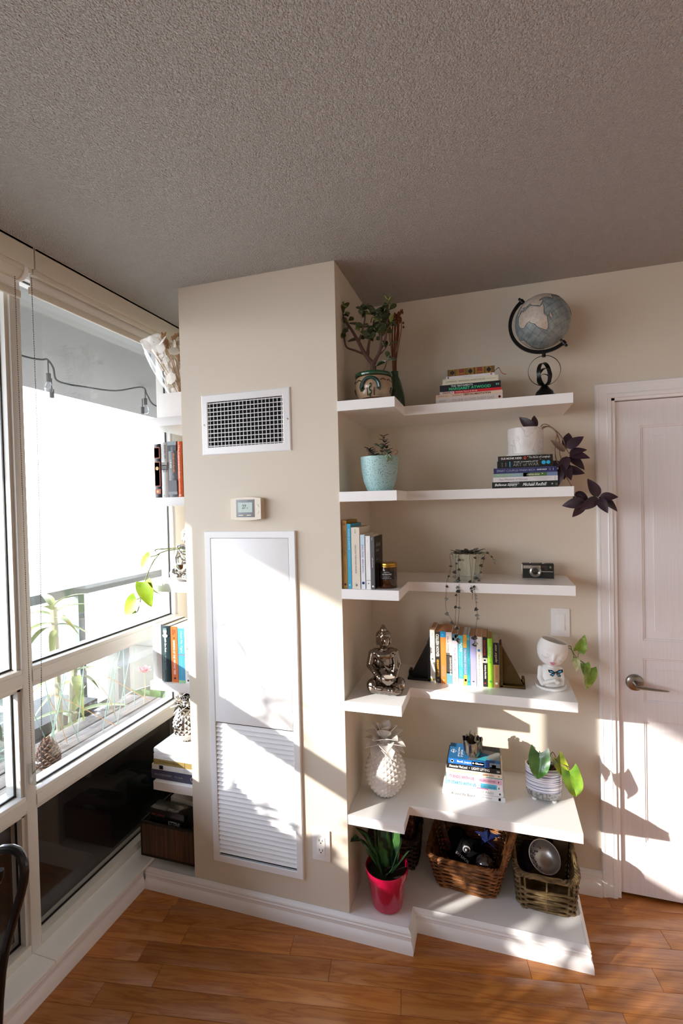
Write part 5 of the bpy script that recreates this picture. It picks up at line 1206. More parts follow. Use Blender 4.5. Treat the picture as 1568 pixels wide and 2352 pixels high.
def buddha(label, loc, H, m, rz):
    t = thing('seated_figurine', label, 'figurine', loc, rz)
    put('figure', buddha_mesh('figure', m, H), t)
    g = G().lathe([(a * H, b_ * H) for a, b_ in ((.0001, 0), (.06, .0), (.105, .05), (.120, .10), (.114, .112), (.102, .105), (.085, .06), (.0001, .045))], 28, (0, -.285 * H, .205 * H)); g.obj('bowl', m, t)
    G().lathe([(.0001, .088 * H), (.102 * H, .092 * H)], 20, (0, -.285 * H, .205 * H)).obj('bowl_lining', mat('bowl_cream', '#d9cfc0', .5), t)
    return t
buddha('dark silver seated figurine holding a small bowl on the fourth shelf', (-.421, 1.878, SZ[3] + .0004), .266, M_bronze, math.radians(22))
buddha('bright silver seated figurine half hidden by the pillar in the window niche', (-1.288, 1.845, SZ[2] + .0004), .252, M_silver, math.radians(14))

# ---- pineapples
def pineapple(label, loc, R, Hb, Hl, m, nd, rows_, bite, rz=0.0, rough_leaf=None):
    t = thing('pineapple_ornament', label, 'ornament', loc, rz)
    def rad(v): return R * (math.sin(PI * (.07 + .86 * v)) ** .72) * (1.04 - .16 * v)
    g = G(); nr = rows_
    P = lambda i, k: (lambda v, a: (rad(v) * math.cos(a), rad(v) * math.sin(a), Hb * v))(i / nr, 2 * PI * (k + (.5 if i % 2 else 0)) / nd)
    for i in range(nr - 1):
        for k in range(nd):
            # diamond: bottom (i,k), left/right on row i+1, top (i+2,k)
            b_ = V(P(i, k)); tp_ = V(P(i + 2, k)) if i + 2 <= nr else V(P(nr, k))
            o = 0 if i % 2 else -1
            l_ = V(P(i + 1, k + o)); r_ = V(P(i + 1, k + o + 1))
            c = (b_ + tp_ + l_ + r_) / 4; nrm = V((c.x, c.y, 0)).normalized() if c.xy.length > 1e-6 else V((0, 0, 1))
            c = c + nrm * bite
            g.add([b_, r_, tp_, l_, c], [(0, 1, 4), (1, 2, 4), (2, 3, 4), (3, 0, 4)])
    g.add([P(0, k) for k in range(nd)], [tuple(range(nd))[::-1]]); g.add([P(nr, k) for k in range(nd)], [tuple(range(nd))])
    g.obj('fruit_body', m, t, angle=0)
    g = G().lathe([(R * .42, Hb * .97), (R * .30, Hb * 1.01), (R * .20, Hb + Hl * .25), (R * .16, Hb + Hl * .6), (.0005, Hb + Hl * .66)], 20); g.obj('crown_core', m, t)
    lm = {}
    for ring_, (n_, el, s_, zz) in enumerate(((6, .05, .95, 0), (6, .50, 1.05, .05), (5, .85, 1.0, .16), (4, 1.15, .9, .30), (3, 1.4, .75, .40))):
        for k in range(n_):
            a = 2 * PI * (k + .5 * (ring_ % 2)) / n_ + .3 * ring_
            key = ring_ > 2
            if key not in lm: lm[key] = leaf_mesh('crown_leaf', Hl * .62, R * .78, m, 'ovate', .35, .45 if not key else .2, 8, thick=.0012)
            put('crown_leaf', lm[key], t, T=orient((R * .2 * math.cos(a), R * .2 * math.sin(a), Hb + Hl * zz), (math.cos(a) * math.cos(el), math.sin(a) * math.cos(el), math.sin(el)), s=s_))
    return t
M_wcer = mat('white_ceramic', '#e4e1dd', .22, var=.01, coat=.5)
pineapple('large white ceramic pineapple on the lowest shelf', (-.4345, 1.912, SZ[4]), .0835, .202, .105, M_wcer, 17, 20, .0050)
pineapple('silver pineapple on the book stack beside the window', (-1.331, 1.862, Z_PINE + .0002), .062, .152, .080, M_silver, 14, 14, .004)

# ---- bookends
def bookend(label, loc, m, flip):
    t = thing('bookend', label, 'bookend', loc)
    f = -1 if flip else 1
    pts = [(0, .012), (f * .004, .012), (f * .004, .168), (0, .168)]
    G().prism([(0, 0), (f * .010, 0), (f * .010, .165), (f * .006, .172), (0, .165)], 0, .085, 'y').obj('upright', m, t)
    G().box(min(0, f * .095), max(0, f * .095), 0, .085, 0, .010, bev=.002).box(min(f * .083, f * .095), max(f * .083, f * .095), .03, .075, .008, .030, bev=.004).obj('foot_plate', m, t)
    G().prism([(f * .008, .009), (f * .088, .009), (f * .010, .158)], .022, .040, 'y').obj('gusset', m, t)
    return t
M_brass = mat('aged_brass', '#5c4a2a', .45, metal=.85, var=.35, vs=25)
bookend('aged brass triangular bookend right of the row of books', (.0155, 2.018, SZ[3]), M_brass, False)
M_bend = mat('black_bookend', '#0d0d0f', .5, var=.1)
b2 = bookend('black triangular bookend left of the row of books', (-.2600, 2.018, SZ[3]), M_bend, True)

# ---- face planter
M_bisque = mat('matte_white_bisque', '#efedea', .6, var=.01)
fp = thing('face_planter', 'white planter shaped like a sleeping face with a trailing vine', 'plant', (.2075, 2.068, SZ[3]), math.radians(4))
G().lathe([(.0001, 0), (.048, 0), (.056, .004), (.0585, .013), (.0565, .0135), (.053, .007), (.0001, .006)], 40).obj('saucer', M_bisque, fp)
g = G()
g.ball((0, .01, .045), (.036, .030, .040), 18, 12); g.ball((0, .012, .068), (.041, .026, .022), 18, 10); limb(g, (0, .008, .075), (.004, .004, .100), .017, .016)
limb(g, (-.036, .008, .072), (-.042, .0, .040), .012, .010); limb(g, (-.042, .0, .038), (-.034, -.016, .018), .0105, .009); limb(g, (-.034, -.016, .020), (.010, -.032, .040), .009, .0065)
limb(g, (.038, .010, .070), (.043, .008, .040), .011, .0095); limb(g, (.043, .008, .040), (.040, .0, .016), .0095, .009)
for q in range(4): limb(g, (.010, -.033, .042 - q * .003), (.026 - q * .003, -.034 + q * .001, .034 - q * .0045), .0030, .0022, 4)
g.ball((0, .006, .014), (.044, .036, .012), 18, 8)
put('bust', remesh(g, 'bust', M_bisque, .0022, 4), fp)
# open bowl-shaped head, tilted so that the rim drops to the right
Th = M.Translation((.004, 0, .138)) @ M.Rotation(math.radians(13), 4, 'Y')
def head_pt(v, a):
    rr = [(.006, -.048), (.026, -.045), (.040, -.034), (.050, -.018), (.0555, .0), (.0570, .016), (.0545, .034), (.0490, .050)]
    x = v * (len(rr) - 1); i = min(len(rr) - 2, int(x)); f = x - i
    r = rr[i][0] * (1 - f) + rr[i + 1][0] * f; z = rr[i][1] * (1 - f) + rr[i + 1][1] * f
    da = (a + PI / 2 + PI) % (2 * PI) - PI        # angle from the face direction (-Y)
    # nose ridge, eye sockets with lids, chin and cheeks
    b_ = .0075 * math.exp(-(da / .11) ** 2) * math.exp(-((z + .010) / .014) ** 2)
    b_ += .004 * math.exp(-(da / .07) ** 2) * math.exp(-((z + .020) / .006) ** 2)
    for s_ in (-.46, .46):
        b_ -= .0055 * math.exp(-((da - s_ * .82) / .22) ** 2) * math.exp(-((z - .004) / .010) ** 2)
        b_ += .0062 * math.exp(-((da - s_ * 1.05) / .20) ** 2) * math.exp(-((z + .004) / .0085) ** 2)
        b_ += .0024 * math.exp(-((da - s_ * .9) / .26) ** 2) * math.exp(-((z - .018) / .004) ** 2)
        b_ += .0020 * math.exp(-((da - s_) / .3) ** 2) * math.exp(-((z + .022) / .012) ** 2)
    b_ += .0030 * math.exp(-(da / .16) ** 2) * math.exp(-((z + .040) / .007) ** 2)
    r += b_
    return (r * math.cos(a), r * .94 * math.sin(a), z)
rows = [[head_pt(i / 30, 2 * PI * k / 96) for k in range(96)] for i in range(31)]
inner = [[(p[0] * .93, p[1] * .93, p[2] + .0) for p in rows[j]] for j in (30, 24, 18, 12)]
g = G(); g.grid(rows + inner, close_u=True); g.add(rows[0], [tuple(range(96))[::-1]]); g.add(inner[-1], [tuple(range(96))])
ho = g.obj('head', M_bisque, fp, angle=70); ho.matrix_local = Th
# lips, lashes
M_lip = mat('lip_pink', '#d98aa0', .5)
g = G()
for s_ in (-1, 1): g.ball((s_ * .0045, -.0535, -.0265), (.0062, .0035, .0026), 10, 8)
g.ball((0, -.0530, -.0305), (.0072, .0034, .0026), 10, 8)
g.obj('lips', M_lip, ho)
for s_ in (-1, 1):
    g = G()
    for q in range(6):
        a = -PI / 2 + s_ * (.34 + q * .085); z0 = -.0105 + .0012 * (q - 2.5) ** 2 * .5
        p0 = V((.0588 * math.cos(a), .0560 * math.sin(a), z0)); p1 = p0 + V((s_ * .0012, -.0012, -.005)); g.tube([p0, p0.lerp(p1, .5), p1], .0004, 5)
    g.obj('eyelashes', mat('lash_grey', '#8c8880', .6), ho)
# butterfly
M_bfk = mat('butterfly_black', '#101318', .5); M_bfb = mat('butterfly_blue', '#4aa3cf', .5)
bf = put('butterfly', G().ball((0, 0, 0), (.0022, .002, .010), 8, 8).mesh('butterfly', M_bfk), fp, (.010, -.036, .072), (0, math.radians(60), 0))
for pts, q in (([(0, 0), (.012, .012), (.026, .014), (.027, .004), (.014, -.003)], 0), ([(0, 0), (-.013, .010), (-.028, .010), (-.024, .0), (-.012, -.004)], 0), ([(0, -.001), (.014, -.004), (.020, -.012), (.010, -.016)], 0), ([(0, -.001), (-.013, -.004), (-.022, -.010), (-.010, -.016)], 0)):
    G().prism(pts, -.041, -.0395, 'y').obj('wing', M_bfk, fp, (.010, 0, .072))
    cx = sum(a for a, _ in pts) / len(pts); cz = sum(b_ for _, b_ in pts) / len(pts)
    G().prism([(cx + (a - cx) * .5, cz + (b_ - cz) * .5) for a, b_ in pts], -.0416, -.0405, 'y').obj('wing_spot', M_bfb, fp, (.010, 0, .072))
M_poth = ramp_mat('pothos_leaf', ('ShaderNodeTexNoise', {'Scale': 38.0, 'Detail': 4.0}, {}), [(.35, '#5f7d2c'), (.55, '#7d9a3c'), (.72, '#c3cf8e')], .35)
M_pothv = ramp_mat('pothos_leaf_pale', ('ShaderNodeTexNoise', {'Scale': 45.0, 'Detail': 4.0}, {}), [(.35, '#8fa552'), (.5, '#cbd2a4'), (.7, '#dfe0c4')], .4)
M_pst2 = mat('pothos_stem', '#6d7a3a', .5, var=.25, vs=60)
ph = leaf_mesh('leaf', .060, .042, M_poth, 'heart', .35, .30, 9, notch=.12); ph2 = leaf_mesh('leaf', .050, .034, M_pothv, 'heart', .35, .35, 9, notch=.12)
for pts in ([(.04, .0, .166), (.066, -.002, .160), (.078, -.004, .150), (.084, -.004, .128), (.094, -.004, .121), (.100, -.004, .135), (.102, -.004, .158)], [(.094, -.004, .121), (.115, -.006, .108), (.130, -.008, .095), (.137, -.008, .083)], [(.092, -.004, .122), (.106, -.01, .114), (.122, -.012, .100)], [(.084, -.004, .128), (.082, -.008, .122), (.086, -.010, .118)], [(.050, .0, .163), (.072, -.006, .168), (.076, -.006, .155), (.094, -.006, .121)]):
    G().tube(curve(pts, 16), .0016, 6).obj('vine', M_pst2, fp)
for p, d, up, s_, w in (((.102, -.004, .152), (.35, -.25, .9), (.1, -1, .2), 1.05, 0), ((.104, -.004, .146), (.9, -.3, -.2), (0, -.6, 1), .55, 1), ((.086, -.010, .120), (.15, -.35, -.95), (.3, -1, 0), .95, 1), ((.120, -.010, .102), (.15, -.3, -.95), (.2, -1, .2), .9, 0), ((.137, -.008, .084), (-.05, -.25, -1), (.4, -1, .1), 1.35, 0)):
    put('leaf', ph2 if w else ph, fp, T=orient(p, d, up, s=s_))

# ---- metallic raku pot
M_raku = ramp_mat('raku_glaze', ('ShaderNodeTexNoise', {'Scale': 38.0, 'Detail': 7.0, 'Distortion': .8}, {}), [(.30, '#151412'), (.43, '#3a3a55'), (.50, '#7d6f52'), (.58, '#a39a86'), (.68, '#4c4a48'), (.8, '#c3c0b6')], .22, metal=.75, scale=(1, 1, .28), coat=.3, bump=.35, bd=.003)
rk = thing('raku_pot', 'small metallic glazed pot with wavy torn rim on the blue travel guide', 'pot', (-.0945, 2.015, Z_RAKU + .001))
rows = []; n_ = 64
for i, (r, z) in enumerate(((.0001, 0), (.024, 0), (.031, .006), (.0365, .024), (.0372, .044), (.0365, .055), (.0385, .060), (.0350, .060), (.0335, .050), (.030, .03), (.0001, .02))):
    row_ = []
    for k in range(n_):
        a = 2 * PI * k / n_
        wob = .0012 * math.sin(5 * a + z * 60) + .0008 * math.sin(9 * a)
        lift = (.010 * max(0, math.sin(2.5 * a + .6)) ** 2 + .009 * max(0, math.sin(3 * a + 2.2)) ** 3) if 5 <= i <= 7 else 0
        row_.append(((r + (wob if r > .02 else 0) + lift * .25) * math.cos(a), (r + (wob if r > .02 else 0) + lift * .25) * math.sin(a), z + lift))
    rows.append(row_)
G().grid(rows, close_u=True).obj('pot', M_raku, rk)
for k, (a, ln) in enumerate(((2.0, .028), (1.2, .020), (.5, .014), (2.8, .018))):
    p = curve([(.030 * math.cos(a), .030 * math.sin(a), .050), (.028 * math.cos(a), .028 * math.sin(a), .062 + ln * .4), (.018 * math.cos(a), .018 * math.sin(a), .062 + ln)], 8)
    G().tube(p, [.010, .011, .010, .009, .0085, .0075, .006, .005, .003][:len(p)], 8, flat=.35).obj('torn_petal', M_raku, rk)

# ---- striped oval pot with a philodendron
def stripe_mat():
    m = bpy.data.materials.new('blue_stripes'); m.use_nodes = True
    n, l = m.node_tree.nodes, m.node_tree.links; b = n['Principled BSDF']; b.inputs['Roughness'].default_value = .25; b.inputs['Coat Weight'].default_value = .4
    tc = n.new('ShaderNodeTexCoord'); s_ = n.new('ShaderNodeSeparateXYZ'); l.new(tc.outputs['Object'], s_.inputs[0])
    mp = n.new('ShaderNodeMapping'); mp.inputs['Scale'].default_value = (6, 6, 330); l.new(tc.outputs['Object'], mp.inputs['Vector'])
    z = n.new('ShaderNodeTexNoise'); z.inputs['Scale'].default_value = 1.0; z.inputs['Detail'].default_value = 2; l.new(mp.outputs[0], z.inputs['Vector'])
    r = n.new('ShaderNodeValToRGB'); e = r.color_ramp.elements; e[0].position = .38; e[0].color = lin('#5a5f8c'); e[1].position = .56; e[1].color = lin('#e6e5ee')
    l.new(z.outputs['Fac'], r.inputs[0])
    nz = n.new('ShaderNodeTexNoise'); nz.inputs['Scale'].default_value = 120; l.new(tc.outputs['Object'], nz.inputs['Vector'])
    r2 = n.new('ShaderNodeValToRGB'); r2.color_ramp.elements[0].position = .35; r2.color_ramp.elements[0].color = lin('#6a6a6b'); r2.color_ramp.elements[1].position = .65; r2.color_ramp.elements[1].color = lin('#b0b0ae'); l.new(nz.outputs['Fac'], r2.inputs[0])
    gt = n.new('ShaderNodeMath'); gt.operation = 'GREATER_THAN'; gt.inputs[1].default_value = .040; l.new(s_.outputs['Z'], gt.inputs[0])
    mx = n.new('ShaderNodeMix'); mx.data_type = 'RGBA'; l.new(gt.outputs[0], mx.inputs[0]); l.new(r2.outputs[0], mx.inputs[6]); l.new(r.outputs[0], mx.inputs[7]); l.new(mx.outputs[2], b.inputs['Base Color'])
    return m
so = thing('striped_planter', 'oval blue striped pot with grey base and a heart-leaved plant', 'plant', (.1725, 2.048, SZ[4]), math.radians(-4))
G().lathe([(.0001, .008), (.050, .008), (.060, .014), (.0660, .028), (.0670, .060), (.0670, .130)], 48, sy=.66).obj('pot', stripe_mat(), so)
G().lathe([(.0670, .130), (.0672, .1325), (.0655, .1335), (.0625, .1325), (.0620, .115), (.0001, .113)], 48, sy=.66).obj('pot_rim', mat('rim_cream', '#e6e0da', .3, coat=.3), so)
G().lathe([(.0001, .008), (.009, .008), (.010, .0005), (.0001, 0)], 14, (-.034, -.018, 0)).obj('foot', M_bisque, so)
G().lathe([(.0001, .008), (.009, .008), (.010, .0005), (.0001, 0)], 14, (.036, -.018, 0)).obj('foot', M_bisque, so)
G().lathe([(.0001, .008), (.009, .008), (.010, .0005), (.0001, 0)], 14, (0, .026, 0)).obj('foot', M_bisque, so)
G().lathe([(.0001, .126), (.030, .123), (.0622, .118)], 32, sy=.66).obj('soil', M_soil, so)
M_bark = mat('coco_bark', '#6b4a33', .9, var=.4, vs=90)
for k in range(34):
    a = rn.random() * 6.28; r = rn.random() ** .5 * .05; q = V((r * math.cos(a), r * .62 * math.sin(a), .123))
    G().tube([q, q + V((rn.gauss(0, .008), rn.gauss(0, .006), .004 + rn.random() * .008)), q + V((rn.gauss(0, .014), rn.gauss(0, .009), rn.random() * .010))], .0012, 5).obj('bark_fibre', M_bark, so)
def philo(name, L, W, cols):
    """broad heart leaf, two lobes folded up like an open book"""
    m = ramp_mat(name, ('ShaderNodeTexNoise', {'Scale': 22.0, 'Detail': 4.0}, {}), cols, .28, coat=.3)
    g = G(); n = 14
    for s_ in (-1, 1):
        rows = []
        for i in range(n + 1):
            t = i / n; w = W / 2 * (math.sin(PI * (.18 + .82 * t) ** .85) ** .62) * (1 if t < .98 else .15)
            lobe = .22 * L * (1 - t) ** 3
            rows.append([(s_ * w * q, L * t - lobe * (q ** 1.5) * 1.2 + 0, w * q * .55 + .004 * math.sin(9 * t + q * 2) * q - .18 * L * t * t) for q in (0, .25, .5, .75, 1)])
        g.grid(rows); g.grid([[(p[0], p[1], p[2] - .0008) for p in r][::-1] for r in rows])
    return g.mesh('leaf', m, 60)
M_stk = mat('petiole_green', '#7a6a2c', .5, var=.2)
L1 = philo('philo_green', .094, .078, [(.3, '#2f5a22'), (.6, '#4f8530'), (.8, '#7aa63c')]); L2 = philo('philo_yellow', .075, .058, [(.3, '#4a5f22'), (.5, '#8fa02c'), (.75, '#d0c03c')]); L3 = philo('philo_lime', .096, .070, [(.3, '#4a7a28'), (.6, '#7d9e30'), (.8, '#b3b93c')])
for me, p, d, up, pts in ((L1, (-.014, -.038, .195), (-.08, -.42, -.9), (.05, -.9, .4), [(.0, 0, .118), (-.006, .0, .160), (-.014, -.030, .197)]),
                          (L2, (.046, -.016, .172), (.45, -.25, -.85), (.5, -.7, .5), [(.02, .0, .118), (.024, .0, .165), (.034, -.006, .190), (.046, -.014, .175)]),
                          (L3, (.090, -.035, .142), (.28, -.2, -.93), (.25, -.95, .25), [(.03, -.005, .118), (.055, -.015, .150), (.080, -.028, .152), (.090, -.034, .143)])):
    put('leaf', me, so, T=orient(p, d, up)); G().tube(curve(pts, 12), .0018, 6).obj('petiole', M_stk, so)

# ---- red pot with snake plant on the plinth
M_red = mat('red_glaze', '#b30a3c', .12, var=.03, coat=.7)
rp_ = thing('snake_plant', 'dark green strap-leaved plant in a glossy crimson pot on the plinth', 'plant', (-.4175, 1.826, .0848))
G().lathe([(.0001, 0), (.050, 0), (.0585, .006), (.064, .030), (.0735, .112), (.0790, .117), (.0835, .150), (.0825, .1525), (.0785, .151), (.0775, .125), (.0001, .122)], 48).obj('pot', M_red, rp_)
G().lathe([(.0001, .132), (.0776, .128)], 32).obj('soil', M_soil, rp_)
M_snk = ramp_mat('snake_leaf', ('ShaderNodeTexWave', {'Scale': 14.0, 'Distortion': 6.0, 'Detail': 3.0}, {'wave_type': 'BANDS', 'bands_direction': 'Y'}), [(.2, '#12241a'), (.5, '#1f3d24'), (.9, '#3f6b34')], .35)
def strap(name, pts, w, tw=0.0):
    p = curve(pts, 14); n = len(p); g = G(); rows = []; 
    for i in range(n):
        d = (p[min(i + 1, n - 1)] - p[max(i - 1, 0)]).normalized(); t = i / (n - 1)
        out = V((p[-1].x - p[0].x, p[-1].y - p[0].y, 0)); out = out.normalized() if out.length > .01 else V((0, -1, 0))
        sd = d.cross(out); sd = sd.normalized() if sd.length > 1e-3 else V((1, 0, 0))
        sd = (M.Rotation(tw, 4, 'Z') @ sd) if abs(d.z) > .9 else sd
        nn = sd.cross(d).normalized(); ww = w * (.55 + .45 * min(1, t * 3)) * (1 - max(0, (t - .55) / .45) ** 2.2) + .0008
        rows.append([tuple(p[i] + sd * (ww * q) + nn * (abs(q) * ww * .35)) for q in (-1, -.5, 0, .5, 1)])
    g.grid(rows); g.grid([[tuple(V(a) + V((0, 0, -.0012))) for a in r][::-1] for r in rows]); return g.obj('leaf', M_snk, rp_, angle=70)
strap('leaf', [(.0, .012, .125), (-.004, .020, .20), (-.008, .026, .28), (-.01, .028, .333)], .030)
strap('leaf', [(.022, .018, .125), (.025, .03, .22), (.032, .04, .315)], .020)
strap('leaf', [(-.02, .018, .125), (-.03, .03, .22), (-.045, .04, .32)], .022)
strap('leaf', [(-.008, -.018, .125), (-.018, -.028, .165), (-.045, -.040, .215), (-.075, -.045, .262), (-.108, -.046, .268), (-.136, -.046, .246)], .017)
strap('leaf', [(-.012, .0, .125), (-.040, .0, .20), (-.075, -.006, .262), (-.120, -.010, .285)], .018)
strap('leaf', [(.006, -.020, .125), (.022, -.034, .160), (.050, -.040, .195), (.080, -.042, .240), (.098, -.044, .258)], .015)
strap('leaf', [(.014, -.01, .125), (.034, -.016, .19), (.052, -.018, .245), (.062, -.018, .285)], .014)
strap('leaf', [(.004, -.024, .124), (.016, -.038, .150), (.028, -.045, .168)], .018)
# ================================================================ BASKETS AND WHAT THEY HOLD
def basket(label, loc, wb, db, wt, dt, h, rows_, m, rim, stakes, rr, rz=0.0, skip=None, p=6.0, tint=None):
    t = thing('wicker_basket', label, 'basket', loc, rz)
    def pt(a, f, off=0.0):
        c, s_ = math.cos(a), math.sin(a)
        w = (wb + (wt - wb) * f) / 2 + off; d = (db + (dt - db) * f) / 2 + off
        return (math.copysign(abs(c) ** (2 / p), c) * w, math.copysign(abs(s_) ** (2 / p), s_) * d, f * h)
    N = 96; top = max(rim(2 * PI * k / N) for k in range(N))
    g = G(); step = h / rows_; i = 0
    rw = random.Random(int(abs(loc[0]) * 1000))
    while i * step < top * h:
        f = (i + .5) / rows_; seg = []; runs = []
        for k in range(N + 1):
            a = 2 * PI * k / N
            ok = f < rim(a) + .001 and not (skip and skip(a, f))
            if ok:
                wv = math.cos(stakes / 2 * a + PI * i)
                q = pt(a, f, rr * .9 * wv); seg.append((q[0], q[1], q[2] + rw.gauss(0, rr * .12)))
            elif seg: runs.append(seg); seg = []
        if seg: runs.append(seg)
        for sg in runs:
            if len(sg) > 2: g.tube(sg, rr * rw.uniform(.85, 1.1), 6, closed=(len(sg) == N + 1 and False))
        i += 1
    stuff(g.obj('weave', m, t))
    g = G()
    for k in range(stakes):
        a = 2 * PI * (k + .5) / stakes
        g.tube([pt(a, 0), pt(a, rim(a) * .5), pt(a, rim(a))], rr * .8, 6)
    stuff(g.obj('stakes', m, t))
    for ph_ in (0, 2.1, 4.2):
        pts = []
        for k in range(N):
            a = 2 * PI * k / N; q = V(pt(a, rim(a))); o = 14 * a + ph_
            pts.append((q.x + rr * 1.1 * math.cos(o) * (1 if q.x > 0 else -1), q.y + rr * 1.1 * math.cos(o) * (1 if q.y > 0 else -1), q.z + rr * 1.1 * math.sin(o)))
        G().tube(pts, rr * 1.25, 6, closed=True).obj('rim_braid', m, t)
    g = G(); rows = [[tuple(V(pt(2 * PI * k / 48, 0)) * s_ + V((0, 0, rr))) for k in range(48)] for s_ in (.02, .97)]
    g.grid(rows, close_u=True).obj('bottom', m, t)
    return t
def wick(name, c0, c1, c2): return ramp_mat(name, ('ShaderNodeTexNoise', {'Scale': 30.0, 'Detail': 5.0}, {}), [(.3, c0), (.5, c1), (.7, c2)], .6, scale=(1, 1, 3), bump=.3, bd=.001)
M_wt = wick('wicker_tan', '#3d2411', '#7a4a20', '#a9703a'); M_wg = wick('wicker_grey', '#43331f', '#6e5836', '#8f7a52'); M_wd = wick('wicker_dark', '#1c100a', '#3a2216', '#4c3020')
ZP = .0848
fr = lambda a: math.sin(a)          # -1 at the front, +1 at the back
basket('chestnut wicker basket in the middle of the plinth', (-.125, 2.060, ZP), .235, .205, .305, .250, .128, 16, M_wt, lambda a: 1.0 + (1.45 if math.cos(a) > .75 and math.sin(a) > -.62 else (1.35 if math.sin(a) > .55 else 0)) * min(1, max(0, 1)), 18, .0040, math.radians(-3))
basket('greyish willow basket with handle gaps at the right end of the plinth', (.168, 2.062, ZP), .205, .235, .225, .255, .135, 13, M_wg, lambda a: 1.0 + .12 * abs(math.cos(a)) ** 4 + (.55 * max(0, math.sin(a)) if abs(math.cos(a)) < .9 else .4 * max(0, math.sin(a))), 18, .0047, 0, lambda a, f: f > .62 and f < .95 and abs(((a + PI / 2 + PI) % (2 * PI)) - PI) < .62 and abs(((a + PI / 2 + PI) % (2 * PI)) - PI) > .0)
basket('dark wicker basket behind the crimson pot', (-.432, 2.100, ZP), .185, .165, .205, .185, .125, 13, M_wd, lambda a: 1.0, 16, .0042)
# what stands behind the crimson pot
t = thing('patterned_box', 'tall dark red patterned box standing behind the crimson pot', 'box', (-.405, 2.115, ZP + .012))
G().box(-.055, .050, -.035, .045, 0, .285, bev=.002).obj('box_body', ramp_mat('red_pattern', ('ShaderNodeTexVoronoi', {'Scale': 55.0}, {}), [(.2, '#2a0f0c'), (.5, '#5e2018'), (.8, '#8a5a48')], .6), t)
G().box(-.056, .051, -.036, .046, .25, .262).obj('box_band', mat('box_band_dark', '#20100c', .6), t)
# contents of the chestnut basket
t = thing('black_bag', 'black fabric bag with white print inside the chestnut basket', 'bag', (-.120, 2.088, ZP + .006))
g = G(); g.ball((0, 0, .060), (.095, .060, .060), 18, 12); g.ball((-.05, .02, .105), (.045, .045, .05), 14, 10); g.ball((0, 0, .02), (.08, .06, .03), 14, 8)
put('bag_body', remesh(g, 'bag_body', mat('bag_black', '#08080b', .9, spec=.1, bump=(40, .5)), .006, 4), t)
text('EAT LOCAL', (-.052, -.064, .100), (.85, -.1, -.5), (.45, 0, .85), .06, .012, mat('print_white', '#d8d8da', .6), t, 'bag_print', bold=.03)
t = thing('black_ball', 'black ball ornament with white printed emblem in the chestnut basket', 'ornament', (-.126, 2.018, ZP + .1235))
G().ball((0, 0, .0235), .0235, 24, 16).obj('ball', mat('ball_black', '#0e0e10', .3), t)
for r, c in ((.0165, '#9a9a9c'), (.0125, '#141416')):
    g = G(); g.grid([[tuple(V((0, 0, .0235)) + .0238 * V((math.sin(q) * math.cos(a), -math.cos(q), math.sin(q) * math.sin(a)))) for a in [2 * PI * k / 32 for k in range(32)]] for q in (.02, r / .024 * .5, r / .024)], close_u=True)
    g.v = [(x, y - (.0002 if r < .015 else 0), z) for x, y, z in g.v]; g.obj('emblem', ink(c), t)
text('R', (-.005, -.0245, .0185), (1, 0, 0), (0, 0, 1), .009, .011, ink('#c9c9cb'), t, 'emblem_letter', bold=.03)
t = thing('mirror_ball', 'clear silvery glass ball resting in the chestnut basket', 'ornament', (-.0575, 2.004, ZP + .060))
g = G().ball((0, 0, .0355), .0355, 28, 18); g.obj('ball', mat('mercury_glass', '#8d9094', .08, metal=.9, var=.4, vs=90, bump=(120, .5, .001)), t)
G().lathe([(.0001, .008), (.006, .008), (.007, 0)], 12, (0, 0, .070)).obj('cap', M_silver, t)
t = thing('star_ornament', 'dark blue folded star ornament with tiny bulbs in the chestnut basket', 'ornament', (-.045, 2.085, ZP + .10))
g = G()
for k in range(5):
    a = PI / 2 + 2 * PI * k / 5; b1, b2 = a + PI / 5, a - PI / 5; z0 = .055
    tip = (.055 * math.cos(a), 0, z0 + .055 * math.sin(a)); m1 = (.024 * math.cos(b1), 0, z0 + .024 * math.sin(b1)); m2 = (.024 * math.cos(b2), 0, z0 + .024 * math.sin(b2)); f0 = (0, -.022, z0); bk_ = (0, .022, z0)
    g.add([f0, m1, tip, m2, bk_], [(0, 1, 2), (0, 2, 3), (4, 2, 1), (4, 3, 2)])
g.obj('star', mat('star_blue', '#1b2450', .35, var=.15), t, angle=0)
for a in (PI / 2, PI / 2 + 2 * PI / 5, PI / 2 - 2 * PI / 5): G().ball((.035 * math.cos(a), -.010, .055 + .035 * math.sin(a)), .0022, 8, 6).obj('tiny_bulb', mat('warm_bulb', '#e0a860', .3), t)
t = thing('wooden_ruler', 'dark wooden ruler leaning inside the chestnut basket', 'ruler', (-.180, 2.075, ZP + .010), 0)
G().box(-.009, .009, -.004, .004, 0, .30, bev=.001).obj('ruler_strip', mat('dark_wood', '#3a2115', .6, var=.2), t, rot=(math.radians(4), math.radians(-14), 0))
t = thing('ribbon_roll', 'small red ribbon loop in the chestnut basket', 'ribbon', (-.215, 2.06, ZP + .09))
G().tube([(.018 * math.cos(a), .004 * math.sin(2 * a), .022 + .022 * math.sin(a)) for a in [2 * PI * k / 24 for k in range(24)]], .004, 8, closed=True, flat=.4).obj('loop', mat('ribbon_crimson', '#7d1420', .5), t)
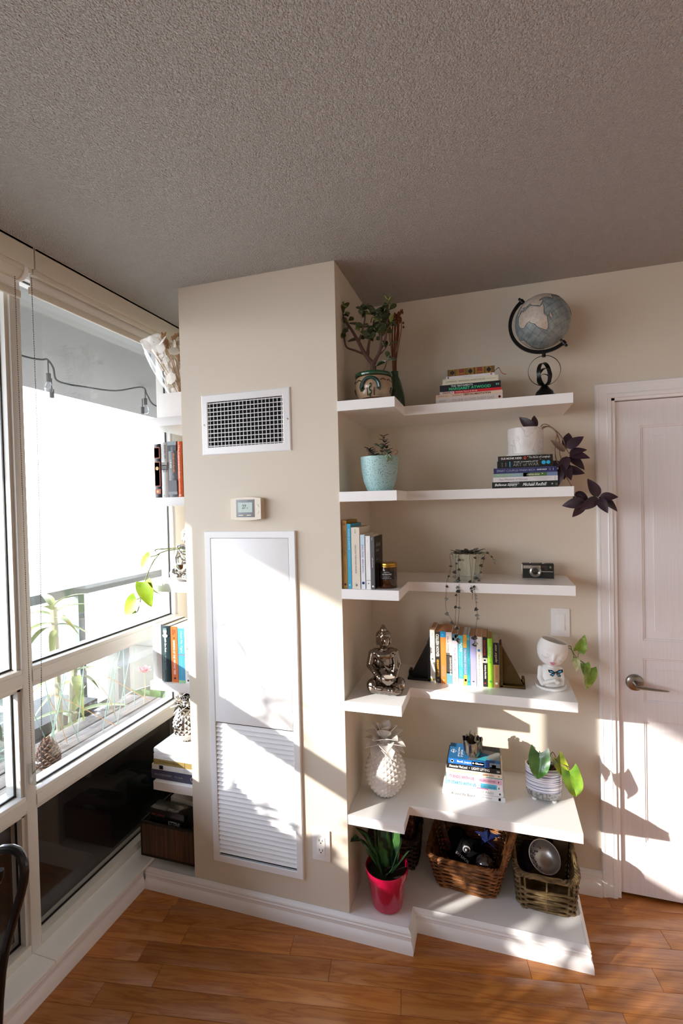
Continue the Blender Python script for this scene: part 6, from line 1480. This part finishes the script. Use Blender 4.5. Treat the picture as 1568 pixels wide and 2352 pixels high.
# coconut bowl in the willow basket
cb_ = thing('coconut_bowl', 'coconut shell bowl with silver inside and purple dots in the willow basket', 'bowl', (.168, 2.035, ZP + .108))
Tb = M.Translation((0, 0, .040)) @ M.Rotation(math.radians(38), 4, 'X') @ M.Rotation(math.radians(14), 4, 'Y')
o = G().lathe([(.0001, -.046), (.022, -.044), (.042, -.032), (.056, -.012), (.0615, .008), (.0605, .0095)], 40).obj('shell', mat('coconut_brown', '#2c160f', .3, var=.3, vs=120, coat=.3), cb_); o.matrix_local = Tb
o = G().lathe([(.0605, .0095), (.058, .008), (.053, -.010), (.040, -.028), (.020, -.039), (.0001, -.041)], 40).obj('silver_lining', mat('brushed_silver', '#b5b3b0', .32, metal=.9, var=.15, vs=30), cb_); o.matrix_local = Tb
rd = random.Random(8); g = G()
for k in range(46):
    q = .35 + rd.random() * .8; a = PI + rd.gauss(0, .75); r = .0585 * math.sin(q) ; z = -.0405 + .050 * (1 - math.cos(q)) * 1.0
    s_ = rd.choice((.0008, .001, .0022, .0030)) if k % 2 else rd.choice((.0024, .003))
    f = 1 - (r / .0605); rr_ = min(r, .055)
    zz = -.041 + .049 * (rr_ / .0585) ** 2.2
    g.ball((rr_ * math.cos(a), rr_ * math.sin(a), zz + .0012), (s_, s_, s_ * .4), 8, 5)
o = g.obj('painted_dots', mat('purple_dots', '#3a2358', .4), cb_); o.matrix_local = Tb; stuff(o)
for lb, x, y, z, c, s_ in (('dark brown wooden block behind the coconut bowl', .212, 2.125, .012, '#3a2a18', (.032, .03, .17)), ('bundle of dark purple cloth in the willow basket', .112, 2.135, .012, '#2a1a2e', (.032, .038, .12))):
    t = thing('wooden_block' if 'wooden' in lb else 'cloth_bundle', lb, 'block' if 'wooden' in lb else 'cloth', (x, y, ZP + z))
    if 'wooden' in lb: G().box(-s_[0], s_[0], -s_[1], s_[1], 0, s_[2], bev=.004).obj('block', mat('block_brown', c, .6, var=.2), t, rot=(0, math.radians(6), .3)); 
    else: g = G(); g.ball((0, 0, s_[2] / 2), (s_[0], s_[1], s_[2] / 2), 14, 10); g.ball((.015, -.01, s_[2] * .75), (s_[0] * .8, s_[1] * .6, s_[2] / 3), 12, 8); put('cloth', remesh(g, 'cloth', mat('cloth_purple', c, .8, bump=(50, .6)), .006, 3), t)

# ================================================================ WINDOW NICHE
# ---- bamboo box with games
M_bam = ramp_mat('bamboo_strips', ('ShaderNodeTexNoise', {'Scale': 1.0, 'Detail': 2.0}, {}), [(.3, '#1d110a'), (.5, '#4a2d18'), (.7, '#6b4526')], .55, scale=(260, 260, 4), bump=.8, bd=.002)
M_bamt = mat('bamboo_tape', '#20130c', .6)
zb_ = .1085
bx = thing('bamboo_basket', 'dark brown bamboo strip basket beside the window', 'basket', (-1.376, 1.872, zb_))
g = G()
for x0, x1, y0, y1 in ((-.137, .137, -.110, -.104), (-.137, .137, .104, .110), (-.137, -.131, -.110, .110), (.131, .137, -.110, .110)): g.box(x0, x1, y0, y1, .004, .148)
g.box(-.137, .137, -.11, .11, .002, .007); g.obj('strip_walls', M_bam, bx)
g = G()
for z0, z1 in ((.143, .154), (0, .010)):
    for x0, x1, y0, y1 in ((-.1385, .1385, -.1115, -.1025), (-.1385, .1385, .1025, .1115), (-.1385, -.1295, -.1115, .1115), (.1295, .1385, -.1115, .1115)): g.box(x0, x1, y0, y1, z0, z1, bev=.002)
for x in (-.1385, .1295): g.box(x, x + .009, -.1115, -.1025, 0, .154, bev=.002)
g.obj('bound_edges', M_bamt, bx)
kb = thing('card_game_box', 'black card game box in plastic wrap in the bamboo basket', 'game box', (-1.3975, 1.825, zb_ + .070), math.radians(-3))
G().box(-.092, .092, -.032, .032, 0, .125, bev=.002).obj('box_body', mat('game_black', '#232226', .25, coat=.8, bump=(30, .3)), kb)
text('KITTENS', (.008, -.0325, .062), (1, 0, 0), (0, 0, 1), .062, .022, ink('#d9d7d6'), kb, 'box_title', bold=.02)
text('EXPLODING', (-.082, -.0325, .094), (1, 0, 0), (0, 0, 1), .070, .010, ink('#8a3a28'), kb, 'box_title', bold=.02)
text('KITTENS', (.055, -.012, .1257), (-1, 0, 0), (0, -1, 0), .055, .014, ink('#c9c7c6'), kb, 'box_title', bold=.02)
for x, z, c in ((.030, .052, '#b0505a'), (.037, .046, '#8f3c46'), (.028, .044, '#c98088')): G().prism([(x - .006, z), (x, z + .006), (x + .006, z), (x, z - .006)], -.0327, -.0318, 'y').obj('box_picture', ink(c), kb)
wb2 = thing('card_box', 'white printed card box behind the black game box', 'box', (-1.342, 1.908, zb_ + .074), math.radians(-4))
G().box(-.092, .092, -.042, .042, 0, .135, bev=.002).obj('box_body', mat('card_box_white', '#d4d1cc', .5), wb2)
for k, (w_, z) in enumerate(((.10, .0), (.12, -.012), (.07, .012))): G().box(-.06, -.06 + w_, z - .001, z + .001, .1348, .1354).obj('printed_line', ink('#9a9894'), wb2)
text('850', (-.01, .018, .1355), (1, 0, 0), (0, 1, 0), .035, .012, ink('#55524f'), wb2, 'box_title', bold=.02)
rg = thing('ring_case', 'round black case with a gold ring beside the white card box', 'case', (-1.258, 1.802, zb_ + .110))
G().lathe([(.0001, 0), (.026, 0), (.030, .01), (.028, .032), (.020, .045), (.0001, .050)], 24).obj('case', mat('case_black', '#101014', .4), rg)
G().tube([(.010 * math.cos(a) - .006, -.029, .030 + .010 * math.sin(a)) for a in [2 * PI * k / 20 for k in range(20)]], .0024, 6, closed=True).obj('gold_ring', M_gold, rg)
# ---- green crate with small boxes
gc = thing('plastic_crate', 'sea green plastic crate of small boxes behind the bamboo basket', 'crate', (-1.385, 2.095, zb_))
M_sea = mat('sea_green_plastic', '#3f7a68', .45, var=.05)
g = G()
for z0, z1 in ((0, .012), (.02, .10), (.112, .150)):
    for x0, x1, y0, y1 in ((-.138, .138, -.092, -.088), (-.138, .138, .088, .092), (-.138, -.134, -.092, .092), (.134, .138, -.092, .092)): g.box(x0, x1, y0, y1, z0, z1)
g.box(-.138, .138, -.092, .092, 0, .004)
for k in range(8): g.box(-.13 + k * .035, -.118 + k * .035, -.092, -.088, .09, .12)
g.box(-.145, .145, -.098, -.086, .142, .152, bev=.003); g.box(-.145, .145, .086, .098, .142, .152, bev=.003); g.box(-.145, -.132, -.098, .098, .142, .152, bev=.003); g.box(.132, .145, -.098, .098, .142, .152, bev=.003)
g.obj('crate_walls', M_sea, gc)
for lb, x, y, s_, c, tx_ in (('navy blue small carton in the sea green crate', -1.478, 2.06, (.022, .03, .075), '#1f2450', 'C'), ('white medicine carton in the sea green crate', -1.428, 2.055, (.024, .028, .070), '#dcdad8', 'Rx'), ('pale grey carton with script in the sea green crate', -1.345, 2.05, (.050, .030, .078), '#c9c6c4', 'Natural')):
    t = thing('small_carton', lb, 'carton', (x, y, zb_ + .0805), math.radians(8), 'small cartons in the crate')
    G().box(-s_[0], s_[0], -s_[1], s_[1], 0, s_[2], bev=.001).obj('carton', mat('carton_' + c[1:], c, .5), t)
    text(tx_, (-s_[0] * .6, -s_[1] - .0004, s_[2] * .5), (1, 0, 0), (0, 0, 1), s_[0] * 1.1, .018, ink('#c9b46a' if c == '#1f2450' else '#4a4848'), t, 'carton_print', bold=.01)
t = thing('paper_pad', 'stack of papers under the cartons in the sea green crate', 'paper', (-1.385, 2.095, zb_ + .0045))
G().box(-.12, .12, -.08, .08, 0, .0755).obj('sheets', pgs('#d2cdc4'), t)
# ---- pothos by the window
pw_ = thing('pothos', 'lime green trailing pothos vine hanging beside the window', 'plant', (-1.310, 2.060, SZ[2]))
G().lathe([(.0001, 0), (.040, 0), (.052, .085), (.050, .088), (.046, .075), (.0001, .072)], 28).obj('pot', M_wcer, pw_)
G().lathe([(.0001, .076), (.0462, .0755)], 20).obj('soil', M_soil, pw_)
def W_(x, y, z): return (x + 1.310, y - 2.060, z - SZ[2])
M_lime = ramp_mat('lime_leaf', ('ShaderNodeTexNoise', {'Scale': 20.0, 'Detail': 3.0}, {}), [(.35, '#7fa51e'), (.6, '#a3c231'), (.8, '#cfdc7a')], .35, coat=.2)
for pts in ([W_(-1.31, 2.06, 1.40), W_(-1.31, 1.95, 1.46), W_(-1.312, 1.80, 1.462), W_(-1.335, 1.72, 1.455), W_(-1.375, 1.70, 1.39), W_(-1.395, 1.695, 1.335), W_(-1.410, 1.692, 1.29), W_(-1.418, 1.690, 1.255), W_(-1.43, 1.688, 1.215), W_(-1.445, 1.688, 1.205)],
            [W_(-1.335, 1.72, 1.455), W_(-1.350, 1.71, 1.445), W_(-1.372, 1.705, 1.440)], [W_(-1.408, 1.692, 1.285), W_(-1.420, 1.69, 1.268), W_(-1.432, 1.688, 1.262)], [W_(-1.31, 1.95, 1.46), W_(-1.318, 1.75, 1.470), W_(-1.345, 1.71, 1.470), W_(-1.352, 1.708, 1.462)]):
    G().tube(curve(pts, 22), .0023, 7).obj('vine', M_pst2, pw_)
pl1 = leaf_mesh('leaf', .105, .072, M_lime, 'heart', .22, .25, 10, notch=.10)
for p, d, up, s_ in ((W_(-1.372, 1.705, 1.440), (-.75, -.1, -.6), (.1, -1, .3), .72), (W_(-1.398, 1.692, 1.335), (.28, -.12, -.95), (.25, -1, .1), 1.02), (W_(-1.385, 1.70, 1.33), (.4, .3, -.85), (-.6, -.8, .1), .7), (W_(-1.434, 1.688, 1.262), (-.72, -.12, -.68), (.1, -1, .2), .95), (W_(-1.44, 1.688, 1.206), (-.8, -.1, -.3), (0, -1, .2), .25)):
    put('leaf', pl1, pw_, T=orient(p, d, up, s=s_))
# ---- dried bouquet in cellophane
bq = thing('dried_bouquet', 'dried flower bouquet in clear wrap on the white box by the ceiling', 'bouquet', (-1.318, 1.872, SZ[0] + .1157))
M_paper = mat('lunaria_white', '#e9e2d6', .6, sub=.3, var=.06); M_tan = mat('dried_tan', '#a87f52', .8, var=.3, vs=60); M_euc = mat('eucalyptus_dark', '#3a3c38', .6, var=.3)
rq = random.Random(4)
disc = G().lathe([(.0001, .0008), (.020, .0004), (.021, 0), (.0001, -.0004)], 18).mesh('lunaria_disc', M_paper)
for k in range(34):
    h_ = .02 + .215 * rq.random(); sp_ = .020 + .26 * h_ * .75
    x, y = rq.uniform(-sp_ * 1.25, .045), rq.uniform(-sp_ * .8, .03) - .012
    put('lunaria_disc', disc, bq, T=orient((x - h_ * .18, y, h_), (rq.gauss(0, .6), rq.gauss(0, .3), 1), up=(rq.gauss(0, .5), -1, .2), s=rq.uniform(.65, 1.15)))
for k in range(12):
    x0, y0 = rq.uniform(-.015, .02), rq.uniform(-.02, .02); x1 = rq.uniform(-.11, .05); y1 = rq.uniform(-.07, .02)
    G().tube(curve([(x0, y0, 0), ((x0 + x1) / 2, (y0 + y1) / 2, .12), (x1, y1, .225)], 8), .0016, 5).obj('stem', M_tan, bq)
for k in range(9):
    p = V((rq.uniform(-.10, .03), rq.uniform(-.06, .0), rq.uniform(.14, .23))); g = G()
    g.tube([p, p + V((rq.gauss(0, .01), -.005, .03)), p + V((rq.gauss(0, .015), -.006, .055))], [.004, .010, .002], 8); g.obj('pod', M_tan, bq)
el_ = leaf_mesh('leaf', .024, .012, M_euc, 'ovate', .1, .1, 5)
sp = curve([(.03, -.01, .02), (.040, -.03, .12), (.046, -.04, .20), (.052, -.04, .27)], 18)
G().tube(sp, .002, 6).obj('sprig_stem', M_euc, bq)
for k, p in enumerate(sp[2:]):
    for s_ in (1, -1): put('leaf', el_, bq, T=orient(p, (s_ * .8, -.3 + .6 * (k % 2), .35), s=1.0))
g = G(); rows = []
for i in range(9):
    f = i / 8; rows.append([])
    for k in range(40):
        a = 2 * PI * k / 40; r = .024 + .068 * f ** .8 + .005 * math.sin(7 * a + 5 * f) * (.3 + f) + .003 * math.sin(13 * a)
        rows[-1].append((r * 1.05 * math.cos(a) - .075 * f * .55 - .008, r * .72 * math.sin(a) - .02 - .012 * f, .236 * f + .008 * math.sin(3 * a) * f))
g.grid(rows, close_u=True); g.obj('clear_wrap', glass_mat('cellophane', (.97, .97, .97), 1.0, .08), bq)
G().box(-.126, -.112, -.036, -.024, .172, .190, bev=.002).obj('black_clip', M_black, bq)
bq.scale = (1.18, 1.0, 1.02)

# ================================================================ CHAIR AT THE LEFT EDGE
ch = thing('metal_chair', 'black metal scroll-arm chair at the lower left edge of the photo', 'chair', (-1.10, .62, 0))
M_iron = mat('black_iron', '#17171a', .28, metal=.5, coat=.3)
def CH(pts, r, nm): G().tube([V(p) - V((-1.10, .62, 0)) for p in curve(pts, 28)], r, 10).obj(nm, M_iron, ch)
CH([(-1.235, .885, 0), (-1.225, .890, .30), (-1.208, .895, .475), (-1.186, .90, .571), (-1.140, .90, .690), (-1.1265, .90, .745), (-1.134, .90, .785), (-1.160, .895, .803), (-1.205, .880, .790), (-1.225, .82, .745), (-1.228, .70, .735), (-1.225, .52, .745), (-1.220, .40, .76)], .0105, 'arm')
CH([(-1.186, .885, .752), (-1.192, .885, .725), (-1.212, .885, .712), (-1.225, .87, .735)], .008, 'arm_scroll')
CH([(-.80, .885, 0), (-.80, .890, .30), (-.80, .895, .475), (-.80, .86, .62), (-.80, .80, .69), (-.80, .70, .71), (-.80, .52, .715), (-.80, .36, .72)], .0105, 'arm') if False else None
CH([(-1.22, .40, 0), (-1.22, .40, .45), (-1.22, .37, .78), (-1.22, .33, .92)], .0105, 'leg')
CH([(-1.66 + .8, .40, 0), (-.86, .40, .45), (-.86, .37, .78), (-.86, .33, .92)], .0105, 'leg')
CH([(-.86, .42, 0), (-.86, .42, .2), (-.86, .42, .40)], .0105, 'leg')
CH([(-1.22, .33, .92), (-1.12, .32, .95), (-.96, .32, .95), (-.86, .33, .92)], .0105, 'back_rail')
for k in range(4): CH([(-1.15 + k * .075, .335, .92), (-1.15 + k * .075, .36, .70), (-1.15 + k * .075, .39, .44)], .006, 'back_bar')
G().box(-.135, .255, -.245, -.02, .42, .445, bev=.010).obj('seat', mat('chair_seat_black', '#1a191b', .6), ch)
CH([(-1.228, .60, .43), (-1.229, .75, .43), (-1.226, .87, .42)], .009, 'seat_rail')

# ================================================================ BALCONY THINGS
# ---- string lights
sg_ = thing('string_lights', 'dark cable of clear bulbs strung under the balcony ceiling', 'string lights', (-2.6, 2.7, 2.55))
M_cab = mat('cable_black', '#2b3038', .6); M_bulb = glass_mat('bulb_glass', (.85, .87, .9))
def SL(y, z): return V((0, y - 2.7, z - 2.55))
cab = [SL(1.2, 2.52), SL(1.9, 2.545), SL(2.197, 2.548), SL(2.30, 2.56), SL(2.345, 2.572), SL(2.385, 2.53), SL(2.404, 2.462), SL(2.5, 2.455), SL(2.603, 2.465), SL(2.9, 2.50), SL(3.19, 2.590), SL(3.25, 2.54), SL(3.36, 2.472), SL(3.8, 2.50), SL(4.6, 2.56)]
G().tube(curve(cab, 80), .006, 6).obj('cable', M_cab, sg_)
for y, z0, z1 in ((2.348, 2.572, 2.478), (2.368, 2.462, 2.385), (3.225, 2.585, 2.50), (3.19, 2.50, 2.425)):
    G().tube([SL(y, z0), SL(y, z1)], .004, 6).tube([SL(y, z1 + .01), SL(y, z1 - .042)], .0135, 10).obj('socket', M_cab, sg_)
    G().lathe([(.010, 0), (.014, -.012), (.023, -.034), (.0235, -.048), (.016, -.066), (.0001, -.073)], 18, tuple(SL(y, z1 - .040))).obj('bulb', M_bulb, sg_)
# ---- bench outside with cone, rods and dried things
ob = thing('balcony_bench', 'weathered grey wooden bench on the balcony under the window', 'bench', (-1.90, 1.80, -.06))
M_weath = ramp_mat('weathered_wood', ('ShaderNodeTexNoise', {'Scale': 4.0, 'Detail': 5.0}, {}), [(.3, '#4a443e'), (.6, '#77706a'), (.8, '#938c84')], .8, scale=(14, 1, 4), bump=.4)
bs = G().box(-.045, .045, -.52, .52, .600, .622, bev=.003).mesh('slat', M_weath)
for k in range(3): put('slat', bs, ob, (-.10 + k * .10, 0, 0))
for y in (-.46, .46): G().box(-.14, .14, y - .03, y + .03, 0, .600).obj('trestle', M_weath, ob)
ZBN = .562
pc = thing('pine_cone', 'large brown pine cone outside the lower left of the window', 'pine cone', (-1.80, 1.560, ZBN + .002))
M_cone = mat('cone_brown', '#7a5a44', .6, var=.3, vs=60); M_conet = mat('cone_tip', '#b89f86', .6)
G().lathe([(.0001, 0), (.030, .005), (.045, .03), (.040, .07), (.020, .11), (.0001, .12)], 16).obj('core', mat('cone_dark', '#2a1a12', .8), pc)
cs_ = leaf_mesh('scale', .034, .026, M_cone, 'spoon', -.15, -.25, 4, thick=.002)
for i in range(11):
    f = i / 10; n_ = int(13 - 8 * f)
    for k in range(n_):
        a = 2 * PI * (k + .5 * (i % 2)) / n_ + i * .2; r = (.040 * math.sin(PI * (.22 + .72 * f)) + .004)
        put('scale', cs_, pc, T=orient((r * .6 * math.cos(a), r * .6 * math.sin(a), .008 + .105 * f), (math.cos(a), math.sin(a), .15 + 1.1 * f), s=1.0 - .45 * f))
M_rod = mat('teal_glass_rod', '#9fc9bd', .15, var=.05, trans=.4)
rk_ = random.Random(9)
t = thing('glass_rods', 'tangle of thin teal glass rods standing on the balcony bench', 'rods', (-1.90, 1.85, ZBN))
for k in range(13):
    y = -.34 + k * .055 + rk_.gauss(0, .02); x = rk_.uniform(-.08, .10)
    G().tube([(x, y, .002), (x + rk_.gauss(0, .06), y + rk_.gauss(0, .09), .30 + rk_.random() * .12)], .0022, 6).obj('rod', M_rod, t)
for k in range(2):
    y = -.1 + k * .3
    G().tube(curve([(0, y, .002), (rk_.gauss(0, .08), y + rk_.gauss(0, .08), .14), (rk_.gauss(0, .08), y + rk_.gauss(0, .1), .24), (rk_.gauss(0, .1), y + rk_.gauss(0, .12), .05)], 14), .0018, 5).obj('dried_wire', M_tan, t)
t = thing('round_planter', 'big pale grey round planter on the balcony floor', 'planter', (-2.35, 2.95, -.06))
G().lathe([(.0001, 0), (.16, 0), (.24, .12), (.26, .26), (.25, .34), (.235, .34), (.23, .26), (.0001, .25)], 36).obj('pot', mat('planter_pale', '#b5b2ad', .8, var=.06), t)
lmx = leaf_mesh('leaf', .20, .07, M_shrub, 'lance', .25, .5, 8)
for k in range(16):
    a = k * 2.4; el = .5 + .6 * ((k * 5) % 7) / 7
    put('leaf', lmx, t, T=orient((.05 * math.cos(a), .05 * math.sin(a), .27), (math.cos(a) * math.cos(el), math.sin(a) * math.cos(el), math.sin(el)), s=.8 + .5 * ((k * 3) % 5) / 5))
t = thing('storage_box', 'pale grey storage box on the balcony by the railing', 'storage box', (-2.84, 3.95, -.06))
G().box(-.24, .24, -.70, .70, 0, .60, bev=.01).obj('box_body', mat('storage_grey', '#77756f', .7, var=.05), t)
G().box(-.26, .26, -.72, .72, .60, .66, bev=.012).obj('lid', mat('storage_lid', '#85827c', .7, var=.05), t)
t = thing('leafy_shrub', 'dark green leafy shrub in a grey pot on the balcony behind the pine cone', 'plant', (-2.42, 1.62, -.06))
G().lathe([(.0001, 0), (.12, 0), (.15, .26), (.145, .27), (.13, .25), (.0001, .25)], 24).obj('pot', M_terra, t)
lsh = leaf_mesh('leaf', .13, .06, mat('shrub_dark', '#3a5230', .5, var=.3, vs=20), 'ovate', .2, .4, 6)
for k in range(60):
    a = k * 2.4; r = .05 + .16 * rk_.random(); z = .30 + .55 * rk_.random(); el = rk_.uniform(-.3, .8)
    put('leaf', lsh, t, T=orient((r * math.cos(a), r * math.sin(a), z), (math.cos(a) * math.cos(el), math.sin(a) * math.cos(el), math.sin(el)), s=rk_.uniform(.8, 1.3)))
for k in range(5): G().tube([(.03 * math.cos(k * 1.3), .03 * math.sin(k * 1.3), .24), (.12 * math.cos(k * 1.3), .12 * math.sin(k * 1.3), .85)], .006, 6).obj('branch', M_cane, t)
t = thing('pink_flower', 'pink paper flower on the balcony bench seen below the niche books', 'flower', (-1.86, 2.22, ZBN))
G().tube([(0, 0, .0), (.01, .005, .10), (.0, .01, .17)], .003, 6).obj('stem', M_cane, t)
pet = leaf_mesh('petal', .05, .04, mat('petal_pink', '#e7a9b4', .6, var=.1), 'round', .3, -.2, 6)
for k in range(11):
    a = k * 2.4; el = .2 + .1 * k
    put('petal', pet, t, T=orient((0, .01, .17), (math.cos(a) * math.cos(el), math.sin(a) * math.cos(el), math.sin(el)), s=1.0 - .03 * k))
t = thing('outdoor_crate', 'dark slatted crate on the balcony beside the bench', 'crate', (-2.78, 2.38, -.06))
for k in range(5): G().box(-.20, .20, -.25, .25, .02 + k * .085, .085 + k * .085, bev=.004).obj('slat', mat('crate_dark', '#5a564f', .8, var=.15), t)
